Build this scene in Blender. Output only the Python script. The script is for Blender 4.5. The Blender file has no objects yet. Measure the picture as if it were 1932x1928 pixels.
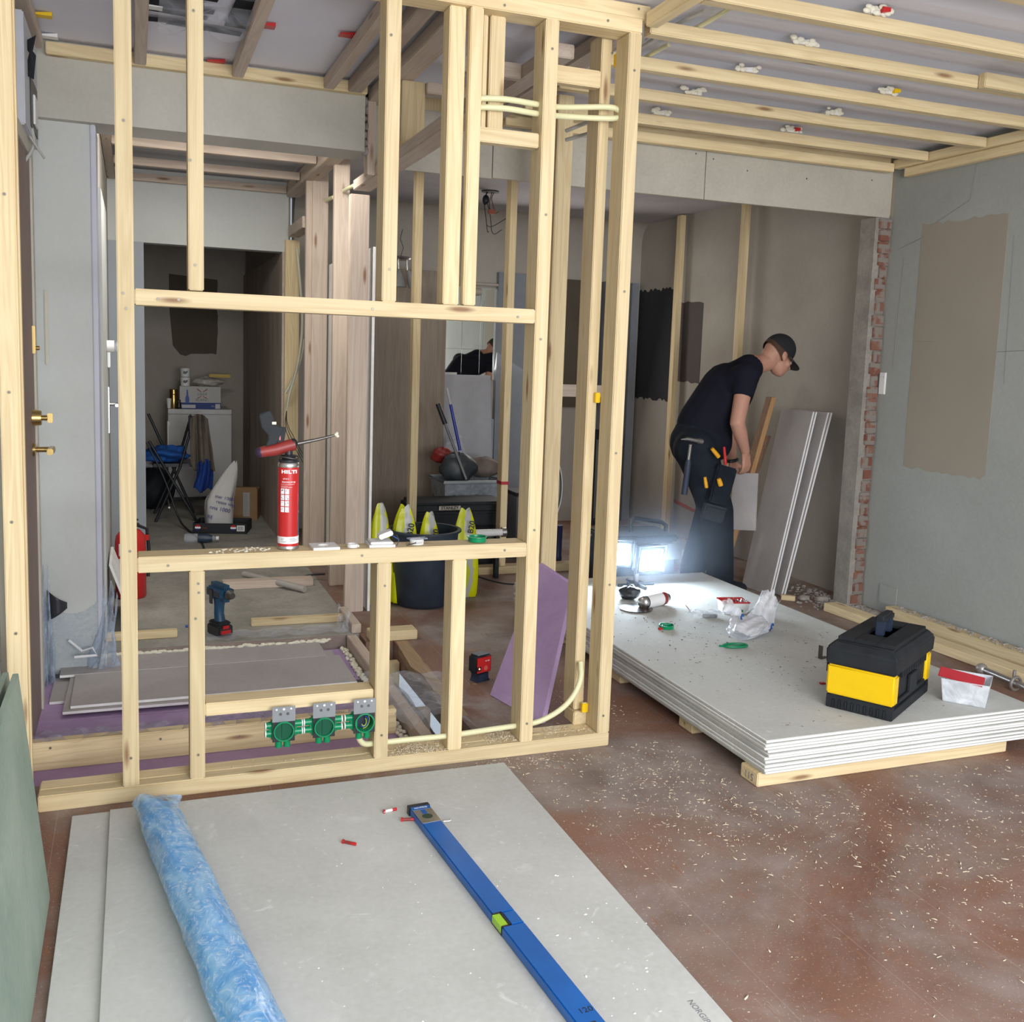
import bpy, bmesh, math, random
from mathutils import Vector, Matrix, Quaternion
random.seed(7)
R_ = math.radians
scene = bpy.context.scene
COL = scene.collection

# ------------------------------------------------------------------ camera
CAM_ROT = Matrix(((0.9349786608429775, 0.010241224453465467, -0.35455609018879647),
                  (-0.35305188389221775, 0.12323255974733974, -0.9274524804529202),
                  (0.034194605545732386, 0.9923249737559827, 0.11883549727147898)))
EYE = 1.35; FPX = 1873.987; CY = 896.246
cam_data = bpy.data.cameras.new('camera')
cam_data.sensor_width = 36.0
cam_data.lens = FPX / 1932 * 36
cam_data.shift_y = -(964 - CY) / 1932
cam_data.clip_start = 0.02
cam = bpy.data.objects.new('camera', cam_data)
cam.matrix_world = Matrix.Translation((0, 0, EYE)) @ CAM_ROT.to_4x4()
COL.objects.link(cam)
scene.camera = cam

# ------------------------------------------------------------------ world, assumed window light, fill lamps, exposure
world = bpy.data.worlds.new('World'); scene.world = world
world.use_nodes = True
bg = world.node_tree.nodes['Background']
bg.inputs[0].default_value = (0.75, 0.86, 1.0, 1); bg.inputs[1].default_value = 0.5

def area(name, loc, target, sx, sy, power, color):
    d = bpy.data.lights.new(name, 'AREA'); d.shape = 'RECTANGLE'
    d.size = sx; d.size_y = sy; d.energy = power; d.color = color
    o = bpy.data.objects.new(name, d); o.location = loc
    o.rotation_euler = (Vector(target) - Vector(loc)).to_track_quat('-Z', 'Y').to_euler()
    COL.objects.link(o); return o
# daylight lamp for an assumed wide window in the wall behind the photographer
area('assumed_window_daylight', (1.35, -1.9, 1.55), (1.3, 3.0, 1.45), 3.0, 1.5, 150, (0.975, 0.985, 0.98))
# added lilac fill lamp aimed upward to brighten the ceiling and beam undersides
area('added_ceiling_fill', (1.35, -1.85, 1.0), (1.6, 2.2, 2.5), 3.0, 0.5, 50, (0.84, 0.87, 1.0))
# added fill lamps without a window, for the far room and the hall
area('far_room_fill', (2.95, 7.35, 1.5), (2.6, 5.5, 0.9), 0.7, 1.1, 12, (1.0, 0.94, 0.88))
area('hall_fill', (0.42, 4.84, 2.375), (0.42, 7.2, 0.2), 0.85, 0.16, 15, (1.0, 0.96, 0.90))

scene.view_settings.view_transform = 'Standard'
scene.view_settings.look = 'None'
scene.view_settings.exposure = 0.22
scene.view_settings.gamma = 1.0
scene.view_settings.use_curve_mapping = False

# ------------------------------------------------------------------ helpers
def P(px, py, x=None, y=None, z=None):
    """point of the place seen at a pixel of the 1932x1928 frame, on the plane x=, y= or z="""
    d = CAM_ROT @ Vector(((px - 966) / FPX, (CY - py) / FPX, -1))
    if x is not None: t = x / d.x
    elif y is not None: t = y / d.y
    else: t = (z - EYE) / d.z
    return Vector((0, 0, EYE)) + d * t

def basis(d, up=Vector((0, 0, 1))):
    d = Vector(d).normalized()
    if abs(d.dot(up)) > 0.98: up = Vector((0, 1, 0)) if abs(d.y) < .9 else Vector((1, 0, 0))
    s = d.cross(up).normalized(); u = s.cross(d).normalized()
    return s, u, d

class MB:
    def __init__(s): s.v = []; s.f = []; s.m = []; s.cur = 0
    def mat(s, i): s.cur = i; return s
    def add(s, vs, fs, M=None):
        b = len(s.v)
        for q in vs:
            q = Vector(q); s.v.append(M @ q if M is not None else q)
        for f in fs: s.f.append([b + i for i in f]); s.m.append(s.cur)
        return s
    def box(s, x0, x1, y0, y1, z0, z1, M=None):
        vs = [(x, y, z) for z in (z0, z1) for y in (y0, y1) for x in (x0, x1)]
        return s.add(vs, [(0, 2, 3, 1), (4, 5, 7, 6), (0, 1, 5, 4), (2, 6, 7, 3), (0, 4, 6, 2), (1, 3, 7, 5)], M)
    def prism(s, poly, a, b, axis='z', M=None):
        n = len(poly)
        def q(p, t):
            return {'z': (p[0], p[1], t), 'y': (p[0], t, p[1]), 'x': (t, p[0], p[1])}[axis]
        vs = [q(p, a) for p in poly] + [q(p, b) for p in poly]
        fs = [tuple(range(n))[::-1], tuple(range(n, 2 * n))] + [(i, (i + 1) % n, n + (i + 1) % n, n + i) for i in range(n)]
        return s.add(vs, fs, M)
    def ring_loft(s, rings, cap=True, M=None):
        n = len(rings[0]); vs = [p for r in rings for p in r]; fs = []
        for k in range(len(rings) - 1):
            for i in range(n):
                j = (i + 1) % n
                fs.append((k * n + i, k * n + j, (k + 1) * n + j, (k + 1) * n + i))
        if cap: fs += [tuple(range(n))[::-1], tuple((len(rings) - 1) * n + i for i in range(n))]
        return s.add(vs, fs, M)
    def cyl(s, p0, p1, r0, r1=None, n=20, M=None, cap=True):
        p0 = Vector(p0); p1 = Vector(p1); r1 = r0 if r1 is None else r1
        a, u, d = basis(p1 - p0)
        rg = [[p + (a * math.cos(t) + u * math.sin(t)) * r for t in [2 * math.pi * i / n for i in range(n)]] for p, r in ((p0, r0), (p1, r1))]
        return s.ring_loft(rg, cap, M)
    def lathe(s, prof, n=28, M=None, cap=True):
        rg = [[(r * math.cos(2 * math.pi * i / n), r * math.sin(2 * math.pi * i / n), z) for i in range(n)] for r, z in prof]
        return s.ring_loft(rg, cap, M)
    def tube(s, pts, r, n=10, M=None, closed=False):
        pts = [Vector(p) for p in pts]; rg = []; prev = None
        for i, p in enumerate(pts):
            d = (pts[min(i + 1, len(pts) - 1)] - pts[max(i - 1, 0)])
            if closed: d = pts[(i + 1) % len(pts)] - pts[i - 1]
            d.normalize()
            if prev is None: a, u, _ = basis(d)
            else:
                a = (prev - d * prev.dot(d)).normalized(); u = a.cross(d).normalized()
            prev = a
            rr = r[i] if isinstance(r, (list, tuple)) else r
            rg.append([p + (a * math.cos(2 * math.pi * k / n) + u * math.sin(2 * math.pi * k / n)) * rr for k in range(n)])
        if closed: rg.append(rg[0])
        return s.ring_loft(rg, not closed, M)
    def sphere(s, c, r, n=14, m=8, sc=(1, 1, 1), M=None):
        rg = []
        for j in range(m + 1):
            t = math.pi * j / m; t = min(max(t, .02), math.pi - .02)
            rg.append([(c[0] + r * sc[0] * math.sin(t) * math.cos(2 * math.pi * i / n), c[1] + r * sc[1] * math.sin(t) * math.sin(2 * math.pi * i / n), c[2] - r * sc[2] * math.cos(t)) for i in range(n)])
        return s.ring_loft(rg, True, M)
    def capsule(s, p0, p1, r0, r1, n=14):
        p0 = Vector(p0); p1 = Vector(p1); a, u, d = basis(p1 - p0); rg = []
        for k in range(5):
            t = math.pi / 2 * (1 - k / 4); t = min(t, 1.5)
            rg.append((p0 - d * r0 * math.sin(t), r0 * math.cos(t)))
        for k in range(5):
            t = math.pi / 2 * k / 4; t = min(t, 1.5)
            rg.append((p1 + d * r1 * math.sin(t), r1 * math.cos(t)))
        return s.ring_loft([[p + (a * math.cos(2 * math.pi * i / n) + u * math.sin(2 * math.pi * i / n)) * r for i in range(n)] for p, r in rg])
    def grid(s, fn, nu, nv, M=None):
        vs = [fn(i / nu, j / nv) for j in range(nv + 1) for i in range(nu + 1)]
        fs = [(j * (nu + 1) + i, j * (nu + 1) + i + 1, (j + 1) * (nu + 1) + i + 1, (j + 1) * (nu + 1) + i) for j in range(nv) for i in range(nu)]
        return s.add(vs, fs, M)
    def build(s, name, mats, parent=None, bevel=0, seg=2, smooth=None, center=False, thick=0, loc=None):
        vs = s.v; c = Vector((0, 0, 0))
        if center:
            lo = Vector([min(p[i] for p in vs) for i in range(3)]); hi = Vector([max(p[i] for p in vs) for i in range(3)])
            c = (lo + hi) / 2; vs = [p - c for p in vs]
        me = bpy.data.meshes.new(name)
        bm = bmesh.new(); bv = [bm.verts.new(p) for p in vs]
        for f, mi in zip(s.f, s.m):
            try: fc = bm.faces.new([bv[i] for i in f]); fc.material_index = mi
            except ValueError: pass
        if not thick: bmesh.ops.recalc_face_normals(bm, faces=bm.faces)
        if bevel:
            es = [e for e in bm.edges if len(e.link_faces) == 2 and e.calc_face_angle(0) > R_(35)]
            bmesh.ops.bevel(bm, geom=es, offset=bevel, segments=seg, affect='EDGES', clamp_overlap=True)
        bm.to_mesh(me); bm.free()
        for m in (mats if isinstance(mats, (list, tuple)) else [mats]): me.materials.append(m)
        if smooth is None: smooth = 40
        if smooth: 
            me.shade_smooth(); me.set_sharp_from_angle(angle=R_(smooth))
        o = bpy.data.objects.new(name, me); COL.objects.link(o)
        if loc is not None: c = c + Vector(loc)
        o.location = c
        if parent is not None: o.parent = parent
        if thick:
            md = o.modifiers.new('thickness', 'SOLIDIFY'); md.thickness = thick; md.offset = 0
        return o

def tag(o, label=None, cat=None, group=None, kind=None):
    if label: o['label'] = label
    if cat: o['category'] = cat
    if group: o['group'] = group
    if kind: o['kind'] = kind
    return o
def thing(name, label, cat, loc=(0, 0, 0), rz=0, group=None, rot=None):
    o = bpy.data.objects.new(name, None); o.empty_display_size = .05; COL.objects.link(o)
    o.location = loc; o.rotation_euler = rot if rot else (0, 0, rz)
    return tag(o, label, cat, group)
def organic(name, mb, mat, parent=None, voxel=.012, smooth=6, thickness=None):
    o = mb.build('tmp', mat)
    r = o.modifiers.new('r', 'REMESH'); r.mode = 'VOXEL'; r.voxel_size = voxel; r.use_smooth_shade = True
    s = o.modifiers.new('s', 'SMOOTH'); s.factor = .5; s.iterations = smooth
    dg = bpy.context.evaluated_depsgraph_get(); dg.update()
    me = bpy.data.meshes.new_from_object(o.evaluated_get(dg)); me.name = name
    bpy.data.objects.remove(o); me.materials.clear(); me.materials.append(mat)
    me.shade_smooth()
    n = bpy.data.objects.new(name, me); COL.objects.link(n)
    if parent is not None: n.parent = parent
    return n
def lettering(s, size, mat, parent, M, name='lettering', ext=.0006, align='CENTER', wrap=None, bold=0, spacing=1.0, xs=1.0):
    c = bpy.data.curves.new('t', 'FONT'); c.body = s; c.size = size; c.extrude = ext; c.align_x = align; c.align_y = 'CENTER'
    c.offset = bold; c.space_character = spacing; c.resolution_u = 3
    o = bpy.data.objects.new('t', c); COL.objects.link(o)
    dg = bpy.context.evaluated_depsgraph_get(); dg.update()
    me = bpy.data.meshes.new_from_object(o.evaluated_get(dg)); bpy.data.objects.remove(o)
    me.name = name
    if xs != 1.0:
        for v in me.vertices: v.co.x *= xs
    if wrap:      # bend round a vertical cylinder of radius wrap (text faces -y)
        for v in me.vertices:
            a = v.co.x / wrap; r = wrap + v.co.z
            v.co = Vector((r * math.sin(a), v.co.y, r * math.cos(a) - wrap))
    me.transform(M); me.materials.clear(); me.materials.append(mat)
    n = bpy.data.objects.new(name, me); COL.objects.link(n)
    if parent is not None: n.parent = parent
    return n
def frame_m(o, xa, ya):
    """matrix with local x along xa, local y along ya, origin o"""
    xa = Vector(xa).normalized(); za = xa.cross(Vector(ya)).normalized(); ya = za.cross(xa)
    return Matrix((xa, ya, za)).transposed().to_4x4() if False else Matrix.Translation(o) @ Matrix((xa, ya, za)).transposed().to_4x4()
TXF = lambda x, y, z: frame_m(Vector((x, y, z)), (1, 0, 0), (0, 0, 1))      # text facing -y

# ------------------------------------------------------------------ materials
def newmat(name):
    m = bpy.data.materials.new(name); m.use_nodes = True
    nt = m.node_tree; b = nt.nodes['Principled BSDF']
    return m, nt, b
def N(nt, t, **k):
    n = nt.nodes.new(t)
    for a, b in k.items():
        if a.startswith('_'): n.inputs[a[1:].replace('_', ' ')].default_value = b
        else: setattr(n, a, b)
    return n
def plain(name, col, rough=.6, metal=0, noise=.12, nscale=18, bump=.0, spec=.5, alpha=None, trans=0, emit=None, coat=0, tr_col=None):
    m, nt, b = newmat(name); L = nt.links
    b.inputs['Roughness'].default_value = rough; b.inputs['Metallic'].default_value = metal
    b.inputs['Specular IOR Level'].default_value = spec; b.inputs['Coat Weight'].default_value = coat
    b.inputs['Transmission Weight'].default_value = trans
    if alpha is not None: b.inputs['Alpha'].default_value = alpha
    tc = N(nt, 'ShaderNodeTexCoord'); nz = N(nt, 'ShaderNodeTexNoise'); nz.inputs['Scale'].default_value = nscale
    nz.inputs['Detail'].default_value = 6
    L.new(tc.outputs['Object'], nz.inputs['Vector'])
    mx = N(nt, 'ShaderNodeMix', data_type='RGBA'); c = Vector(col[:3])
    mx.inputs[6].default_value = (*(c * (1 - noise)), 1); mx.inputs[7].default_value = (*[min(1, q) for q in c * (1 + noise)], 1)
    L.new(nz.outputs['Fac'], mx.inputs[0]); L.new(mx.outputs[2], b.inputs['Base Color'])
    if bump:
        bp = N(nt, 'ShaderNodeBump'); bp.inputs['Strength'].default_value = bump; bp.inputs['Distance'].default_value = .01
        L.new(nz.outputs['Fac'], bp.inputs['Height']); L.new(bp.outputs[0], b.inputs['Normal'])
    if emit:
        b.inputs['Emission Color'].default_value = (*emit[:3], 1); b.inputs['Emission Strength'].default_value = emit[3]
    return m

def wood(name, axis, light=(.80, .665, .41), dark=(.61, .465, .255), knots=True, grey=0.0):
    m, nt, b = newmat(name); L = nt.links
    b.inputs['Roughness'].default_value = .62; b.inputs['Specular IOR Level'].default_value = .3
    tc = N(nt, 'ShaderNodeTexCoord'); oi = N(nt, 'ShaderNodeObjectInfo')
    rv = N(nt, 'ShaderNodeVectorMath', operation='SCALE'); rv.inputs[0].default_value = (13, 27, 41)
    L.new(oi.outputs['Random'], rv.inputs['Scale'])
    ad = N(nt, 'ShaderNodeVectorMath', operation='ADD'); L.new(tc.outputs['Object'], ad.inputs[0]); L.new(rv.outputs[0], ad.inputs[1])
    def mp(a, o):
        n = N(nt, 'ShaderNodeMapping'); n.inputs['Scale'].default_value = [a if i == axis else o for i in range(3)]
        L.new(ad.outputs[0], n.inputs['Vector']); return n
    m1 = mp(.9, 16); n1 = N(nt, 'ShaderNodeTexNoise', _Scale=1.0, _Detail=3, _Distortion=.6); L.new(m1.outputs[0], n1.inputs['Vector'])
    m2 = mp(3.0, 190); n2 = N(nt, 'ShaderNodeTexNoise', _Scale=1.0, _Detail=2); L.new(m2.outputs[0], n2.inputs['Vector'])
    # growth rings: sine of the low noise
    mu = N(nt, 'ShaderNodeMath', operation='MULTIPLY'); mu.inputs[1].default_value = 46; L.new(n1.outputs['Fac'], mu.inputs[0])
    si = N(nt, 'ShaderNodeMath', operation='SINE'); L.new(mu.outputs[0], si.inputs[0])
    ma = N(nt, 'ShaderNodeMapRange'); ma.inputs[1].default_value = -1; ma.inputs[2].default_value = 1; ma.inputs[3].default_value = 0; ma.inputs[4].default_value = .42
    L.new(si.outputs[0], ma.inputs[0])
    a2 = N(nt, 'ShaderNodeMath', operation='MULTIPLY_ADD'); a2.inputs[1].default_value = .55; L.new(n2.outputs['Fac'], a2.inputs[0]); L.new(ma.outputs[0], a2.inputs[2])
    mx = N(nt, 'ShaderNodeMix', data_type='RGBA'); mx.inputs[6].default_value = (*light, 1); mx.inputs[7].default_value = (*dark, 1)
    L.new(a2.outputs[0], mx.inputs[0]); out = mx.outputs[2]
    # slow tone change from piece to piece and along the piece
    hv = N(nt, 'ShaderNodeHueSaturation'); L.new(out, hv.inputs['Color'])
    vr = N(nt, 'ShaderNodeMapRange'); vr.inputs[3].default_value = .88; vr.inputs[4].default_value = 1.1
    L.new(oi.outputs['Random'], vr.inputs[0]); L.new(vr.outputs[0], hv.inputs['Value'])
    hv.inputs['Saturation'].default_value = 1 - grey
    out = hv.outputs[0]
    if knots:
        m3 = mp(2.6, 13); vo = N(nt, 'ShaderNodeTexVoronoi', _Scale=1.0, _Randomness=1.0); L.new(m3.outputs[0], vo.inputs['Vector'])
        kr = N(nt, 'ShaderNodeValToRGB'); e = kr.color_ramp.elements
        e[0].position = .055; e[0].color = (.85, .85, .85, 1); e[1].position = .15; e[1].color = (0, 0, 0, 1)
        L.new(vo.outputs['Distance'], kr.inputs[0])
        km = N(nt, 'ShaderNodeMix', data_type='RGBA'); km.inputs[7].default_value = (.22, .10, .045, 1)
        L.new(kr.outputs[0], km.inputs[0]); L.new(out, km.inputs[6]); out = km.outputs[2]
    L.new(out, b.inputs['Base Color'])
    bp = N(nt, 'ShaderNodeBump'); bp.inputs['Strength'].default_value = .15; bp.inputs['Distance'].default_value = .002
    L.new(n2.outputs['Fac'], bp.inputs['Height']); L.new(bp.outputs[0], b.inputs['Normal'])
    return m
WX, WY, WZ = [wood('pine_grain_' + 'xyz'[i], i) for i in range(3)]
GX, GY, GZ = [wood('weathered_pine_grain_' + 'xyz'[i], i, (.62, .50, .40), (.47, .36, .27), True, .15) for i in range(3)]

def blotchy(name, c1, c2, scale=2.0, rough=.85, bump=.08, c3=None, fine=60, spec=.3, amt=.25, stretch=(1, 1, 1), scuff=0):
    m, nt, b = newmat(name); L = nt.links
    b.inputs['Roughness'].default_value = rough; b.inputs['Specular IOR Level'].default_value = spec
    tc = N(nt, 'ShaderNodeTexCoord'); mp = N(nt, 'ShaderNodeMapping'); mp.inputs['Scale'].default_value = stretch
    L.new(tc.outputs['Object'], mp.inputs['Vector'])
    n1 = N(nt, 'ShaderNodeTexNoise', _Scale=scale, _Detail=8, _Roughness=.6, _Distortion=.4); L.new(mp.outputs[0], n1.inputs['Vector'])
    n2 = N(nt, 'ShaderNodeTexNoise', _Scale=fine, _Detail=4); L.new(mp.outputs[0], n2.inputs['Vector'])
    cr = N(nt, 'ShaderNodeValToRGB'); e = cr.color_ramp.elements
    e[0].position = .35; e[0].color = (*c1, 1); e[1].position = .68; e[1].color = (*c2, 1)
    if c3: x = cr.color_ramp.elements.new(.52); x.color = (*c3, 1)
    L.new(n1.outputs['Fac'], cr.inputs[0])
    mx = N(nt, 'ShaderNodeMix', data_type='RGBA', blend_type='OVERLAY'); mx.inputs[0].default_value = amt
    L.new(cr.outputs[0], mx.inputs[6]); L.new(n2.outputs['Color'], mx.inputs[7])
    bw = N(nt, 'ShaderNodeRGBToBW'); L.new(n2.outputs['Color'], bw.inputs[0]); L.new(bw.outputs[0], mx.inputs[7])
    out = mx.outputs[2]
    if scuff:
        for sc_, dist, lo, hi, col, am in ((2.2, 2.5, .60, .74, (.86, .86, .84), scuff), (5.5, 5.0, .62, .70, (.88, .88, .86), scuff * .7), (3.1, 1.0, .62, .75, (.34, .34, .32), scuff * .35)):
            n3 = N(nt, 'ShaderNodeTexNoise', _Scale=sc_, _Detail=9, _Distortion=dist, _Roughness=.65); L.new(mp.outputs[0], n3.inputs['Vector'])
            r3 = N(nt, 'ShaderNodeMapRange'); r3.inputs[1].default_value = lo; r3.inputs[2].default_value = hi; r3.inputs[4].default_value = am; L.new(n3.outputs['Fac'], r3.inputs[0])
            m3 = N(nt, 'ShaderNodeMix', data_type='RGBA'); m3.inputs[7].default_value = (*col, 1); L.new(r3.outputs[0], m3.inputs[0]); L.new(out, m3.inputs[6]); out = m3.outputs[2]
    L.new(out, b.inputs['Base Color'])
    bp = N(nt, 'ShaderNodeBump'); bp.inputs['Strength'].default_value = bump; bp.inputs['Distance'].default_value = .003
    L.new(n2.outputs['Fac'], bp.inputs['Height']); L.new(bp.outputs[0], b.inputs['Normal'])
    return m
PAPER = blotchy('plasterboard_paper', (.52, .525, .49), (.64, .645, .61), 1.6, .85, .05, amt=.16, scuff=.55)
CORE = blotchy('plasterboard_edge', (.80, .79, .77), (.92, .91, .89), 9, .9, .1, amt=.1)
PAPER2 = blotchy('dusty_grey_board_paper', (.40, .37, .36), (.50, .47, .45), 2.0, .85, .05, amt=.1)
GREENB = blotchy('moisture_board_green', (.27, .35, .28), (.38, .45, .37), 3, .9, .06, amt=.15)
WALLP = blotchy('wall_plaster', (.335, .345, .315), (.39, .40, .37), 1.2, .9, .08, amt=.12)
WALLW = blotchy('white_wall_paint', (.55, .565, .54), (.63, .65, .625), 1.0, .8, .05, amt=.08)
WALLF = blotchy('far_room_plaster', (.40, .37, .32), (.50, .47, .41), 1.1, .9, .08, amt=.1)
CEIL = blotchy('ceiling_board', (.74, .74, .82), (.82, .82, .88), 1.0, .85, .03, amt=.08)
HEADP = blotchy('header_board_paper', (.46, .43, .37), (.54, .51, .44), 2.5, .9, .05, amt=.14)
PURPLE = blotchy('purple_insulation', (.40, .27, .47), (.52, .38, .60), 3, .7, .04, amt=.1)
CONC = blotchy('dusty_concrete', (.28, .27, .23), (.42, .40, .36), 3, .95, .15, amt=.3)
RUBBLE = blotchy('plaster_rubble', (.28, .25, .22), (.50, .46, .42), 25, .95, .4, amt=.3)
DARKPATCH = plain('dark_brown_glue_patch', (.105, .085, .06), .9, noise=.2, nscale=5)
BLACKPATCH = plain('charcoal_paint_patch', (.035, .036, .042), .9, noise=.2, nscale=5)
TANPATCH = plain('tan_filler_patch', (.335, .295, .235), .9, noise=.07, nscale=3)
ZINC = plain('yellow_zinc_screw', (.34, .30, .22), .55, .4, .2)
STEEL = plain('zinc_steel', (.62, .62, .62), .32, 1, .1)
DSTEEL = plain('dark_steel', (.16, .15, .14), .4, .9, .2)
BRASS = plain('brass', (.52, .38, .15), .3, 1, .1)
BLK = plain('black_plastic', (.018, .02, .024), .42, noise=.3)
BLKD = plain('dusty_black_plastic', (.017, .020, .024), .62, noise=.75, nscale=14, spec=.28)
NAVY = plain('navy_rubber', (.018, .03, .06), .5, noise=.5, nscale=12)
RED = plain('red_paint', (.52, .02, .02), .3, noise=.08)
REDD = plain('worn_red_plastic', (.27, .03, .025), .45, noise=.35, nscale=30)
YEL = plain('yellow_plastic', (.86, .56, .0), .45, noise=.05)
WHITE = plain('white_plastic', (.82, .82, .80), .45, noise=.04)
WPRINT = plain('white_print', (.9, .9, .9), .5, noise=.02)
GREEN = plain('green_plastic', (.0, .24, .095), .28, noise=.2)
DGREEN = plain('dark_green_plastic', (.0, .085, .04), .3, noise=.2)
BLUE = plain('blue_lacquer', (.004, .115, .42), .35, noise=.32, nscale=9)
DBLUE = plain('dark_blue_print', (.03, .03, .22), .5, noise=.05)
CREAM = plain('pale_yellow_conduit', (.74, .72, .44), .45, noise=.04)
SKIN = plain('skin', (.52, .27, .19), .55, noise=.1, nscale=12)
HAIR = plain('brown_hair', (.07, .035, .018), .8, noise=.4, nscale=80)
TSH = plain('black_t_shirt_cloth', (.012, .013, .022), .95, noise=.3, nscale=10, spec=.15)
TROU = plain('dark_work_trouser_cloth', (.014, .018, .026), .95, noise=.6, nscale=9, spec=.2)
FOAMM = plain('cream_foam', (.80, .76, .62), .9, noise=.1, bump=.4, nscale=60)
CARD = plain('brown_cardboard', (.30, .18, .09), .85, noise=.12)
PRINT = plain('grey_print', (.22, .23, .24), .8, noise=.3, nscale=30)
BROWNDOOR = blotchy('brown_door_paint', (.26, .19, .165), (.32, .235, .205), 2, .6, .02, amt=.06)
def clearmat(name, col, a, rough=.15):
    m, nt, b = newmat(name); L = nt.links
    b.inputs['Base Color'].default_value = (*col, 1); b.inputs['Roughness'].default_value = rough
    tc = N(nt, 'ShaderNodeTexCoord'); nz = N(nt, 'ShaderNodeTexNoise', _Scale=9, _Detail=6, _Distortion=2.2)
    L.new(tc.outputs['Object'], nz.inputs['Vector'])
    mr = N(nt, 'ShaderNodeMapRange'); mr.inputs[1].default_value = .35; mr.inputs[2].default_value = .7
    mr.inputs[3].default_value = a * .7; mr.inputs[4].default_value = min(1, a * 1.7)
    L.new(nz.outputs['Fac'], mr.inputs[0]); L.new(mr.outputs[0], b.inputs['Alpha'])
    bp = N(nt, 'ShaderNodeBump'); bp.inputs['Strength'].default_value = .6; bp.inputs['Distance'].default_value = .01
    L.new(nz.outputs['Fac'], bp.inputs['Height']); L.new(bp.outputs[0], b.inputs['Normal'])
    return m
CLEAR = clearmat('clear_plastic_film', (.75, .8, .9), .22)
PURFILM = clearmat('milky_film_over_purple', (.62, .58, .78), .38)
MILKY = clearmat('milky_plastic', (.80, .84, .88), .62, .35)
GREYTRANS = clearmat('grey_clear_plastic', (.34, .38, .42), .6, .25)
BAGW = clearmat('white_thin_bag', (.9, .91, .95), .66, .4)
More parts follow.
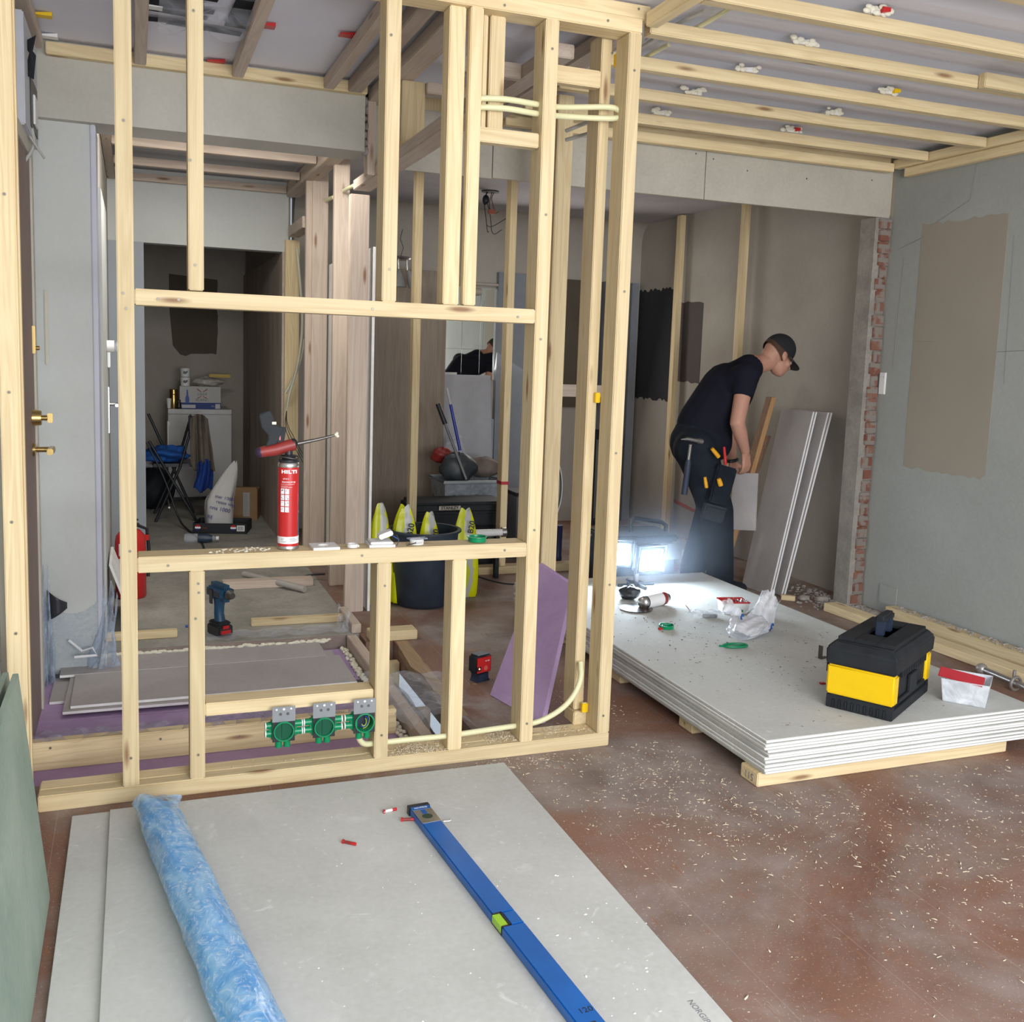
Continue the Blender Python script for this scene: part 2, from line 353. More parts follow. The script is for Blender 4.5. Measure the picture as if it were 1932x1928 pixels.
# ------------------------------------------------------------------ floor material (place coordinates)
def floor_mat():
    m, nt, b = newmat('red_brown_floor_under_dust'); L = nt.links
    b.inputs['Roughness'].default_value = .6; b.inputs['Specular IOR Level'].default_value = .35
    g = N(nt, 'ShaderNodeNewGeometry')
    def noise(scale, det=6, dist=0.0, st=(1, 1, 1), rot=0, rough=.55):
        mp = N(nt, 'ShaderNodeMapping'); mp.inputs['Scale'].default_value = st; mp.inputs['Rotation'].default_value = (0, 0, rot)
        L.new(g.outputs['Position'], mp.inputs[0])
        n = N(nt, 'ShaderNodeTexNoise', _Scale=scale, _Detail=det, _Distortion=dist, _Roughness=rough); L.new(mp.outputs[0], n.inputs['Vector']); return n.outputs['Fac']
    def ramp(f, p0, p1, c0=(0, 0, 0), c1=(1, 1, 1)):
        r = N(nt, 'ShaderNodeValToRGB'); e = r.color_ramp.elements; e[0].position = p0; e[1].position = p1
        e[0].color = (*c0, 1); e[1].color = (*c1, 1); L.new(f, r.inputs[0]); return r.outputs[0]
    def mix(f, a, bb, bt='MIX'):
        x = N(nt, 'ShaderNodeMix', data_type='RGBA', blend_type=bt)
        for i, q in ((0, f), (6, a), (7, bb)):
            if isinstance(q, (int, float)): x.inputs[i].default_value = q
            elif isinstance(q, tuple): x.inputs[i].default_value = (*q, 1)
            else: L.new(q, x.inputs[i])
        return x.outputs[2]
    base = ramp(noise(1.3, 8, .8), .35, .65, (.17, .072, .042), (.27, .14, .09))
    sc = noise(1.0, 4, 0, (14, 60, 1), .9, .7)
    base = mix(ramp(sc, .62, .7), base, (.33, .15, .07))
    dust = ramp(noise(1.1, 7, 1.2, (1, 1, 1), 0, .65), .42, .60)
    # more dust towards the stack and the far rooms
    sp = N(nt, 'ShaderNodeSeparateXYZ'); L.new(g.outputs['Position'], sp.inputs[0])
    mr = N(nt, 'ShaderNodeMapRange', interpolation_type='SMOOTHSTEP'); mr.inputs[1].default_value = 1.6; mr.inputs[2].default_value = 3.4; mr.inputs[3].default_value = .58; mr.inputs[4].default_value = .85
    L.new(sp.outputs['Y'], mr.inputs[0])
    dm = N(nt, 'ShaderNodeMath', operation='MULTIPLY'); dd = N(nt, 'ShaderNodeRGBToBW'); L.new(dust, dd.inputs[0])
    da = N(nt, 'ShaderNodeMath', operation='ADD'); da.inputs[1].default_value = .12; L.new(dd.outputs[0], da.inputs[0])
    L.new(da.outputs[0], dm.inputs[0]); L.new(mr.outputs[0], dm.inputs[1])
    grey = ramp(noise(6, 6), .3, .7, (.20, .165, .145), (.38, .33, .30))
    c = mix(dm.outputs[0], base, grey)
    # fine sweep marks and speckle
    c = mix(ramp(noise(1.0, 3, 0, (90, 9, 1), 2.2, .6), .62, .75), c, (.30, .12, .05))
    spk = N(nt, 'ShaderNodeMath', operation='MULTIPLY'); spk.inputs[1].default_value = .5
    r_ = N(nt, 'ShaderNodeRGBToBW'); L.new(ramp(noise(140, 2), .62, .72), r_.inputs[0]); L.new(r_.outputs[0], spk.inputs[0])
    c = mix(spk.outputs[0], c, (.62, .55, .46))
    # joints of the floor sheets, running away from the camera
    for ax, per, off in (('X', .30, .22),):
        a = N(nt, 'ShaderNodeMath', operation='ADD'); a.inputs[1].default_value = off + 30; L.new(sp.outputs[ax], a.inputs[0])
        mo = N(nt, 'ShaderNodeMath', operation='MODULO'); mo.inputs[1].default_value = per; L.new(a.outputs[0], mo.inputs[0])
        lt = N(nt, 'ShaderNodeMath', operation='LESS_THAN'); lt.inputs[1].default_value = .0025; L.new(mo.outputs[0], lt.inputs[0])
        ml = N(nt, 'ShaderNodeMath', operation='MULTIPLY'); ml.inputs[1].default_value = .30; L.new(lt.outputs[0], ml.inputs[0])
        c = mix(ml.outputs[0], c, (.44, .37, .32))
    L.new(c, b.inputs['Base Color'])
    bp = N(nt, 'ShaderNodeBump'); bp.inputs['Strength'].default_value = .12; bp.inputs['Distance'].default_value = .004
    L.new(noise(60, 5), bp.inputs['Height']); L.new(bp.outputs[0], b.inputs['Normal'])
    return m
FLOORM = floor_mat()
def struct(name, mb, mat, parent=None, **k):
    o = mb.build(name, mat, parent, **k); o['kind'] = 'structure'; return o

XR = 3.90
struct('floor', MB().box(-.6, XR + .2, -2.1, 3.20, -.12, 0).box(1.13, XR + .2, 3.20, 4.45, -.12, 0).box(1.0, XR + .2, 4.45, 7.7, -.12, 0), FLOORM)
struct('floor_hall', MB().box(-.7, 1.0, 4.60, 9.8, -.10, 0), CONC)
struct('floor_pit', MB().box(-.6, 1.2, 3.18, 4.7, -.32, -.28), RUBBLE)
struct('floor_pit_base', MB().box(-.6, .93, 3.20, 4.60, -.12, -.085), CONC)

def brick_mat():
    m, nt, b = newmat('old_brick'); L = nt.links; b.inputs['Roughness'].default_value = .95
    tc = N(nt, 'ShaderNodeTexCoord'); sp = N(nt, 'ShaderNodeMapping'); sp.inputs['Rotation'].default_value = (R_(90), 0, 0)
    L.new(tc.outputs['Object'], sp.inputs[0])
    nz = N(nt, 'ShaderNodeTexNoise', _Scale=22, _Detail=5); L.new(tc.outputs['Object'], nz.inputs['Vector'])
    bt = N(nt, 'ShaderNodeTexBrick'); bt.inputs['Color1'].default_value = (.20, .075, .05, 1); bt.inputs['Color2'].default_value = (.27, .13, .09, 1)
    bt.inputs['Mortar'].default_value = (.25, .22, .19, 1); bt.inputs['Scale'].default_value = 1; bt.inputs['Mortar Size'].default_value = .012
    bt.inputs['Brick Width'].default_value = .22; bt.inputs['Row Height'].default_value = .072
    L.new(sp.outputs[0], bt.inputs['Vector'])
    mx = N(nt, 'ShaderNodeMix', data_type='RGBA'); mx.inputs[7].default_value = (.25, .22, .19, 1)
    mr = N(nt, 'ShaderNodeMapRange'); mr.inputs[1].default_value = .48; mr.inputs[2].default_value = .6; L.new(nz.outputs['Fac'], mr.inputs[0]); L.new(mr.outputs[0], mx.inputs[0])
    L.new(bt.outputs[0], mx.inputs[6]); L.new(mx.outputs[2], b.inputs['Base Color'])
    bp = N(nt, 'ShaderNodeBump'); bp.inputs['Strength'].default_value = .8; bp.inputs['Distance'].default_value = .01; L.new(nz.outputs['Fac'], bp.inputs['Height']); L.new(bp.outputs[0], b.inputs['Normal'])
    return m
BRICK = brick_mat()

wr = struct('wall_right', MB().box(XR, XR + .15, -2.1, 4.49, -.1, 2.55), WALLP)
def jag(x, y0, y1, z0, z1, n=14, amp=.012, edges='tb'):
    """ragged rectangle on a wall x = const"""
    pts = []
    for i in range(n + 1):
        y = y0 + (y1 - y0) * i / n; pts.append((y, z0 + (random.uniform(-amp, amp) if 'b' in edges else 0)))
    for i in range(n + 1):
        y = y1 + (y0 - y1) * i / n; pts.append((y, z1 + (random.uniform(-amp, amp) if 't' in edges else 0)))
    return pts
q = jag(0, 3.70, 4.26, .83, 2.11, 16, .010)
q[0] = (3.70, .85)
MB().prism(q, XR - .0015, XR + .001, 'x').build('filler_patch', TANPATCH, wr)
pl = MB()
for a, bb in (((4.20, 2.10), (3.95, 2.20)), ((3.95, 2.2), (3.92, 2.42)), ((3.92, 2.42), (3.78, 2.44)), ((4.42, 2.0), (4.24, 2.05)), ((3.66, 2.0), (3.64, 1.3)), ((4.38, 1.95), (4.40, 1.35)), ((3.70, 1.45), (3.3, 1.47)), ((4.1, 1.5), (4.24, 1.5)), ((3.6, 2.3), (3.2, 2.25))):
    pl.cyl((XR - .001, *a), (XR - .001, *bb), .0012, n=4)
pl.build('pencil_line', PRINT, wr)
MB().box(XR - .012, XR, 4.44, 4.52 - .035, 1.21, 1.33).box(XR - .014, XR - .01, 4.45, 4.46, 1.30, 1.31).build('wall_socket_plate', WHITE, wr, bevel=.003)
MB().box(XR - .008, XR, 4.22, 4.36, .05, .16).build('blank_socket_plate', WALLP, wr, bevel=.003)

# stub of the removed wall: plaster skin and open brick
st = struct('wall_stub', MB().box(3.795, 3.84, 4.50, 4.62, -.02, 2.17), blotchy('torn_plaster', (.27, .25, .22), (.38, .355, .31), 9, .95, .3, amt=.3))
jb = MB(); zz = 0.0
while zz < 2.16:
    h = min(.066, 2.17 - zz); x0 = 3.825 + random.uniform(-.010, .014)
    jb.box(x0, 3.897 - random.uniform(0, .01), 4.484 + random.uniform(0, .012), 4.62, zz, zz + h - .006)
    jb.box(3.83, 3.89, 4.499, 4.61, zz + h - .006, zz + h + .004); zz += h
jb.build('exposed_brick', BRICK, st, bevel=.003)

# pieces of the shell
struct('wall_right_far', MB().box(3.95, 4.1, 4.49, 7.6, -.1, 2.5).box(3.90, 3.96, 4.49, 4.62, 0, 2.5), WALLF)
struct('wall_far', MB().box(1.10, 4.1, 7.50, 7.62, -.1, 2.5), WALLF)
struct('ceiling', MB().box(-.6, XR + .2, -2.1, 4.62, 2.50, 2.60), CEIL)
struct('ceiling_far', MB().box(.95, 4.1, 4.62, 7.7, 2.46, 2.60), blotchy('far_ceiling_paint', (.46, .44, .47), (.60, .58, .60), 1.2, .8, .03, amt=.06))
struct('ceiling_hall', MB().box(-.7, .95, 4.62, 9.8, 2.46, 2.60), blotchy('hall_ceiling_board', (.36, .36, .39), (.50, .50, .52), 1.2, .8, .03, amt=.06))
# coving of the far room: cove profile
cv = MB(); prof = [(7.50 - .15 * (1 - math.cos(t)), 2.31 + .15 * math.sin(t)) for t in [math.pi / 2 * i / 8 for i in range(9)]] + [(7.52, 2.46), (7.52, 2.31)]
cv.prism([(y, z) for y, z in prof], 1.1, 3.95, 'x')
struct('trim_1', cv, WALLF)
# wall behind the photographer with an assumed window opening and frame
struct('wall_back', MB().box(-.5, 4.05, -2.2, -2.05, -.1, .8).box(-.5, 4.05, -2.2, -2.05, 2.3, 2.55).box(-.5, -.2, -2.2, -2.05, .8, 2.3).box(3.0, 4.05, -2.2, -2.05, .8, 2.3), WALLW)
struct('assumed_window_1', MB().box(-.2, 3.0, -2.17, -2.1, .8, .86).box(-.2, 3.0, -2.17, -2.1, 2.24, 2.3).box(-.2, -.14, -2.17, -2.1, .86, 2.24).box(2.94, 3.0, -2.17, -2.1, .86, 2.24).box(1.37, 1.43, -2.17, -2.1, .86, 2.24), WHITE, bevel=.004)

# left side: wall with the brown entrance door, white column, beam
struct('wall_left', MB().box(-.50, -.37, -2.1, 3.18, -.12, 2.55).box(-.50, -.37, 4.10, 4.60, -.12, 2.55).box(-.50, -.37, 3.18, 4.10, 2.02, 2.55), WALLW)
d1 = struct('door_1', MB().box(-.372, -.345, 3.20, 4.06, -.08, 2.0), BROWNDOOR, bevel=.003)
struct('trim_2', MB().box(-.37, -.338, 4.06, 4.12, -.08, 2.05).box(-.37, -.338, 3.14, 3.20, -.08, 2.05).box(-.37, -.338, 3.2, 4.06, 2.0, 2.05), blotchy('cream_door_frame', (.56, .53, .44), (.64, .61, .52), 3, .6, amt=.05))
k = MB(); c = P(66, 789, x=-.33)
k.cyl((-.345, 3.96, 1.07), (-.315, 3.96, 1.07), .030, .027, 24).cyl((-.315, 3.96, 1.07), (-.295, 3.96, 1.07), .010, n=12).box(-.296, -.278, 3.953, 3.967, 1.053, 1.087)
lk = k.build('door_lock', BRASS, d1, bevel=.002)
k = MB(); k.cyl((-.345, 3.96, .955), (-.337, 3.96, .955), .026, n=20).cyl((-.337, 3.96, .955), (-.285, 3.96, .955), .010, n=12).box(-.293, -.272, 3.86, 3.97, .945, .967)
k.build('door_handle', BRASS, d1, bevel=.003)
MB().box(-.350, -.335, 4.02, 4.062, 1.30, 1.40).cyl((-.335, 4.04, 1.32), (-.322, 4.04, 1.32), .008).build('door_hinge', BRASS, d1, bevel=.002)

col = struct('wall_column', MB().box(-.37, -.15, 4.45, 4.70, -.12, 2.212), WALLW)
MB().box(-.335, -.322, 4.44, 4.45, 1.25, 1.55).build('trunking', plain('cream_trunking', (.60, .58, .48), .5), col, bevel=.003)
struct('trim_3', MB().box(-.155, -.135, 4.44, 4.72, .05, 2.21), plain('pale_blue_jamb_paint', (.55, .56, .64), .5, noise=.05), bevel=.003)
struct('wall_beam', MB().box(-.37, .945, 4.40, 4.62, 2.21, 2.52), blotchy('beam_plaster', (.50, .485, .43), (.58, .565, .50), 2, .9, .05, amt=.1))
bk = MB()
for i in range(7):
    bk.sphere((.955 + random.uniform(0, .01), 4.44 + .02 * random.random(), 2.22 + i * .035), .018, 8, 6, (random.uniform(.6, 1), 1, random.uniform(.6, 1.4)))
bk.build('broken_plaster_edge', RUBBLE, bpy.data.objects['wall_beam'])

# hall
struct('wall_hall_left', MB().box(-.30, -.15, 4.70, 7.12, -.1, 2.46).box(-.75, -.62, 7.0, 9.8, -.1, 2.46).box(-.75, -.15, 7.0, 7.12, -.1, 2.46), WALLF)
struct('wall_hall_header', MB().box(-.15, .99, 7.0, 7.12, 2.0, 2.46), WALLW)
struct('trim_4', MB().box(-.15, .065, 6.98, 7.14, 0, 2.0), plain('blue_grey_jamb_paint', (.34, .37, .40), .6, noise=.05))
hb = struct('wall_hall_back', MB().box(-.7, 1.1, 9.60, 9.72, -.1, 2.46), blotchy('hall_back_wall', (.33, .30, .25), (.42, .38, .33), 1.3, .9, amt=.08))
qa = [(.30, 1.98), (.72, 1.95)] + [(.72 + random.uniform(-.008, .008), 1.9 - i * .07) for i in range(9)]
qb = [(.71 - i * .045, 1.26 + random.uniform(-.02, .02)) for i in range(8)]
MB().prism([(x, z) for x, z in qa + qb + [(.33, 1.34), (.30, 1.7)]], 9.597, 9.602, 'y').build('dark_glue_patch', DARKPATCH, hb)
PLY = blotchy('rough_plywood', (.44, .36, .30), (.60, .52, .45), 2.0, .85, .1, amt=.3, stretch=(1, 3, .6))
struct('wall_hall_right', MB().box(.95, 1.02, 7.0, 9.8, -.1, 2.0), PLY)
struct('wall_hall_right_upper', MB().box(.97, 1.02, 7.12, 9.8, 2.0, 2.46), WALLF)
d2 = struct('door_2', MB().box(-.150, -.128, 4.80, 5.70, 0, 2.02), WALLW, bevel=.003)
MB().cyl((-.128, 5.60, 1.03), (-.08, 5.60, 1.03), .009).cyl((-.085, 5.60, 1.03), (-.085, 5.48, 1.03), .009).box(-.128, -.122, 5.57, 5.62, .88, 1.12).build('door_handle', STEEL, d2, bevel=.001)
MB().box(-.128, -.115, 5.56, 5.62, 1.22, 1.34).build('lock_plate', WHITE, d2, bevel=.003)
struct('wall_header', MB().box(.99, 3.90, 4.515, 4.62, 2.19, 2.5), WZ)
hd = bpy.data.objects['wall_header']
for a, bb, z0 in ((.99, 1.568, 2.168), (1.572, 2.708, 2.172), (2.712, 3.885, 2.172)):
    MB().box(a, bb, 4.50, 4.5149, z0, 2.44).build('header_board', HEADP, hd, bevel=.001)
hs = MB()
for px, py in ((1313, 290), (1346, 300), (1410, 322), (1520, 298), (1522, 337), (1645, 340)):
    p_ = P(px, py, y=4.5); hs.cyl((p_.x, 4.4985, p_.z), (p_.x, 4.501, p_.z), .004, n=10)
hs.build('screw', DSTEEL, hd)

# dark patches on the far room's side wall
wf = bpy.data.objects['wall_right_far']
MB().prism(jag(0, 6.88, 7.49, 1.04, 1.92, 30, .014), 3.947, 3.951, 'x').build('charcoal_patch', BLACKPATCH, wf)
MB().prism(jag(0, 6.48, 6.82, 1.20, 1.80, 6, .012), 3.947, 3.951, 'x').build('brown_patch', plain('brown_grey_patch', (.10, .085, .078), .9), wf)
MB().prism([(6.75, .28), (6.36, .24), (6.36, .22), (6.75, .255)], 3.944, 3.951, 'x').prism([(6.55, -.0), (6.36, .06), (6.36, .0)], 3.944, 3.951, 'x').build('red_tape', plain('orange_red_tape', (.45, .09, .05), .6), wf)
struct('door_3', MB().box(2.68, 2.95, 7.44, 7.50, .0, 2.0).box(3.60, 3.68, 7.42, 7.50, 0, 1.98).box(3.72, 3.76, 7.42, 7.50, 0, 1.98).box(3.84, 3.90, 7.42, 7.50, 0, 1.98), plain('grey_door_frame', (.25, .27, .30), .5))
struct('door_4', MB().box(3.0, 3.58, 7.46, 7.50, .95, 1.98), DARKPATCH)

# ------------------------------------------------------------------ timber
def screwset(o, pts, y):
    for px, py in pts:
        p = P(px, py, y=y); m = MB(); m.mat(0).cyl((p.x, y - .0018, p.z), (p.x, y + .001, p.z), .0046, .0046, 14).mat(1).cyl((p.x, y - .0022, p.z), (p.x, y, p.z), .0022, n=6)
        m.build('screw', [ZINC, DSTEEL], o, loc=-o.location)
def bar(x0, x1, y0, y1, z0, z1, label, group=None, screws=(), mats=None, name='timber_stud', cat='stud', bev=.003):
    d = (x1 - x0, y1 - y0, z1 - z0); ax = d.index(max(d))
    o = MB().box(x0, x1, y0, y1, z0, z1).build(name, (mats or (WX, WY, WZ))[ax], bevel=bev, center=True)
    tag(o, label, cat, group); screwset(o, screws, y0); return o
W2 = (GX, GY, GZ)
Y0 = 3.01; F = 'studs of the front timber frame'
bar(-.335, -.285, 2.955, 3.05, 0, 2.49, 'full height pine stud against the left wall, at the left edge of the photo', F, [(8, 366), (17, 740), (22, 985), (30, 1195)])
bar(-.2845, -.279, 2.962, 2.99, 0, 2.49, 'thin pale pine strip fixed beside the stud at the left wall', None, name='timber_strip', cat='strip')
bar(-.272, 1.55, Y0, Y0 + .048, 0, .048, 'front bottom plate of the timber frame, lying on the red floor', 'bottom plates', name='bottom_plate', cat='plate')
bar(-.272, 1.55, Y0 + .050, 3.125, 0, .0475, 'second bottom plate lying right behind the front one', 'bottom plates', name='bottom_plate', cat='plate')
bar(-.043, .002, Y0, 3.105, .048, 2.5, 'full height stud left of the window opening, rising out of the top of the photo', F, [(233, 227), (238, 582), (245, 1040), (247, 1430), (232, 553)])
bar(.147, .189, Y0, 3.105, 1.505, 2.5, 'upper stud standing on the left part of the window head, second stud from the left', F, [(365, 20), (368, 500), (359, 302)])
bar(.707, .752, Y0, 3.105, 1.502, 2.44, 'upper middle stud on the window head, with a knot above its lower screw', F, [(738, 66), (735, 508)])
bar(.967, 1.008, Y0, 3.045, 1.504, 2.40, 'right one of the two upper studs side by side on the window head', F)
bar(.906, .958, 3.03, 3.10, 1.504, 2.40, 'left one of the two upper studs side by side on the window head, set back', F)
bar(1.213, 1.259, Y0, 3.105, .048, 2.40, 'full height stud right of the window opening where head and sill end', F, [(1042, 92), (1030, 405), (1020, 640), (1008, 1000), (994, 1365)])
bar(1.504, 1.550, Y0, 3.105, .048, 2.40, 'full height corner stud at the right end of the front frame', F, [(1197, 133), (1178, 550), (1162, 855), (1150, 1103), (1138, 1350)])
bar(1.262, 1.285, 3.02, 3.105, .048, 2.40, 'narrow packing stud behind the stud right of the window opening', F) if False else None
bar(1.462, 1.500, 3.125, 3.22, .098, 2.42, 'set back stud beside the corner stud, standing on a short wood block', F, [(1155, 100)], )
bar(1.455, 1.535, 3.107, 3.19, .048, .096, 'short wood block under the set back stud at the right corner', None, [(1098, 1377)], name='wood_block', cat='block')
bar(.003, 1.212, Y0, 3.105, 1.457, 1.502, 'horizontal window head carrying the upper studs', None, [(337, 565), (298, 564), (703, 583), (977, 598)], name='opening_crosspiece', cat='crosspiece')
sill = bar(.003, 1.212, Y0, 3.105, .690, .737, 'horizontal sill of the window opening with the red foam can on it', None, [(317, 1067), (683, 1048), (952, 1038)], name='opening_crosspiece', cat='crosspiece')
bar(.146, .189, Y0, 3.105, .048, .690, 'short stud under the sill, first from the left', 'short studs under the sill', [(374, 1101), (375, 1118), (374, 1424), (369, 1167)])
bar(.709, .754, Y0, 3.105, .048, .690, 'short stud under the sill right beside the green sockets boxes', 'short studs under the sill', [(726, 1105), (720, 1387)])
bar(.957, 1.004, Y0, 3.10, .048, .690, 'short stud under the sill nearest to the right end of the sill', 'short studs under the sill')
bar(.190, .708, Y0 + .015, 3.105, .236, .276, 'rail between two short studs that carries the three green boxes', None, name='box_rail', cat='crosspiece')
bar(.60, 1.550, Y0, 3.105, 2.40, 2.446, 'top plate of the front frame, lower one of the two', 'top plates', [(952, 10), (1147, 39)], name='top_plate', cat='plate')
bar(.40, 1.585, Y0 + .015, 3.11, 2.448, 2.494, 'upper plate above the top plate, fixed under the ceiling', 'top plates', [(1205, 17)], name='top_plate', cat='plate')
# shaft behind the right half of the frame
S = 'timbers of the shaft framing'
bar(1.010, 1.212, 3.03, 3.075, 2.010, 2.055, 'short crosspiece high up between the paired studs and the stud right of the opening', S, name='crosspiece', cat='crosspiece')
bar(1.048, 1.098, 3.06, 3.11, 2.056, 2.40, 'short stub stud with two dark knots standing on the high crosspiece', S)
bar(1.026, 1.044, 3.07, 3.11, 2.056, 2.40, 'thin strip beside the short stub stud with two knots', S, name='timber_strip', cat='strip')
bar(1.290, 1.460, 3.12, 3.16, 2.245, 2.30, 'crosspiece between the stud right of the opening and the set back corner stud', S, name='crosspiece', cat='crosspiece')
bar(1.087, 1.359, 3.60, 3.64, 2.375, 2.43, 'crosspiece deeper in the shaft, higher than the front one', S, name='crosspiece', cat='crosspiece', mats=W2)
bar(1.108, 1.359, 4.0, 4.045, 2.385, 2.428, 'third crosspiece across the shaft, near its back', S, name='crosspiece', cat='crosspiece', mats=W2)
bar(1.000, 1.085, 3.12, 4.90, 2.120, 2.168, 'low beam of the shaft running away from the camera', S, name='shaft_beam', cat='beam', mats=W2)
bar(.965, 1.060, 3.12, 4.49, 2.430, 2.478, 'high beam under the ceiling running away above the low shaft beam', S, name='shaft_beam', cat='beam', mats=W2)
bar(1.012, 1.107, 4.02, 4.065, 2.169, 2.429, 'wide short stub between the low and the high shaft beam', S)
bar(1.52, 1.60, 3.12, 4.45, 2.430, 2.478, 'pale beam under the ceiling on the right side of the shaft', S, name='shaft_beam', cat='beam', mats=W2)
bar(1.36, 1.44, 3.30, 4.45, 2.380, 2.428, 'beam lower than the ceiling battens in the middle of the shaft', S, name='shaft_beam', cat='beam', mats=W2)
bar(1.712, 1.785, 4.07, 4.165, 0, 2.47, 'wide full height stud behind the corner stud, with two conduit ends in it', S, mats=(WX, WY, WZ))
bar(1.675, 1.708, 4.09, 4.16, 0, 2.47, 'dark narrow stud tight left of the wide stud with conduit ends', S, mats=W2)
bar(.965, 1.000, 4.43, 4.50, 2.12, 2.47, 'stub stud beside the broken end of the plaster beam', S, mats=W2)
# partition across the far room
T = 'partition timbers in the far room'
bar(1.530, 1.575, 5.70, 5.77, .048, 2.45, 'far partition stud in front of the wood grain wardrobe', T)
bar(2.112, 2.155, 5.70, 5.78, .048, 2.45, 'far partition stud with red tape round it', T)
tp = MB().box(2.109, 2.158, 5.697, 5.783, .56, .58).build('red_tape', plain('red_tape', (.45, .02, .03), .5)); tag(tp, 'red tape strip wrapped round the far partition stud', 'tape')
bar(1.90, 2.98, 5.69, 5.785, 0, .046, 'bottom plate of the far partition seen beyond the purple board', T, name='bottom_plate', cat='plate')
bar(2.37, 2.80, 5.70, 5.745, 1.11, 1.185, 'short rail at elbow height in the far partition', T, name='crosspiece', cat='crosspiece', mats=W2)
bar(2.33, 2.37, 5.70, 5.78, .048, 2.45, 'dark far partition stud left of the short rail', T, mats=W2)
bar(3.865, 3.91, 6.73, 6.79, 0, 2.45, 'pine post at the far side wall between the two dark paint patches', T)
bar(3.86, 3.90, 5.86, 5.92, 0, 2.45, 'pine post at the far side wall above the bending worker', T)
bar(1.52, 3.9, 5.70, 5.745, 2.452, 2.46, 'thin top strip of the far partition under the ceiling', T, name='timber_strip', cat='strip')
# hall partition
H = 'studs of the hall partition'
bar(1.008, 1.105, 5.00, 5.045, 0, 2.12, 'hall partition stud nearest to the camera, carrying the low shaft beam', H, mats=W2)
bar(1.040, 1.125, 5.60, 5.645, 0, 2.46, 'hall partition stud with a conduit end high on its face', H, mats=W2)
bar(1.02, 1.115, 6.20, 6.245, 0, 2.46, 'hall partition stud with a second conduit end, left of the one before it', H, mats=W2)
bar(.985, 1.03, 6.22, 6.265, 0, 2.46, 'narrow dark stud tight beside the deep hall partition stud', H, mats=W2)
bar(.965, 1.06, 7.02 - .06, 7.0, 0, 2.08, 'pale hall stud at the end of the plywood wall', H)
bar(.97, 1.06, 5.05, 6.95, 2.36, 2.45, 'long hall rail under the ceiling above the partition', H, name='crosspiece', cat='crosspiece', mats=W2)
bar(.975, 1.05, 6.3, 6.9, 2.09, 2.16, 'short hall rail above the pale stud', H, name='crosspiece', cat='crosspiece', mats=W2)
bar(1.0, 1.12, 5.05, 6.9, 0, .045, 'bottom plate of the hall partition on the concrete', H, name='bottom_plate', cat='plate', mats=W2) if False else None
sh = MB().box(1.127, 1.140, 5.0, 6.85, 0, 1.87).build('plasterboard_sheet', [CORE], center=True, bevel=.001)
tag(sh, 'white plasterboard sheet standing behind the hall partition studs, edge on', 'board')

# ceiling battens of the room at the right, seen from below
B = 'ceiling battens in the right half of the room'
for i, (y, lab) in enumerate(((4.20, 'ceiling batten closest to the header board'), (3.825, 'second ceiling batten from the header board'), (3.445, 'third ceiling batten from the header board'), (3.075, 'ceiling batten with a doubled piece near its right end'), (2.725, 'ceiling batten with red wedge and foam, nearest but one in the photo'), (2.32, 'ceiling batten at the top right corner of the photo'), (1.95, 'ceiling batten out above the top edge of the photo'))):
    o = bar(1.60, 3.825, y - .024, y + .024, 2.42, 2.465, lab, B, name='ceiling_batten', cat='batten')
    if i == 2: pass
bar(3.10, 3.34, 3.040, 3.095, 2.467, 2.499, 'x', None) if False else None
o = bar(3.00, 3.34, 3.015, 3.049, 2.415, 2.470, 'short doubled batten piece screwed to the side of a ceiling batten', None, name='batten_piece', cat='batten')
bar(3.83, 3.878, 1.6, 4.44, 2.42, 2.465, 'batten along the right wall under the ceiling', 'edge battens', name='ceiling_batten', cat='batten')
bar(1.60, 3.825, 4.42, 4.465, 2.40, 2.445, 'edge batten running on top of the header boards', 'edge battens', name='ceiling_batten', cat='batten')
bar(3.855, 3.895, 1.6, 4.38, 2.372, 2.418, 'lower edge batten fixed to the right wall', 'edge battens', name='ceiling_batten', cat='batten')
bar(1.60, 3.83, 4.455, 4.497, 2.45, 2.495, 'upper edge batten against the ceiling above the header', 'edge battens', name='ceiling_batten', cat='batten')
bar(1.555, 1.598, 1.9, 3.0, 2.42, 2.465, 'pale batten running away from the camera to the top plate corner', 'edge battens', name='ceiling_batten', cat='batten')
# packing wedges and foam between battens and ceiling
wi = 0
wl = ['one at the right wall end of the closest row', 'x']
for (px, py, y, red, lb) in ((1655, 42, 2.70, 1, 'red plastic wedge with cream foam on the batten near the top edge'), (1520, 98, 3.05, 0, 'cream foam lump with white wedges on the doubled batten'), (1412, 140, 3.42, 0, 'small white wedge on the third batten from the header'), (1680, 178, 3.42, 2, 'yellow and white wedge on the third batten from the header'), (1310, 180, 3.80, 0, 'white wedge pair on the second batten from the header, left one'), (1570, 215, 3.80, 0, 'white wedge pair on the second batten from the header, right one'), (1245, 215, 4.17, 0, 'white wedge with foam drip on the batten closest to the header, left one'), (1495, 247, 4.17, 1, 'white wedge with a red tip on the batten closest to the header, right one')):
    p = P(px, py, y=y); x = p.x
    t = thing('packing_wedge', lb, 'wedge', (x, y, 2.466), 0, 'packing wedges on the ceiling battens')
    m = MB(); m.prism([(-.035, 0), (.03, 0), (.03, .022), (-.035, .010)], -.01, .05, 'y'); m.build('wedge', WHITE, t)
    if red: MB().prism([(.0, .002), (.03, .008), (.03, .02), (0, .02)], -.025, .02, 'y').build('wedge_tip', RED if red == 1 else YEL, t)
    m = MB()
    for j in range(14): m.sphere((random.uniform(-.06, .045), random.uniform(-.014, .0), random.uniform(.002, .024)), random.uniform(.006, .011), 8, 6, (1.5, .8, .9))
    m.build('foam', FOAMM, t)
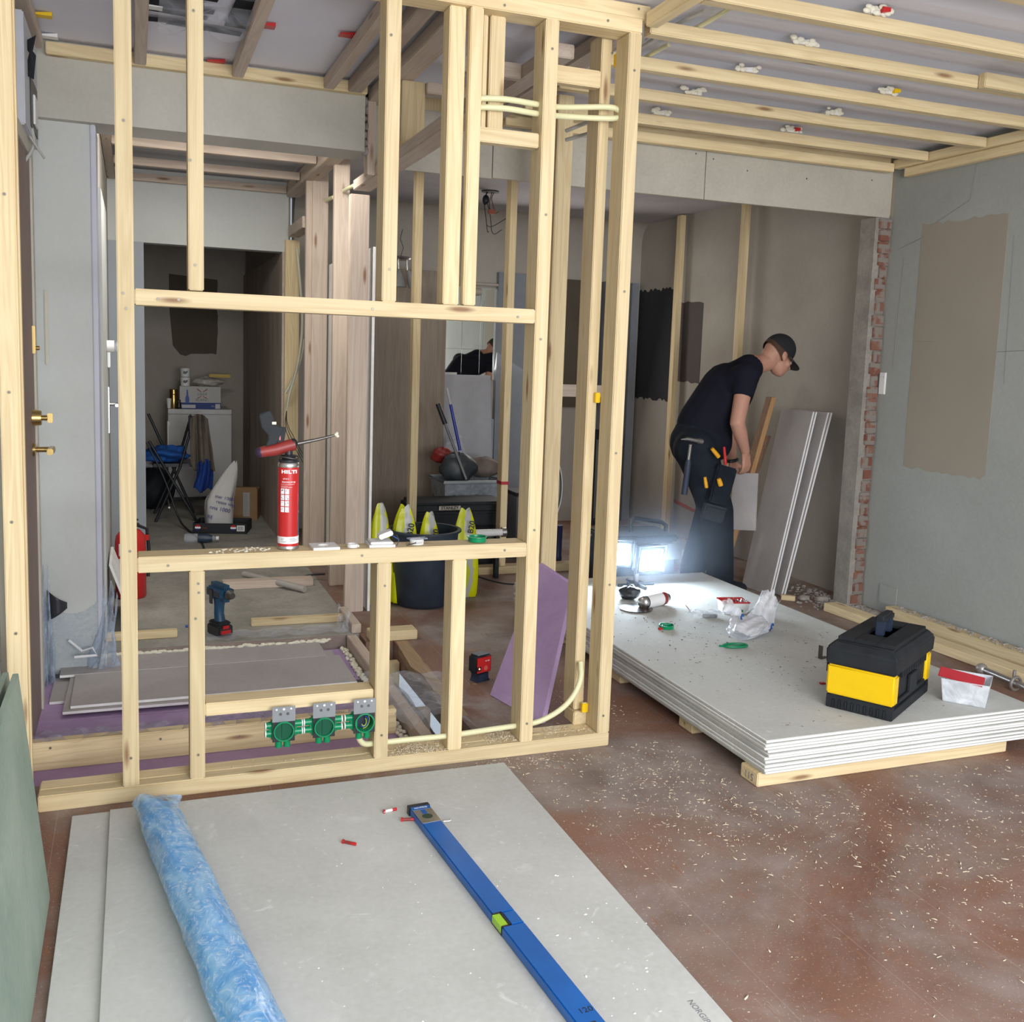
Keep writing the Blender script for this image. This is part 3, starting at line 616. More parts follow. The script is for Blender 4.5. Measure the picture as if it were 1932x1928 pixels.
# left ceiling
LB = 'ceiling battens in the left half of the room'
bar(-.305, .945, 4.355, 4.399, 2.440, 2.486, 'ledger batten along the top of the plaster beam', LB, name='ceiling_batten', cat='batten')
for x, lab in ((.012, 'left ceiling batten, seen behind the first tall stud'), (.385, 'middle ceiling batten left of the frame, beside the taped hole'), (.757, 'ceiling batten just left of the upper middle stud')):
    bar(x, x + .045, 1.6, 4.354, 2.440, 2.486, lab, LB, name='ceiling_batten', cat='batten', mats=W2)
bar(.86, .92, 3.115, 4.354, 2.440, 2.486, 'pale ceiling batten close beside the shaft beam', LB, name='ceiling_batten', cat='batten', mats=W2)
bar(-.365, -.31, 1.6, 4.30, 2.440, 2.486, 'ceiling batten along the left wall', LB, name='ceiling_batten', cat='batten', mats=W2)
HB = 'ceiling battens in the hall'
for i, y in enumerate((5.15, 5.75, 6.35, 6.93)):
    bar(-.10, .965, y, y + .045, 2.38, 2.425, ['hall ceiling batten nearest to the beam', 'second hall ceiling batten behind the beam', 'third hall ceiling batten behind the beam', 'last hall ceiling batten above the hall header'][i], HB, name='ceiling_batten', cat='batten', mats=W2)
bar(-.148, -.102, 4.75, 6.97, 2.38, 2.425, 'hall ceiling batten along the hall left wall', HB, name='ceiling_batten', cat='batten', mats=W2)
for (px, py, lb) in ((286, 14, 'red and white wedge at the ceiling right of the first tall stud'), (407, 118, 'red and blue wedge on the ledger batten'), (500, 50, 'red wedge beside the middle ceiling batten'), (658, 68, 'red wedge on the ceiling near the upper middle stud'), (78, 30, 'yellow wedge at the ceiling in the left corner'), (90, 70, 'white wedge with foam at the left end of the ledger batten')):
    p = P(px, py, z=2.487)
    MBx = MB().prism([(-.035, .0), (.035, .0), (.035, .014), (-.035, .004)], -.02, .02, 'y')
    o = MBx.build('packing_wedge', YEL if 'yellow' in lb else (WHITE if 'white wedge' in lb else RED), loc=(p.x, p.y, 2.4855)); tag(o, lb, 'wedge', 'wedges at the left ceiling')
# hole in the ceiling covered with clear film and grey tape
th = thing('taped_ceiling_hole', 'clear plastic film taped with dark grey strips under the ceiling', 'plastic film', (.24, 3.74, 2.495))
TAPE = plain('dark_grey_tape', (.03, .03, .035), .85, noise=.2, spec=.1)
fm = MB().grid(lambda u, v: ((u - .5) * .30, (v - .5) * .34, -.03 + .02 * math.sin(u * 9 + v * 7) * math.sin(v * 5)), 14, 14).build('film', CLEAR, th)
for j, (a, bb, c, d, r) in enumerate(((-.2, .02, -.17, .05, .1), (-.22, .0, -.10, .05, -.1), (-.2, .03, -.03, .045, .05), (-.18, .02, .05, .04, .1), (-.22, -.02, .12, .045, -.15), (.08, .16, -.18, .30, .05), (-.1, .16, .16, .05, .1))):
    M = Matrix.Rotation(r, 4, 'Z')
    MB().box(a, bb, c, c + d, -.006, -.003, M).build('tape_strip', TAPE, th)
# ------------------------------------------------------------------ boards on the floor in the foreground
def board(name, label, cat, x0, x1, y0, y1, z0, t, face=PAPER, edge=CORE, rz=0, group=None):
    cx, cy = (x0 + x1) / 2, (y0 + y1) / 2; hx, hy = (x1 - x0) / 2, (y1 - y0) / 2
    m = MB().box(-hx, hx, -hy, hy, 0, t)
    m.m = [1, 0, 1, 1, 1, 1]
    m.m[0] = 0
    o = m.build(name, [face, edge], bevel=.0012, seg=1, loc=(cx, cy, z0)); o.rotation_euler.z = rz
    return tag(o, label, cat, group)
fb1 = board('plasterboard_sheet', 'lower grey sheet on the foreground floor, sticking out as a strip on the left', 'board', -.178, 1.00, .55, 2.935, .0005, .0125)
fb2 = board('plasterboard_sheet', 'upper grey sheet in the foreground with the blue spirit level on it', 'board', -.078, 1.122, .52, 2.918, .0135, .0125)
lettering('NORGIPS', .052, PRINT, fb2, frame_m((.550, -.62, .0128), (0, -1, 0), (1, 0, 0)), ext=.0002)
lettering('STD  13  EN 520', .018, PRINT, fb2, frame_m((.560, -.30, .0128), (0, -1, 0), (1, 0, 0)), ext=.0002)
lettering('NORGIPS', .020, PRINT, fb2, frame_m((.550, -.10, .0128), (0, -1, 0), (1, 0, 0)), ext=.0002)
zt = .026
# spirit level
lv = thing('spirit_level', 'long blue spirit level lying on the grey sheet in the foreground', 'level', (.774, 2.70, zt), -R_(3.9) + R_(8.2))
a_ = P(789, 1518, z=.05); b_ = P(1115, 1928, z=.05)
dirv = (b_ - a_); ang = math.atan2(dirv.y, dirv.x)
lv.location = (a_.x, a_.y, zt); lv.rotation_euler = (0, 0, ang)      # local +x runs along the level, towards the camera
m = MB(); w = .029; LL = 1.2
m.box(.012, .60, -w, w, 0, .024).box(.655, LL - .01, -w, w, 0, .024).box(.60, .655, -w + .024, w, 0, .024)
m.build('body', BLUE, lv, bevel=.003)
MB().box(.598, .657, -w - .0005, -w + .0245, .001, .0225).box(.598, .657, -w + .018, -w + .0255, .022, .0248).box(.597, .603, -w, -w + .0255, .022, .0248).box(.652, .658, -w, -w + .0255, .022, .0248).build('vial_frame', BLK, lv, bevel=.001)
MB().box(.603, .652, -w - .001, -w + .018, .006, .0236).build('vial', plain('lime_vial_liquid', (.35, .62, .04), .15), lv)
m = MB().box(-.006, .013, -w - .003, w + .003, -.0004, .025)
for i in range(9): m.box(-.012, -.005, -w + .001 + i * .0065, -w + .004 + i * .0065, .001, .023)
m.build('end_cap', BLK, lv, bevel=.001)
MB().box(.016, .115, -w + .001, w - .001, .0238, .0247).build('label_plate', STEEL, lv)
MB().box(.012, .032, -w + .001, w - .001, .0246, .0251).box(.036, .062, -.007, .007, .0246, .0251).build('blue_label', BLUE, lv)
MB().cyl((.078, -.0, .0245), (.078, 0, .0251), .015, n=24).build('end_vial', plain('dark_glass', (.05, .08, .05), .1), lv)
lettering('NIVPRO', .011, WPRINT, lv, frame_m((.022, 0, .0253), (0, -1, 0), (1, 0, 0)) @ Matrix.Rotation(math.pi, 4, 'Z'), ext=.0002)
lettering('120', .022, BLK, lv, frame_m((.985, .008, .0243), (0, 1, 0), (-1, 0, 0)), ext=.0002)
MB().box(1.02, 1.035, -.004, .010, .0239, .0244).build('mark', BLK, lv)
# roll of blue film: crumpled tube
a_ = P(301, 1545, z=.06); b_ = P(470, 1928, z=.06); d = (b_ - a_); ang = math.atan2(d.y, d.x)
rl = thing('film_roll', 'crumpled roll of translucent blue plastic film on the grey sheets', 'film roll', (a_.x, a_.y, zt), ang)
rnd = random.Random(3)
def rollf(u, v):
    t = u * 2 * math.pi; x = -.02 + v * 1.45
    r = .054 + .0012 * math.sin(5 * t + x * 13) + .0014 * math.sin(3 * t - x * 17) + .0010 * math.sin(9 * t + x * 25 + 2 * math.sin(x * 9)) + .0007 * math.sin(17 * t + x * 60)
    if x < .05: r *= .94 + 1.2 * x
    rz = .80
    return (x + (.03 * math.sin(t * 2) if v == 0 else 0), r * math.cos(t) * 1.04, max(0.0006, r * rz * math.sin(t) + .043))
m = MB().grid(rollf, 56, 150)
def blue_film():
    m, nt, b = newmat('blue_film'); L = nt.links
    b.inputs['Roughness'].default_value = .22; b.inputs['Coat Weight'].default_value = .3
    tc = N(nt, 'ShaderNodeTexCoord')
    n1 = N(nt, 'ShaderNodeTexNoise', _Scale=7, _Detail=7, _Distortion=3.5); L.new(tc.outputs['Object'], n1.inputs['Vector'])
    n2 = N(nt, 'ShaderNodeTexNoise', _Scale=26, _Detail=5, _Distortion=4.0); L.new(tc.outputs['Object'], n2.inputs['Vector'])
    cr = N(nt, 'ShaderNodeValToRGB'); e = cr.color_ramp.elements
    e[0].position = .36; e[0].color = (.11, .36, .74, 1); e[1].position = .64; e[1].color = (.30, .56, .84, 1); L.new(n1.outputs['Fac'], cr.inputs[0])
    c2 = N(nt, 'ShaderNodeValToRGB'); e = c2.color_ramp.elements; e[0].position = .53; e[0].color = (0, 0, 0, 1); e[1].position = .68; e[1].color = (.55, .55, .55, 1); L.new(n2.outputs['Fac'], c2.inputs[0])
    mx = N(nt, 'ShaderNodeMix', data_type='RGBA'); mx.inputs[7].default_value = (.72, .84, .96, 1)
    L.new(c2.outputs[0], mx.inputs[0]); L.new(cr.outputs[0], mx.inputs[6]); L.new(mx.outputs[2], b.inputs['Base Color'])
    bp = N(nt, 'ShaderNodeBump'); bp.inputs['Strength'].default_value = .45; bp.inputs['Distance'].default_value = .003; L.new(n2.outputs['Fac'], bp.inputs['Height']); L.new(bp.outputs[0], b.inputs['Normal'])
    return m
BF = blue_film()
m.build('film', BF, rl, smooth=80)
# loose end of film standing past the core
BF2 = clearmat('thin_blue_film', (.40, .66, .92), .62, .2)
def endf(u, v):
    t = u * 2 * math.pi; x = -.015 - v * .07
    r = .047 + v * .012 * math.sin(3 * t + 1) + .004 * math.sin(7 * t)
    return (x, r * math.cos(t) * (1 + .25 * v), max(.0006, r * math.sin(t) * (.85 - .15 * v) + .040))
MB().grid(endf, 40, 8).build('loose_film_end', BF2, rl, smooth=80)

# small red and white wall plugs
def plug(px, py, rz, lb, z=zt):
    p = P(px, py, z=z + .004)
    t = thing('wall_plug', lb, 'plug', (p.x, p.y, z), rz, 'spent red plugs in the foreground')
    MB().cyl((-.02, 0, .0045), (.008, 0, .0045), .0042, n=12).build('body', WHITE if 'white' in lb else REDD, t)
    MB().cyl((.008, 0, .0045), (.022, 0, .0045), .0044, n=12).box(-.02, -.014, -.004, .004, .0, .009).build('tip', RED, t)
plug(735, 1529, .15, 'red and white plug left of the top end of the spirit level')
plug(770, 1546, -.2, 'red plug touching the side of the spirit level')
plug(658, 1590, -.7, 'red and silver plug alone on the middle of the grey sheet')
p = P(842, 1549, z=zt + .003)
tag(MB().cyl((p.x - .008, p.y + .001, zt + .003), (p.x + .010, p.y - .001, zt + .003), .002, n=8).cyl((p.x + .010, p.y - .001, zt + .0042), (p.x + .012, p.y - .001, zt + .0042), .0040, n=12).build('screw', STEEL), 'small zinc screw beside the top end of the spirit level', 'screw')

# moisture boards leaning against the left wall
for i, (off, lb, y1) in enumerate(((0, 'green board leaning at the left edge of the photo, front one', 2.52), (1, 'green board leaning behind the front green board', 2.60), (2, 'third green board, closest to the left wall', 2.70))):
    xb = -.205 - off * .030; xt = -.262 - off * .030
    h = .57 - .02 * off
    m = MB().ring_loft([[(xb, y1, .001), (xb - .0125, y1, .001), (xt - .0125, y1 + .0, h), (xt, y1, h)], [(xb, .9, .001), (xb - .0125, .9, .001), (xt - .0125, .9, h), (xt, .9, h)]])
    tag(m.build('leaning_board', [GREENB], bevel=.001), lb, 'board', 'green boards leaning on the left wall')

# ------------------------------------------------------------------ pit
xp = tag(MB().box(-.365, .925, 3.20, 3.90, -.0845, -.056).build('insulation_sheet', PURPLE, bevel=.002), 'purple insulation sheet in the pit behind the plank, nearer one', 'insulation', 'purple sheets in the floor pit')
xp2 = tag(MB().box(-.365, .925, 3.905, 4.56, -.0845, -.056).build('insulation_sheet', PURPLE, bevel=.002), 'purple insulation sheet in the pit under the grey boards, farther one', 'insulation', 'purple sheets in the floor pit')
bar(-.335, .895, 3.455, 3.50, -.0555, .040, 'plank on edge across the pit behind the bottom plates', None, [(95, 1411), (303, 1394), (452, 1389)], name='plank', cat='plank')
fl = MB().grid(lambda u, v: (-.34 + u * 1.2, 3.452 + v * .33, (.044 - .02 * v * 2.2 if v < .35 else .028 - (v - .35) * .12) + .008 * math.sin(u * 40) * math.sin(v * 9 + u * 11) + .006 * math.sin(u * 90 + v * 7)), 90, 14)
tag(fl.build('plastic_film', PURFILM, smooth=80), 'wrinkled milky film draped over the plank in the pit', 'plastic film')
fl = MB().grid(lambda u, v: (.90 + u * .34 - v * .05, 3.26 + v * .72 - u * .1, -.03 + .13 * math.sin(math.pi * min(1, u + .15)) * (1 - v) ** 1.5 + .05 * v + .006 * math.sin(u * 17 + v * 23)), 30, 30)
tag(fl.build('plastic_film', CLEAR, smooth=80), 'loose clear film bulging over the joist beside the socket boxes', 'plastic film')
gl = (('narrow grey board strip under the two larger boards in the pit', -.322, .80, 4.10, 4.60, -.0555), ('grey board in the pit, lower of the two', -.262, .840, 3.93, 4.47, -.0425), ('grey board with the ruled line, topmost in the pit', -.240, .855, 3.96, 4.34, -.0295))
for i, (lb, x0, x1, y0, y1, z0) in enumerate(gl):
    board('plasterboard_sheet', lb, 'board', x0, x1, y0, y1, z0, .0125, PAPER2, CORE, rz=[.0, -.012, .005][i], group='grey boards in the pit')
bo = board('plasterboard_sheet', 'grey board at the back of the pit against the concrete edge', 'board', -.30, .80, 4.345, 4.585, -.0294, .0125, PAPER2, CORE, group='grey boards in the pit')
# perforated brick edging of the slab
for i in range(9):
    x = -.14 + i * .118
    b_ = MB().box(x, x + .113, 4.592, 4.60, -.06, -.004); b_.build('edge', CONC) if False else None
ed = MB().box(-.15, .93, 4.587, 4.5995, -.08, -.002); 
EDGE = plain('hollow_block_edge', (.30, .24, .21), .95, noise=.3, nscale=30)
struct('trim_5', ed, EDGE)
em = MB()
for i in range(150):
    u = i / 149; x = -.32 + u * 1.17; em.sphere((x, 4.578 + random.uniform(-.012, .008), -.018 + random.uniform(-.004, .006)), random.uniform(.006, .011), 7, 5, (1.6, 1, .8))
tag(em.build('foam_bead', FOAMM), 'cream bead of set foam along the back edge of the pit', 'foam')
em = MB()
for i in range(170): 
    em.sphere((.912 + random.uniform(-.014, .010), 4.54 - i * .0075, -.050 + random.uniform(-.004, .006)), random.uniform(.006, .011), 7, 5, (1, 1.4, .8))
tag(em.build('foam_bead', FOAMM), 'cream bead of set foam along the right edge of the pit', 'foam')
m = MB(); m.box(-.035, .035, -.14, .02, 0, .001).box(-.005, .10, .02 - .10, .02 - .05, .0011, .0016)
o = m.build('tape_piece', plain('dark_tape', (.07, .07, .08), .5), loc=(.845, 4.13, -.0555)); o.rotation_euler.z = -.2
tag(o, 'dark tape cross stuck on the purple sheet right of the grey boards', 'tape')
BLUEFILM0 = clearmat('grey_clear_film', (.30, .36, .46), .38, .2)
# joist, broken floor edge, packing block
bar(.935, .982, 3.22, 4.58, -.12, .002, 'joist along the right side of the pit running away from the camera', None, name='floor_joist', cat='joist', mats=W2)
bar(1.04, 1.115, 3.75, 3.80, -.279, -.09, 'piece of timber down in the floor hole beside the joist', None, name='timber_block', cat='block', mats=W2)
bar(1.0, 1.125, 4.30, 4.345, -.20, -.06, 'cross timber in the far end of the floor hole', None, name='timber_block', cat='block')
bar(1.02, 1.245, 4.44, 4.535, .001, .046, 'flat wood block lying over the end of the floor hole', None, name='wood_block', cat='block')
bar(.965, 1.01, 4.605, 4.95, .001, .046, 'short plank on the slab corner beside the crumpled film', None, name='plank', cat='plank', mats=W2)
m = MB()
pts = [(1.13, 3.42)] + [(1.118 + random.uniform(-.012, .012) - .0, 3.5 + i * .055) for i in range(16)] + [(1.14, 4.43), (1.19, 4.43), (1.165, 3.42)]
m.prism(pts, -.035, .0012, 'z'); 
struct('floor_broken_edge', m, wood('splintered_board', 1, (.42, .30, .18), (.30, .19, .10)))
m = MB()
for i in range(120): m.sphere((random.uniform(1.0, 1.12), random.uniform(3.25, 4.4), -.27 + random.uniform(0, .05)), random.uniform(.008, .03), 6, 4)
tag(m.build('rubble', RUBBLE, smooth=0), 'grey rubble lying down in the floor hole', 'rubble', kind='stuff')
fl = MB().grid(lambda u, v: (.985 + u * .10, 3.55 + v * .42, -.02 - .12 * u * u + .01 * math.sin(v * 12)), 8, 20)
tag(fl.build('plastic_film', BLUEFILM0, smooth=80), 'folded milky film hanging into the floor hole', 'plastic film')

# crumpled film at the foot of the white column and at the slab corner
def crumple(cx, cy, z0, w, h, d, seed, mat, label, lean=0):
    r = random.Random(seed); ph = [r.uniform(0, 6) for _ in range(8)]
    def f(u, v):
        a = (u - .5) * math.pi * 1.2
        rr = (1 + .30 * math.sin(5 * a + ph[0] + v * 4) + .18 * math.sin(11 * a + ph[1] - v * 6)) * (1 - .35 * v + .25 * math.sin(v * 3 + ph[2]))
        return (cx + w * rr * math.sin(a) / 1.6 + lean * v, cy - d * rr * math.cos(a) * .8, z0 + h * v * (1 + .25 * math.sin(3 * a + ph[3])))
    o = MB().grid(f, 40, 26).build('plastic_film', mat, smooth=60); return tag(o, label, 'plastic film')
BLUEFILM = clearmat('bluish_clear_film', (.50, .60, .74), .42, .2)
crumple(-.135, 4.44, -.055, .075, .33, .06, 4, BLUEFILM, 'bluish film bunched at the right foot of the white column', .03)
crumple(-.345, 4.40, -.055, .03, .40, .05, 9, BLUEFILM, 'bluish film bunched in the corner between brown door and white column')
crumple(.94, 4.70, .0, .05, .10, .09, 12, CLEAR, 'crumpled clear film at the corner of the concrete slab')
fl = MB().grid(lambda u, v: (-.37 + u * .24, 4.444 - .004 * math.sin(u * 9), -.055 + v * (.34 - .07 * math.sin(math.pi * u))), 20, 12)
tag(fl.build('plastic_film', clearmat('thin_clear_sheet', (.55, .64, .72), .30, .15), smooth=80), 'clear film lying flat against the foot of the white column', 'plastic film')
m = MB().grid(lambda u, v: (-.345 + u * .075, 4.405 - .03 * math.sin(u * 3), .20 + v * .13 * (1 - u * .8) + u * .05), 8, 8)
tag(m.build('tape_flap', plain('black_tape', (.03, .03, .035), .4), thick=.001), 'black tape flap sticking off the corner film', 'tape')
m = MB().tube([P(130, 1208, y=4.42), P(155, 1228, y=4.40), P(175, 1222, y=4.38), P(183, 1236, y=4.37), P(140, 1240, y=4.36)], .006, 8)
tag(m.build('crumpled_strip', plain('glossy_white_film', (.85, .86, .9), .15)), 'shiny white plastic strip twisted at the foot of the white column', 'plastic film')
m = MB().box(-.36, -.16, 4.39, 4.425, -.0555, -.035); tag(m.build('dark_strip', plain('dark_grey_strip', (.08, .08, .09), .6), bevel=.003), 'dark strip lying below the white column', 'strip')

# ------------------------------------------------------------------ green socket boxes on the rail
BRK = plain('galvanised_bracket', (.27, .285, .30), .5, .35, .15)
wire_cols = [plain('wire_yellow_green', (.5, .55, .05), .4), plain('wire_blue', (.02, .12, .5), .4), plain('wire_black', (.015, .015, .015), .4)]
for i, (px, py, lb) in enumerate(((535, 1378, 'leftmost of the three green socket boxes, with four closed spouts'), (611, 1370, 'middle one of the three green socket boxes'), (687, 1362, 'right green socket box, open and with wires inside'))):
    c = P(px, py, y=3.0)
    t = thing('socket_box', lb, 'socket box', (c.x, 3.0, c.z), R_(0), 'green socket boxes on the rail')
    nn = 32; oc = []; 
    for q_ in range(nn):
        a_ = 2 * math.pi * q_ / nn; k_ = .034 / max(abs(math.cos(a_)), abs(math.sin(a_))); oc.append((k_ * math.cos(a_), k_ * math.sin(a_), math.cos(a_), math.sin(a_)))
    rg = [[(q_[2] * .0316, y_, q_[3] * .0316) for q_ in oc] if s_ else [(q_[0], y_, q_[1]) for q_ in oc] for s_, y_ in ((1, -.004), (0, -.004), (0, .002), (1, .002), (1, -.004))]
    MB().ring_loft(rg, cap=False).build('mounting_frame', BLK, t)
    m = MB(); prof = [(.029, -.012), (.032, -.012), (.032, .012), (.032, .04), (.0, .04)]
    M = Matrix.Rotation(R_(-90), 4, 'X')
    m.lathe([(.0275, -.012), (.0315, -.012), (.0315, .042), (.001, .042), (.001, .036), (.0275, .036), (.0275, -.012)], 32, M, cap=False)
    m.build('box_body', GREEN, t)
    if i < 2:
        m = MB().cyl((0, -.002, 0), (0, .002, 0), .0274, n=32).box(-.006, .006, -.005, -.001, -.026, .026)
        m.build('lid', DGREEN, t, bevel=.0008)
    else:
        MB().cyl((0, .030, 0), (0, .034, 0), .0272, n=32).build('box_floor', NAVY, t)
        for j in range(5):
            r = .010 + .003 * j
            MB().tube([(r * math.cos(a) * (1.1 if j % 2 else .8) , .004 + .004 * j, r * 1.4 * math.sin(a)) for a in [R_(-150 + k * 25 + j * 20) for k in range(9)]], .0013, 6).build('wire', wire_cols[j % 3], t)
    for sx in (-1, 1):
        if i == 2 and sx == 1: continue
        for zz in (-.0125, .0125):
            e = .055 if i == 0 and sx == -1 else .0615
            MB().cyl((sx * .028, .018, zz), (sx * e, .018, zz), .0105, n=18).build('spout', GREEN, t)
            MB().cyl((sx * (e - .004), .018, zz), (sx * (e - .0005), .018, zz), .0118, n=18).build('ring', WHITE, t)
        MB().box(min(sx * .02, sx * .042), max(sx * .02, sx * .042), .004, .034, -.030, .028).build('side_collar', GREEN, t, bevel=.006)
    for sx in (-.013, .013):
        MB().cyl((sx, .018, -.028), (sx, .018, -.058), .0105, n=18).build('spout', GREEN, t)
    m = MB().box(-.035, .035, -.0055, -.0042, .030, .078)
    br = m.build('bracket', BRK, t, bevel=.0005)
    h = MB()
    for sx, sz, r in ((-.022, .070, .003), (0, .070, .0038), (.022, .070, .003)): h.cyl((sx, -.0062, sz), (sx, -.0056, sz), r, n=10)
    h.build('hole', WHITE, br)
    h = MB()
    for sx in (-.010, .012): h.cyl((sx, -.0075, .055), (sx, -.0056, .055), .0045, n=10)
    h.build('screw', DSTEEL, br)

# conduits
def conduit(pts, label, r=.0095, mat=CREAM, name='conduit', cat='conduit', group=None):
    # smooth the path
    pts = [Vector(p) for p in pts]
    for _ in range(3):
        q = [pts[0]]
        for a, b in zip(pts, pts[1:]): q += [a.lerp(b, .25), a.lerp(b, .75)]
        q.append(pts[-1]); pts = q
    return tag(MB().tube(pts, r, 12).build(name, mat), label, cat, group)
conduit([(.660, 3.018, .139), (.661, 3.02, .115), (.680, 3.03, .092), (.712, 3.04, .088), (.85, 3.05, .084), (.96, 3.035, .088), (1.10, 3.05, .088), (1.22, 3.06, .088), (1.30, 3.04, .10), (1.40, 3.04, .15), (1.458, 3.06, .225), (1.47, 3.10, .28)], 'pale conduit sweeping from the open green box to the corner stud at floor height')
conduit([(.98, 3.05, 2.138), (1.08, 3.03, 2.148), (1.22, 3.05, 2.147), (1.30, 3.10, 2.160), (1.42, 3.10, 2.175), (1.49, 3.08, 2.180), (1.512, 3.07, 2.166)], 'upper one of the two pale conduits bent through the studs near the ceiling', group='pale conduits high in the frame')
conduit([(.98, 3.05, 2.112), (1.08, 3.03, 2.120), (1.22, 3.05, 2.118), (1.30, 3.10, 2.133), (1.42, 3.10, 2.140), (1.49, 3.08, 2.142), (1.512, 3.07, 2.146)], 'lower one of the two pale conduits bent through the studs near the ceiling', group='pale conduits high in the frame')
e1 = P(1068, 247, y=3.89); e2 = P(1068, 264, y=3.89)
conduit([e1, e1 + Vector((.05, -.10, .02)), P(1122, 227, y=3.35), P(1135, 222, y=3.2)], 'upper thin conduit end poking out of the wide stud behind the corner', .008, plain('grey_conduit', (.55, .55, .5), .5))
conduit([e2, e2 + Vector((.05, -.10, .01)), P(1122, 247, y=3.35), P(1135, 240, y=3.2)], 'lower thin conduit end poking out of the wide stud behind the corner', .008, plain('grey_conduit2', (.55, .55, .5), .5))
conduit([P(1395, 4, z=2.475), P(1345, 36, z=2.472), P(1300, 60, z=2.470), P(1277, 68, z=2.468)], 'pale conduit crossing under the ceiling battens right of the top plate, front piece', .008)
conduit([P(1262, 84, z=2.475), P(1235, 98, z=2.475), P(1212, 112, z=2.475)], 'pale conduit crossing under the ceiling battens right of the top plate, rear piece', .008)
conduit([P(1330, 20, z=2.485), P(1270, 48, z=2.485), P(1212, 88, z=2.485)], 'second ceiling conduit, left of the other and darker', .006, plain('grey_conduit3', (.5, .5, .45), .5))
conduit([P(648, 360, y=5.58), P(660, 354, y=5.3), P(668, 350, y=5.1)], 'conduit end in the middle hall partition stud', .010)
conduit([P(615, 378, y=6.18), P(624, 374, y=6.0), P(630, 372, y=5.9)], 'conduit end in the deep hall partition stud', .012)
conduit([P(560, 468, y=6.8), P(567, 540, y=6.8), P(572, 620, y=6.8), P(560, 700, y=6.8), P(545, 745, y=6.8), P(541, 775, y=6.8)], 'pale conduit hanging along the pale hall stud, longer one', .009, plain('dim_conduit', (.55, .54, .42), .5))
conduit([P(574, 640, y=6.82), P(565, 690, y=6.82), P(548, 725, y=6.82), P(538, 742, y=6.82)], 'short pale conduit crossing the long hanging one in the hall', .009, plain('dim_conduit2', (.55, .54, .42), .5))
for j, off in enumerate((0, 6, 12)):
    conduit([P(541, 772, y=6.8), P(537 + off * .3, 800, y=6.8), P(543 + off, 825, y=6.8), P(560 + off * .6, 850, y=6.8), P(575 + off, 880, y=6.8)], ['leftmost', 'middle', 'rightmost'][j] + ' of the three black wires hanging out of the hall conduit', .0022, BLK, 'wire', 'wire', 'black wires hanging in the hall')

# yellow bits at the corner
tag(MB().box(1.506, 1.535, 3.106, 3.125, 2.32, 2.36).build('yellow_clip', YEL, bevel=.002), 'yellow plastic packer at the top of the corner stud', 'packer')
tag(MB().box(1.480, 1.503, 3.09, 3.106, .097, .130).build('yellow_clip', YEL, bevel=.002), 'yellow plastic packer at the bottom beside the corner stud', 'packer')
tag(MB().box(1.486, 1.5035, 3.104, 3.1245, 1.20, 1.235).build('yellow_clip', YEL, bevel=.002), 'yellow metal clip half way up between corner stud and set back stud', 'packer')

# ------------------------------------------------------------------ sill objects
zs = .7375
cx, cy = .438, 3.058
cn = thing('foam_can', 'tall red foam can with a black and red dosing gun screwed on top', 'foam can', (cx, cy, zs), 0)
MB().lathe([(.0005, .001), (.0295, .001), (.0325, .004), (.0325, .010), (.0315, .012), (.0315, .255), (.0325, .258), (.031, .266), (.024, .272), (.018, .276), (.001, .277)], 40).build('can', STEEL, cn)
MB().lathe([(.0319, .012), (.0319, .020)], 40, cap=False).lathe([(.0319, .042), (.0319, .254)], 40, cap=False).build('red_label', RED, cn)
lw = MB().lathe([(.0319, .020), (.0319, .042)], 40, cap=False).build('white_band', WHITE, cn)
m = MB(); ang0 = R_(20)
def cylpatch(m, r, a0, a1, z0, z1, n=6, skew=0):
    for i in range(n):
        t0 = a0 + (a1 - a0) * i / n; t1 = a0 + (a1 - a0) * (i + 1) / n
        m.add([(r * math.sin(t0), -r * math.cos(t0), z0), (r * math.sin(t1), -r * math.cos(t1), z0), (r * math.sin(t1 ), -r * math.cos(t1), z1), (r * math.sin(t0), -r * math.cos(t0), z1)], [(0, 1, 2, 3)])
    return m
m = MB()
for i in range(14):
    z0 = .044 + i * .015; w_ = R_(26) * (1 - i / 15); cylpatch(m, .0322, R_(50) + R_(10) * 0 + (R_(26) - w_), R_(76), z0, z0 + .015, 4)
m.build('black_wedge_print', BLK, cn)
m = MB()
for r_i in range(4):
    for c_i in range(2): cylpatch(m, .0322, R_(-52) + c_i * R_(26), R_(-52) + c_i * R_(26) + R_(21), .118 + r_i * .0185, .118 + r_i * .0185 + .016, 3)
pc = m.build('pictogram_field', WPRINT, cn)
m = MB(); rr = random.Random(5)
for r_i in range(4):
    for c_i in range(2):
        a0 = R_(-52) + c_i * R_(26); z0 = .118 + r_i * .0185
        for _ in range(3):
            da = rr.uniform(R_(2), R_(14)); dz = rr.uniform(.002, .011); cylpatch(m, .0324, a0 + da, a0 + da + R_(rr.choice((2, 5))), z0 + dz, z0 + dz + rr.choice((.0015, .004)), 1)
m.build('pictogram', PRINT, cn)
W_ = lambda z: frame_m((0, -.0322, z), (1, 0, 0), (0, 0, 1))
def wraptext(s, size, mat, z, a=0, **k):
    return lettering(s, size, mat, cn, Matrix.Rotation(a, 4, 'Z') @ frame_m((0, -.0327, z), (1, 0, 0), (0, 0, 1)), wrap=.0327, ext=.0006, **k)
wraptext('HILTI', .0140, WPRINT, .2415, R_(-4), bold=.0007, spacing=1.1, xs=1.42)
wraptext('CF 812', .006, WPRINT, .220, R_(-22))
wraptext('FOGSKUM B1', .0072, WPRINT, .210, R_(-6))
m = MB()
for j, (wd, zz) in enumerate(((58, .203), (30, .198), (48, .1945), (26, .191), (22, .187))): cylpatch(m, .0324, R_(-50), R_(-50 + wd * 1.3), zz, zz + .0007, 6)
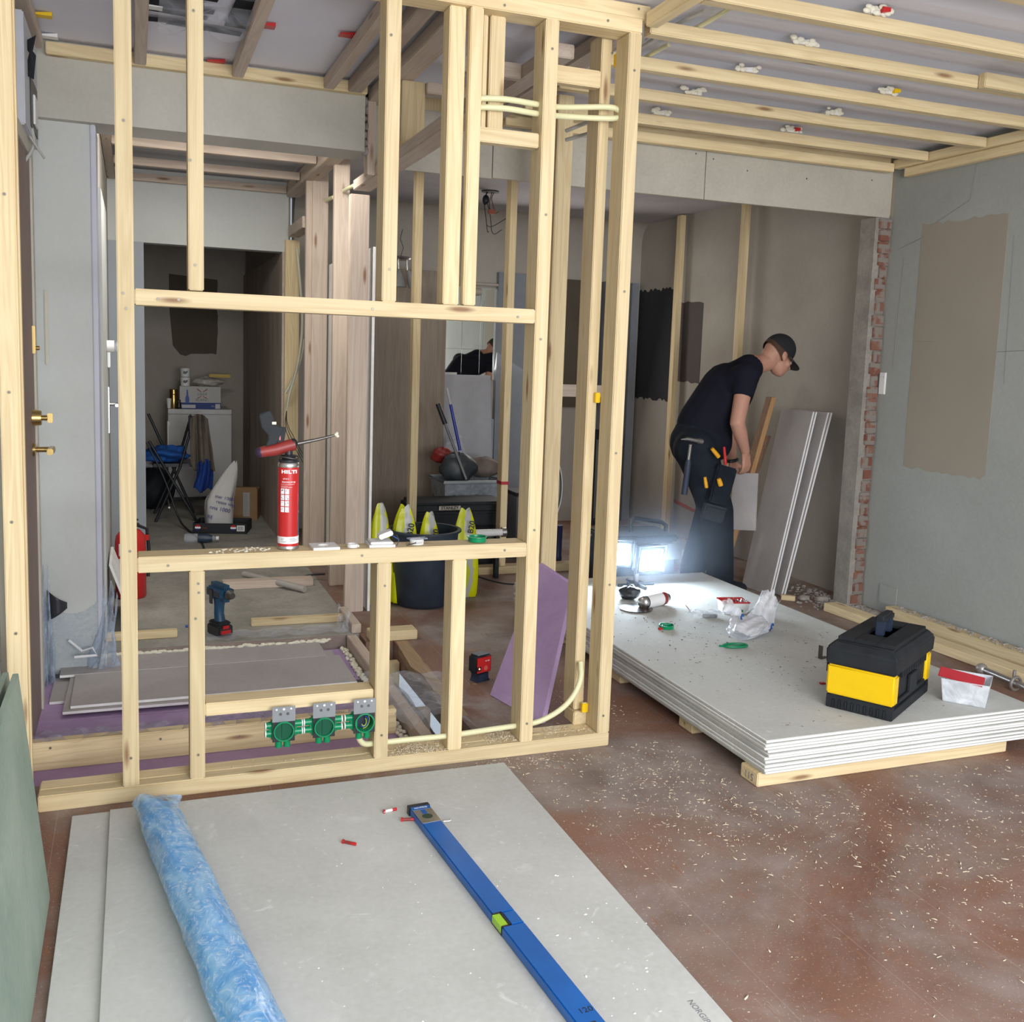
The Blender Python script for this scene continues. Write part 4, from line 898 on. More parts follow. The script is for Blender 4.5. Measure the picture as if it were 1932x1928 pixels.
m.build('text_lines', WPRINT, cn)
m = MB()
for a0, wd, zz in ((-50, 18, .035), (-50, 14, .031), (-48, 30, .026), (0, 30, .036), (0, 42, .032), (0, 38, .028)): cylpatch(m, .0324, R_(a0), R_(a0 + wd), zz, zz + .0012, 4)
m.build('text_lines', PRINT, cn)
MB().lathe([(.028, .266), (.030, .270), (.030, .276), (.020, .279), (.022, .284), (.024, .290), (.012, .292), (.012, .305), (.001, .306)], 30).build('valve_collar', BLK, cn)
MB().tube([(.03 * math.cos(a), .03 * math.sin(a), .283 + .003 * math.sin(2 * a)) for a in [2 * math.pi * i / 24 for i in range(24)]], .0022, 8, closed=True).build('collar_ring', DSTEEL, cn)
# gun: everything lies in the plane of the picture, turned a little
gun = MB()
def gp(px, py, dy=0): q = P(px, py, y=cy + dy); return (q.x - cx, dy, q.z - zs)
g1 = MB().tube([gp(492, 853), gp(520, 848), gp(548, 840), gp(556, 838)], [.016, .019, .019, .018], 20).build('gun_body', REDD, cn)
MB().sphere(gp(492, 853), .016, 16, 10).build('adjusting_knob', plain('dark_purple_plastic', (.04, .02, .06), .35), cn)
MB().sphere(gp(553, 838), .018, 16, 10, (.8, 1, 1)).cyl(gp(545, 850), gp(545, 862), .010).build('gun_head', BLKD, cn)
hp = [gp(488, 783), gp(506, 774), gp(510, 776), gp(518, 795), gp(523, 803), gp(533, 806), gp(534, 808), gp(521, 836), gp(500, 842), gp(506, 828), gp(505, 820), gp(493, 806)]
m = MB()
m.prism([(p[0], p[2]) for p in hp], -.014, .014, 'y'); m.build('handle', BLKD, cn, bevel=.006, seg=3)
tp_ = [gp(520, 804), gp(540, 806), gp(536, 832), gp(522, 836)]
MB().prism([(p[0], p[2]) for p in tp_], -.008, .008, 'y').build('trigger', BLKD, cn, bevel=.003)
MB().prism([(p[0], p[2]) for p in [gp(525, 811), gp(528, 811), gp(529, 830), gp(526, 830)]], -.0095, .0095, 'y').build('trigger_insert', RED, cn, bevel=.001)
MB().tube([gp(556, 838), gp(600, 829), gp(632, 821)], [.0062, .0050, .0032], 12).build('barrel', DSTEEL, cn)
m = MB(); e = gp(635, 820)
for j in range(5): m.sphere((e[0] + random.uniform(-.004, .004), random.uniform(-.003, .003), e[2] + random.uniform(-.006, .004)), .005, 8, 6)
m.build('foam_lump', FOAMM, cn)
MB().box(*sorted((gp(511, 796)[0], gp(521, 796)[0])), -.0165, -.0135, *sorted((gp(511, 801)[2], gp(511, 794)[2]))).build('foam_smear', FOAMM, cn, bevel=.002)
MB().cyl((0, 0, .30), gp(545, 858), .011).build('adapter', BLK, cn)

p = P(607, 1034, z=zs); 
t = thing('cover_plate', 'flat square white cover plate with a round hole, right of the red can', 'cover plate', (.548, 3.052, zs), .03)
mo = MB(); ro = .041; ri = .0185; n = 32; outer = []
for i in range(n):
    a = 2 * math.pi * i / n + math.pi / 4; k = ro / max(abs(math.cos(a)), abs(math.sin(a))); outer.append((k * math.cos(a), k * math.sin(a)))
def holed(mo, z0, z1, ri):
    rg = [[(ri * math.cos(2 * math.pi * i / n + math.pi / 4), ri * math.sin(2 * math.pi * i / n + math.pi / 4), z) for i in range(n)] for z in (z1, z0)]
    ot = [[(x, y, z) for x, y in outer] for z in (z0, z1)]
    return mo.ring_loft([rg[0], rg[1], ot[0], ot[1], rg[0]], cap=False)
holed(mo, 0, .008, ri).build('plate', WHITE, t, smooth=30)
t = thing('white_ring', 'small round white insert lying between two white plates on the sill', 'ring', (.636, 3.045, zs), 0)
MB().lathe([(.014, .001), (.017, .0), (.017, .010), (.0145, .011), (.014, .001)], 28, cap=False).cyl((0, 0, 0.0), (0, 0, .004), .0145, n=28).build('ring_body', WHITE, t)
MB().box(.010, .021, -.004, .004, .0, .006).build('ring_tab', WHITE, t, bevel=.001)
t = thing('plate_stack', 'white square dimmer unit on stacked frames with blue and black wires', 'switch', (.728, 3.060, zs), -.05)
mo = MB(); n = 32; holed(mo, 0, .008, .024).build('lower_frame', WHITE, t, smooth=30)
MB().box(-.036, .036, -.034, .036, .0085, .016).build('upper_frame', WHITE, t, bevel=.002)
MB().box(-.020, .026, -.022, .022, -.008, .008, Matrix.Translation((.012, .0, .034)) @ Matrix.Rotation(-.35, 4, 'Y')).build('dimmer', WHITE, t, bevel=.003)
for j, (mt, k) in enumerate(((wire_cols[2], 1.0), (wire_cols[1], .7), (wire_cols[2], .8))):
    MB().tube([(.03, -.012 + j * .006, .036), (.05, -.018, .034 * k), (.056, -.022, .02), (.05, -.024, .003), (.042, -.02, .002)], .0013, 6).build('wire', mt, t)
t = thing('terminal_box', 'round white terminal block with a clear cover and a black wire', 'switch', (.848, 3.058, zs), .1)
MB().lathe([(.001, 0), (.022, 0), (.023, .012), (.020, .016), (.001, .016)], 28).build('base', WHITE, t)
MB().box(-.032, .034, -.014, .014, .0162, .020).build('clear_cover', CLEAR, t, bevel=.002)
MB().box(-.012, .010, -.024, -.018, .004, .012).build('terminal', STEEL, t, bevel=.001)
MB().tube([(-.01, -.022, .008), (-.03, -.028, .006), (-.045, -.026, .002)], .0015, 6).build('wire', wire_cols[2], t)
t = thing('junction_cover', 'round green box cover lying at the right end of the sill', 'lid', (1.055, 3.062, zs), 0)
MB().lathe([(.001, .004), (.026, .004), (.026, .001), (.029, .001), (.030, .014), (.034, .016), (.0335, .018), (.028, .0175), (.027, .008), (.001, .008)], 36).build('lid_body', GREEN, t)
MB().box(-.022, .022, -.003, .003, .006, .013).build('grip', DGREEN, t, bevel=.001)

# ------------------------------------------------------------------ purple board leaning
a, b_, c_, d_ = P(924, 1311, z=.002), P(1021, 1366, z=.002), P(1079, 1104, y=3.76), P(1017, 1063, y=4.02)
nrm = (b_ - a).cross(d_ - a).normalized(); 
if nrm.y > 0: nrm = -nrm
e_ = -nrm * .03
ppb = thing('leaning_insulation', 'purple insulation board leaning behind the stud right of the window opening', 'insulation', a)
MB().add([Vector(q) - a for q in (a, b_, c_, d_)] + [Vector(q) - a + Vector((e_.x, e_.y, max(e_.z, 0))) for q in (a, b_, c_, d_)], [(0, 1, 2, 3), (7, 6, 5, 4), (0, 4, 5, 1), (1, 5, 6, 2), (2, 6, 7, 3), (3, 7, 4, 0)]).build('board', PURPLE, ppb, bevel=.001)

# laser level on the floor
c = P(905, 1283, z=0)
t = thing('cross_line_laser', 'small red laser level on a dark magnetic foot, standing on the floor', 'laser level', (c.x, c.y, 0), R_(22))
MB().prism([(-.036, .0), (.036, .0), (.028, .012), (.026, .030), (.030, .034), (-.030, .034), (-.026, .030), (-.028, .012)], -.026, .026, 'y').build('foot', NAVY, t, bevel=.002)
MB().box(-.045, .045, -.028, .030, .036, .115).build('housing', BLKD, t, bevel=.010, seg=3)
MB().box(-.043, .034, -.031, -.027, .042, .108).build('front_panel', RED, t, bevel=.004)
MB().box(-.044, -.020, -.0325, -.028, .050, .072).build('window', BLK, t, bevel=.002)
MB().cyl((-.032, -.0335, .062), (-.032, -.031, .062), .0035, n=12).build('laser_spot', plain('red_laser_glow', (.9, .1, .05), .4, emit=(1, .15, .1, 6)), t)
MB().cyl((.004, -.0325, .060), (.004, -.030, .060), .010, n=20).build('button', plain('light_red', (.62, .12, .10), .5), t)
lettering('LR 200', .008, WPRINT, t, frame_m((.012, -.0314, .090), (1, 0, 0), (0, 0, 1)), ext=.0002)
MB().box(-.030, .034, -.020, .022, .114, .117).build('top_label', PRINT, t, bevel=.001)

# cordless drill standing on its battery
c = P(415, 1196, z=.0)
t = thing('cordless_drill', 'blue cordless tool standing on its black and red battery on the concrete', 'drill', (c.x, c.y, .0), R_(25))
MB().box(-.038, .038, -.055, .055, .0, .050).box(-.034, .034, -.045, .05, .05, .066).build('battery', BLK, t, bevel=.006)
MB().box(-.026, .026, -.058, -.053, .012, .030).box(-.016, .016, -.058, -.052, .036, .052).build('battery_mark', RED, t, bevel=.002)
m = MB().tube([(0, .0, .06), (0, .008, .10), (0, .006, .14), (0, 0, .18)], [.026, .023, .024, .03], 18); m.build('handle', plain('blue_tool_body', (.012, .06, .12), .45, noise=.3), t)
MB().box(-.036, .036, -.085, .08, .165, .245).build('motor_housing', plain('blue_tool_body2', (.012, .06, .12), .45, noise=.3), t, bevel=.022, seg=4)
MB().box(-.037, -.02, -.06, .06, .19, .215).box(-.04, -.036, .0, .03, .15, .22).build('grip_rubber', BLK, t, bevel=.003)
MB().cyl((0, -.085, .205), (0, -.115, .205), .024, .014, 20).build('chuck', DSTEEL, t)
bar(-.135, .175, 4.735, 4.78, .001, .034, 'wood strip on the concrete, left of the cordless tool', 'wood strips on the slab edge', name='timber_strip', cat='strip')
o = bar(.52, .98, 4.83, 4.875, .001, .034, 'wood strip on the concrete, right of the cordless tool', 'wood strips on the slab edge', name='timber_strip', cat='strip'); o.rotation_euler.z = -.03
c = P(350, 1180, z=.01)
tag(MB().tube([(c.x, c.y, .006), (c.x + .09, c.y + .02, .006)], .006, 8).build('small_tool', plain('blue_handle', (.03, .1, .35), .4)), 'small blue handled tool lying left of the cordless tool', 'tool')
fl = MB().grid(lambda u, v: (.30 + u * .65, 4.62 + v * .14, .004 + .006 * math.sin(u * 31) * math.sin(v * 5 + u * 9) + .005), 50, 8)
tag(fl.build('plastic_film', CLEAR, smooth=80), 'thin film strip along the front edge of the slab', 'plastic film')

# ------------------------------------------------------------------ hall objects
t = thing('fire_extinguisher', 'red fire extinguisher standing on the concrete behind the first tall stud', 'fire extinguisher', (-.028, 5.58, 0), .4)
MB().lathe([(.001, .0), (.070, .0), (.078, .012), (.078, .30), (.072, .335), (.050, .362), (.022, .372), (.018, .385), (.001, .386)], 36).build('cylinder', RED, t)
MB().cyl((0, 0, .38), (0, 0, .40), .018).box(-.012, .012, -.09, .03, .40, .412).box(-.010, .010, -.085, .02, .425, .434).build('valve', BLK, t, bevel=.002)
MB().tube([(.03, 0, .39), (.09, 0, .36), (.10, 0, .25), (.095, 0, .10)], .009, 10).build('hose', BLK, t)
m = MB(); 
for z0, z1, a0, a1 in ((.235, .30, -70, -10), (.15, .22, -75, -15), (.07, .13, -70, -20)): cylpatch(m, .0787, R_(a0), R_(a1), z0, z1, 8)
lb = m.build('label', WPRINT, t)
m = MB()
for z0, z1, a0, a1 in ((.245, .262, -62, -30), (.27, .29, -60, -20), (.165, .205, -60, -35)): cylpatch(m, .0792, R_(a0), R_(a1), z0, z1, 6)
m.build('label_print', REDD, lb)
MB().box(.075, .098, -.012, .012, .30, .33).build('bracket', RED, t, bevel=.002)
ll = MB().add([(-.148, 5.10, .0), (-.136, 5.10, .0), (-.136, 5.24, .0), (-.148, 5.24, .0)], [])
m = MB(); tl = P(198, 1058, y=5.05); 
sheet = MB().ring_loft([[(-.010, 4.90, .002), (.002, 4.90, .002), (.002, 5.35, .002), (-.010, 5.35, .002)], [(-.120, 4.90, .32), (-.108, 4.90, .32), (-.108, 5.35, .32), (-.120, 5.35, .32)]])
tag(sheet.build('board_offcut', CORE, bevel=.001), 'white board offcut leaning on the hall wall beside the white column', 'board')
t = thing('ceiling_light_bulb', 'bare bulb in a white socket on the white hall door frame', 'bulb', (-.127, 5.42, 1.33), 0) 
MB().cyl((.0, 0, 0), (.035, 0, 0), .030, n=20).build('socket', WHITE, t); MB().sphere((.065, 0, 0), .032, 16, 12).build('glass_bulb', CLEAR, t)

fr = thing('fridge', 'low white fridge at the back of the hall with a drinks case on top', 'fridge', (.530, 9.25, 0), 0)
MB().box(-.262, .262, -.22, .28, .03, .80).build('cabinet', plain('fridge_white', (.52, .52, .50), .4, noise=.04), fr, bevel=.006)
dr = MB().box(-.262, .262, -.25, -.224, .04, .755).build('fridge_door', plain('fridge_door_white', (.52, .52, .50), .4, noise=.04), fr, bevel=.006)
MB().box(-.27, -.258, -.285, -.26, .42, .70).box(-.27, -.25, -.28, -.245, .66, .69).box(-.27, -.25, -.28, -.245, .43, .46).build('handle', WHITE, dr, bevel=.003)
MB().box(-.262, .262, -.255, -.222, .76, .80).box(-.03, .0, -.257, -.254, .775, .785).build('top_panel', plain('fridge_top', (.56, .56, .54), .4), fr, bevel=.004)
MB().box(-.25, .25, -.18, .26, 0, .03).build('plinth', BLK, fr)
t = thing('drinks_case', 'white cardboard drinks case with a blue bottle picture on the fridge', 'carton', (.535, 9.17, .801), 0)
MB().box(-.170, .170, -.13, .13, 0, .195).build('carton', plain('white_carton', (.56, .55, .53), .7, noise=.04), t, bevel=.002)
MB().box(-.171, .171, -.1315, -.129, .0, .055).build('blue_print', plain('blue_carton_print', (.02, .05, .22), .6), t)
MB().box(-.16, -.04, -.1325, -.131, .008, .036).box(.125, .165, -.1325, -.131, .004, .045).build('white_field', plain('carton_white_field', (.6, .6, .6), .6), t)
bt = [(-.015 - .0, .05), (.015, .05), (.017, .09), (.008, .12), (.006, .165), (-.006, .165), (-.008, .12), (-.017, .09)]
MB().prism([(x - .108, z) for x, z in bt], -.1325, -.131, 'y').build('bottle_picture', plain('blue_bottle_print', (.03, .08, .35), .5), t)
lettering('1664', .042, PRINT, t, TXF(.015, -.1318, .128)); lettering('BLANC', .034, PRINT, t, TXF(.015, -.1318, .078))
m = MB()
for sx in (-1, 1):
    m.prism([(.015 + sx * .005, .150), (.015 + sx * .045, .182), (.015 + sx * .040, .165), (.015 + sx * .012, .147)], -.1325, -.131, 'y').prism([(.015 + sx * .005, .112), (.015 + sx * .04, .100), (.015 + sx * .035, .092), (.015 + sx * .008, .105)], -.1325, -.131, 'y')
m.build('red_ribbon_mark', REDD, t)
lettering('20x', .022, plain('pale_print', (.4, .45, .6), .6), t, TXF(.105, -.1325, .025))
t = thing('gold_bottle', 'gold insulated bottle beside the drinks case on the fridge', 'bottle', (.318, 9.12, .801), 0)
MB().lathe([(.001, 0), (.034, 0), (.036, .006), (.036, .115), (.033, .122), (.001, .122)], 28).build('bottle_body', BRASS, t)
MB().lathe([(.001, .124), (.035, .124), (.035, .160), (.033, .164), (.001, .164)], 28).build('cap', BRASS, t)
t = thing('dark_jar', 'dark round jar in front of the gold bottle', 'jar', (.358, 9.04, .801), 0)
MB().lathe([(.001, 0), (.022, 0), (.024, .01), (.020, .05), (.014, .062), (.016, .078), (.001, .08)], 20).build('jar_body', plain('dark_brown_glass', (.03, .02, .015), .2), t)
t = thing('paper_cup', 'white cup at the left rear edge of the fridge top', 'cup', (.278, 9.10, .801), 0)
MB().lathe([(.001, 0), (.014, 0), (.020, .085), (.018, .085), (.012, .004)], 20).build('cup_body', WHITE, t)
for k_, (z0, lb) in enumerate(((.9965, 'lower white cup with dark print on the drinks case'), (1.075, 'upper white cup with a dark leaf print, stacked on another'))):
    t = thing('printed_cup', lb, 'cup', (.415, 9.14, z0), 0, 'cups on the drinks case')
    MB().lathe([(.001, 0), (.038, 0), (.042, .074), (.001, .074)], 24).build('cup_body', WHITE, t)
    MB().prism([(-.02, .03), (0, .022), (.018, .036), (.02, .052), (0, .046), (-.015, .05)], -.043, -.0405, 'y').build('print', BLK, t)
def blob(name, label, cat, c, s, mat, seed=1, amp=.18, n=28, flat=True, parent=None):
    r = random.Random(seed); ph = [r.uniform(0, 6) for _ in range(9)]
    def f(u, v):
        a = u * 2 * math.pi; b = (v - .5) * math.pi
        k = 1 + amp * (math.sin(3 * a + ph[0] + 3 * b) * .5 + math.sin(7 * a + ph[1] - 5 * b) * .3 + math.sin(5 * b + ph[2] + 2 * a) * .4 + .2 * math.sin(13 * a + ph[3] + 9 * b))
        return (s[0] * k * math.cos(a) * math.cos(b), s[1] * k * math.sin(a) * math.cos(b), max(0, s[2] * (1 + k * math.sin(b))) if flat else s[2] * (1 + k * math.sin(b)))
    o = MB().grid(f, n, n).build(name, mat, parent, smooth=60)
    if parent is None: o.location = c; tag(o, label, cat)
    else: o.location = c
    return o
blob('plastic_bag', 'clear bag of bread slices on the drinks case', 'bag', (.60, 9.15, .997), (.13, .07, .038), clearmat('bread_bag', (.62, .58, .52), .75, .2), 3)
tag(MB().box(-.09, .09, -.02, .02, 0, .03).build('yellow_packet', plain('dull_yellow', (.55, .38, .05), .5), bevel=.006, loc=(.70, 9.09, 1.0755)), 'yellow packet lying across the bread bag on the drinks case', 'packet')
# folding chair with clothes
ch = thing('folding_chair', 'dark folding chair in the hall carrying clothes', 'chair', (.30, 8.15, 0), 0)
for y_ in (-.20, .20):
    MB().tube([(-.20, y_, .80 if y_ > 0 else .62), (.14, y_, .0)], .011, 10).build('leg', BLK, ch)
    MB().tube([(.12, y_, .78), (.02, y_, .42), (-.16, y_, .0)], .011, 10).build('leg', BLK, ch)
MB().box(-.18, .12, -.19, .19, .42, .445).build('seat', BLK, ch, bevel=.01)
MB().box(.10, .13, -.2, .2, .62, .80).build('backrest', BLK, ch, bevel=.01)
MB().tube([(-.06, -.2, .11), (-.06, .2, .11)], .008, 8).build('stretcher', STEEL, ch)
def drape(name, label, cat, x, y, z, w, h, mat, seed, d=.035, top=.04):
    r = random.Random(seed); ph = [r.uniform(0, 6) for _ in range(6)]
    def f(u, v):
        s = 1 - .0 * v; fold = d * (math.sin(u * 14 + ph[0]) * .5 + math.sin(u * 23 + ph[1] + v * 3) * .3)
        lx = (u - .5) * w * (1 + .35 * v) + .012 * math.sin(v * 3 + ph[2])
        return (x + lx, y + fold - .03 * v, z - h * v * (1 + .10 * math.sin(u * 9 + ph[3])) + top * math.cos((u - .5) * 3) * (1 - v))
    return tag(MB().grid(f, 40, 24).build(name, mat, smooth=60, thick=.008), label, cat)
drape('jacket', 'grey brown jacket hanging over the back of the folding chair', 'jacket', .47, 7.93, .79, .13, .36, plain('grey_brown_cloth', (.13, .11, .085), .95, noise=.4), 5)
drape('blue_garment', 'blue garment hanging down from the chair seat under the jacket', 'clothes', .49, 7.90, .45, .10, .20, plain('blue_cloth', (.01, .05, .26), .9, noise=.5), 8, .03)
blob('blue_garment', 'bright blue garment heaped on the chair seat', 'clothes', (.22, 8.08, .447), (.17, .15, .06), plain('bright_blue_cloth', (.01, .09, .36), .85, noise=.6), 6, .25)
blob('black_bag', 'black bag on the hall floor under the folding chair', 'bag', (.14, 8.62, 0.0), (.17, .15, .17), BLKD, 11, .08)
blob('pale_cloth', 'pale grey cloth on top of the pile left of the fridge', 'clothes', (.10, 8.62, .52), (.12, .10, .06), plain('pale_cloth', (.45, .45, .5), .9, noise=.3), 12, .25) 
bpy.data.objects['pale_cloth'].location.z = .345
a = P(277, 838, y=7.6); b_ = P(376, 1036, y=7.05)
conduit([(a.x, 7.75, a.z), (.21, 7.72, .35), (.30, 7.7, .045), (.36, 7.5, .006), (b_.x + .02, 7.1, .006), (.42, 6.6, .006)], 'thin dark cable hanging from the chair and running along the hall floor', .007, BLK, 'cable', 'cable')
# drinks tray, white bag, cardboard box, water bottle
t = thing('drinks_tray', 'low black cardboard tray with round logos holding the white bag', 'tray', (.60, 7.50, 0), R_(-14))
MB().box(-.19, .19, -.13, .13, 0, .006).box(-.19, .19, -.13, -.124, 0, .075).box(-.19, .19, .124, .13, 0, .075).box(-.19, -.184, -.13, .13, 0, .075).box(.184, .19, -.13, .13, 0, .075).build('tray_body', plain('black_card', (.012, .014, .018), .6), t, bevel=.001)
for x_ in (-.155, .095):
    lg = MB().cyl((x_, -.1325, .045), (x_, -.1305, .045), .020, n=24).build('round_logo', WPRINT, t)
    MB().prism([(x_ + .020 * math.cos(a), .045 + .020 * math.sin(a)) for a in [R_(15 + 10 * k) for k in range(16)]], -.1335, -.1305, 'y').build('logo_red', RED, t)
    MB().prism([(x_ + .020 * math.cos(a), .045 + .020 * math.sin(a)) for a in [R_(205 + 10 * k) for k in range(14)]], -.1335, -.1305, 'y').build('logo_blue', DBLUE, t)
lb = MB().box(.120, .175, -.1325, -.1305, .02, .062).build('barcode_label', WPRINT, t)
m = MB(); xx = .126
while xx < .168: w_ = random.choice((.001, .002)); m.box(xx, xx + w_, -.1335, -.1320, .026, .056); xx += w_ + .002
m.build('barcode', BLK, lb)
lettering('max', .022, REDD, t, TXF(-.105, -.1315, .042))
def pinchbag(name, label, cat, c, w, d, h, mat, seed, lean=0, neck=.18, group=None, rz=0, cx=0, power=1.7):
    r = random.Random(seed); ph = [r.uniform(0, 6) for _ in range(6)]
    t = thing(name, label, cat, c, rz, group)
    def f(u, v):
        a = u * 2 * math.pi
        prof = (1.0 if v < .42 else (1 - ((v - .42) / .58) ** power * (1 - neck))) * (1 + .05 * math.sin(v * 8 + ph[0])) * (1 if v > .03 else .92)
        sq = 1 / max(abs(math.cos(a)), abs(math.sin(a))) ** .6
        wr = 1 + .07 * math.sin(5 * a + ph[1] + v * 3) * (1 if v > .3 else .4) + .04 * math.sin(11 * a + ph[2])
        dd = d * (1 if v < .5 else 1 - (v - .5) * 1.2)
        if v > .93: dd = d * .3
        return (w / 2 * prof * sq * wr * math.cos(a) + lean * max(0, v - .45) * h, dd / 2 * prof * sq * wr * math.sin(a), h * v + (.012 * math.sin(2 * a + ph[3]) if v > .5 else 0))
    m = MB().grid(f, 36, 30); m.build('bag_body', mat, t, smooth=70)
    return t, f
t, f = pinchbag('white_plastic_bag', 'white plastic bag with blue lettering standing in the drinks tray', 'bag', (.575, 7.51, .0065), .19, .13, .50, plain('dull_white_plastic', (.56, .55, .53), .5, noise=.08), 2, .42, .10)
for s_, z_, x_, sz in (('ster 1000', .245, .03, .034), ('rense ving', .205, .04, .034), ('nna 1000', .165, .0, .040), ('RE', .11, -.07, .036)):
    lettering(s_, sz, DBLUE, t, Matrix.Translation((x_, -.086 + (z_ - .11) * .12, z_)) @ Matrix.Rotation(.25, 4, 'Y') @ TXF(0, 0, 0))
t = thing('cardboard_box', 'brown cardboard box standing on edge at the plywood wall', 'box', (.80, 8.05, 0), R_(-12))
MB().box(-.12, .12, -.12, .12, 0, .235).build('box_body', CARD, t, bevel=.002)
MB().prism([(-.12, .235), (.12, .235), (.11, .262), (-.06, .258)], -.12, -.116, 'y').build('flap', CARD, t)
lb = MB().box(.012, .062, -.1225, -.1205, .03, .22).build('paper_label', plain('grey_label', (.40, .38, .36), .7), t)
m = MB()
for i in range(12): m.box(.018, .018 + random.uniform(.02, .038), -.1235, -.122, .205 - i * .014, .208 - i * .014)
m.build('label_text', PRINT, lb)
t = thing('water_bottle', 'clear plastic bottle with a blue label lying on the hall floor', 'bottle', (.42, 7.05, .033), R_(-12))
M = Matrix.Rotation(R_(90), 4, 'Y')
MB().lathe([(.001, -.11), (.028, -.11), (.032, -.10), (.032, .04), (.014, .085), (.012, .10), (.001, .10)], 24, M).build('bottle_body', CLEAR, t)
MB().lathe([(.0325, -.02), (.0325, .04), (.020, .075)], 24, M, cap=False).build('bottle_label', plain('dark_blue_label', (.03, .05, .08), .4), t)
MB().lathe([(.001, .10), (.014, .10), (.014, .118), (.001, .118)], 16, M).build('cap', WHITE, t)
# pipes and cable in the hall foreground seen under the sill
conduit([P(460, 1083, z=.03), P(530, 1100, z=.03), P(575, 1112, z=.02)], 'grey pipe lying on the concrete behind the short studs', .018, plain('grey_pipe', (.42, .40, .36), .5), 'pipe', 'pipe')
conduit([P(540, 1098, z=.01), P(565, 1090, z=.02), P(585, 1084, z=.03), P(613, 1083, z=.04)], 'black cable on the concrete at the foot of the hall partition', .006, BLK, 'cable', 'cable')
o = bar(.45, .95, 5.62, 5.70, .001, .045, 'rough board across the end of the concrete at the hall partition', None, name='plank', cat='plank', mats=W2)
# ------------------------------------------------------------------ far room
t = thing('wardrobe', 'tall wood grain wardrobe in the far room left of the mirror', 'wardrobe', (1.82, 6.90, 0), 0)
WG = wood('grey_brown_veneer', 2, (.34, .28, .22), (.25, .20, .155), False)
MB().box(-.27, .27, 0, .58, .0, 1.93).build('carcass', WG, t, bevel=.002)
for x0, x1 in ((-.268, .045), (.049, .268)): MB().box(x0, x1, -.022, -.002, .04, 1.925).build('wardrobe_door', WG, t, bevel=.002)
def mirror_mat():
    m, nt, b = newmat('mirror_glass'); b.inputs['Base Color'].default_value = (.9, .92, .88, 1); b.inputs['Metallic'].default_value = 1; b.inputs['Roughness'].default_value = .02; return m
t = thing('mirror', 'square tiled mirror on the far wall reflecting the bright room', 'mirror', (2.45, 7.495, 1.155), 0)
MM = mirror_mat()
for i in range(3):
    for j in range(3): MB().box(-.195 + i * .148, -.195 + i * .148 + .146, -.008, .0, j * .24, j * .24 + .238).build('mirror_tile', MM, t, bevel=.0008)
t = thing('wall_pipe', 'pale pipe with bracket crossing the far wall above the mirror', 'pipe', (2.6, 7.46, 1.90), 0)
MB().cyl((-.2, 0, 0), (.13, 0, .0), .012).sphere((.13, 0, 0), .022).cyl((-.10, .0, 0), (-.10, .035, 0), .009).build('pipe_body', plain('beige_pipe', (.50, .44, .38), .5), t)
MB().cyl((-.2, 0, -.06), (-.06, 0, -.06), .028).build('thick_pipe', plain('beige_pipe2', (.50, .44, .38), .5), t)
# hanging lamp
p = P(756, 487, y=6.6)
t = thing('ceiling_lamp', 'two armed spot lamp hanging on its wires beside the upper middle stud', 'lamp', p); t.scale = (1.4, 1.4, 1.4)
MB().lathe([(.001, -.008), (.045, -.008), (.052, .0), (.045, .006), (.001, .012)], 28).build('canopy', STEEL, t)
for sx, rz in ((-.012, 0), (.030, .5)):
    MB().cyl((sx, 0, -.005), (sx + .004, 0, -.055), .004).build('arm', STEEL, t)
    M = Matrix.Translation((sx + .006, 0, -.05)) @ Matrix.Rotation(-rz, 4, 'Y')
    MB().lathe([(.004, 0), (.012, -.012), (.030, -.050), (.036, -.085), (.032, -.085), (.024, -.05), (.004, -.01)], 22, M).build('lamp_shade', plain('grey_frosted_shade', (.25, .25, .25), .4), t)
MB().tube([(-.025, 0, .01), (-.03, .0, .05), (-.045, 0, .09)], .0018, 6).tube([(.0, 0, .01), (.012, 0, .05), (-.004, 0, .09), (.006, 0, .135)], .0018, 6).build('wire', BLK, t)
p = P(925, 362, z=2.455)
t = thing('ceiling_wires', 'bunch of loose wires hanging from the far room ceiling', 'wires', (p.x, p.y, 2.459))
MB().cyl((0, 0, -.006), (0, 0, .0), .06, n=24).build('ceiling_box', BLK, t)
rw = random.Random(8)
for i in range(5):
    h = (.12, .15, .28, .30, .26)[i]; a = rw.uniform(-.03, .03); lp = (.0, .02, .0, .06, .13)[i]
    pts = [(a, 0, -.005), (a - .02, 0, -h * .3), (a, .01, -h * .6), (a + .01, 0, -h), (a + .02 + lp, .0, -h * .95 + lp * .6)]
    q = [Vector(x) for x in pts]
    for _ in range(2):
        n_ = [q[0]]
        for u, v in zip(q, q[1:]): n_ += [u.lerp(v, .25), u.lerp(v, .75)]
        q = n_ + [q[-1]]
    MB().tube(q, .0028, 6).build('wire', BLK if i != 1 else plain('wire_brown', (.15, .05, .02), .5), t)
MB().sphere((-.03, 0, -.06), .025, 10, 8, (1, 1, 1.4)).build('wire_knot', BLK, t)
MB().box(-.01, .04, -.01, .01, -.15, -.12).build('connector', plain('orange_connector', (.35, .10, .05), .5), t, bevel=.003)
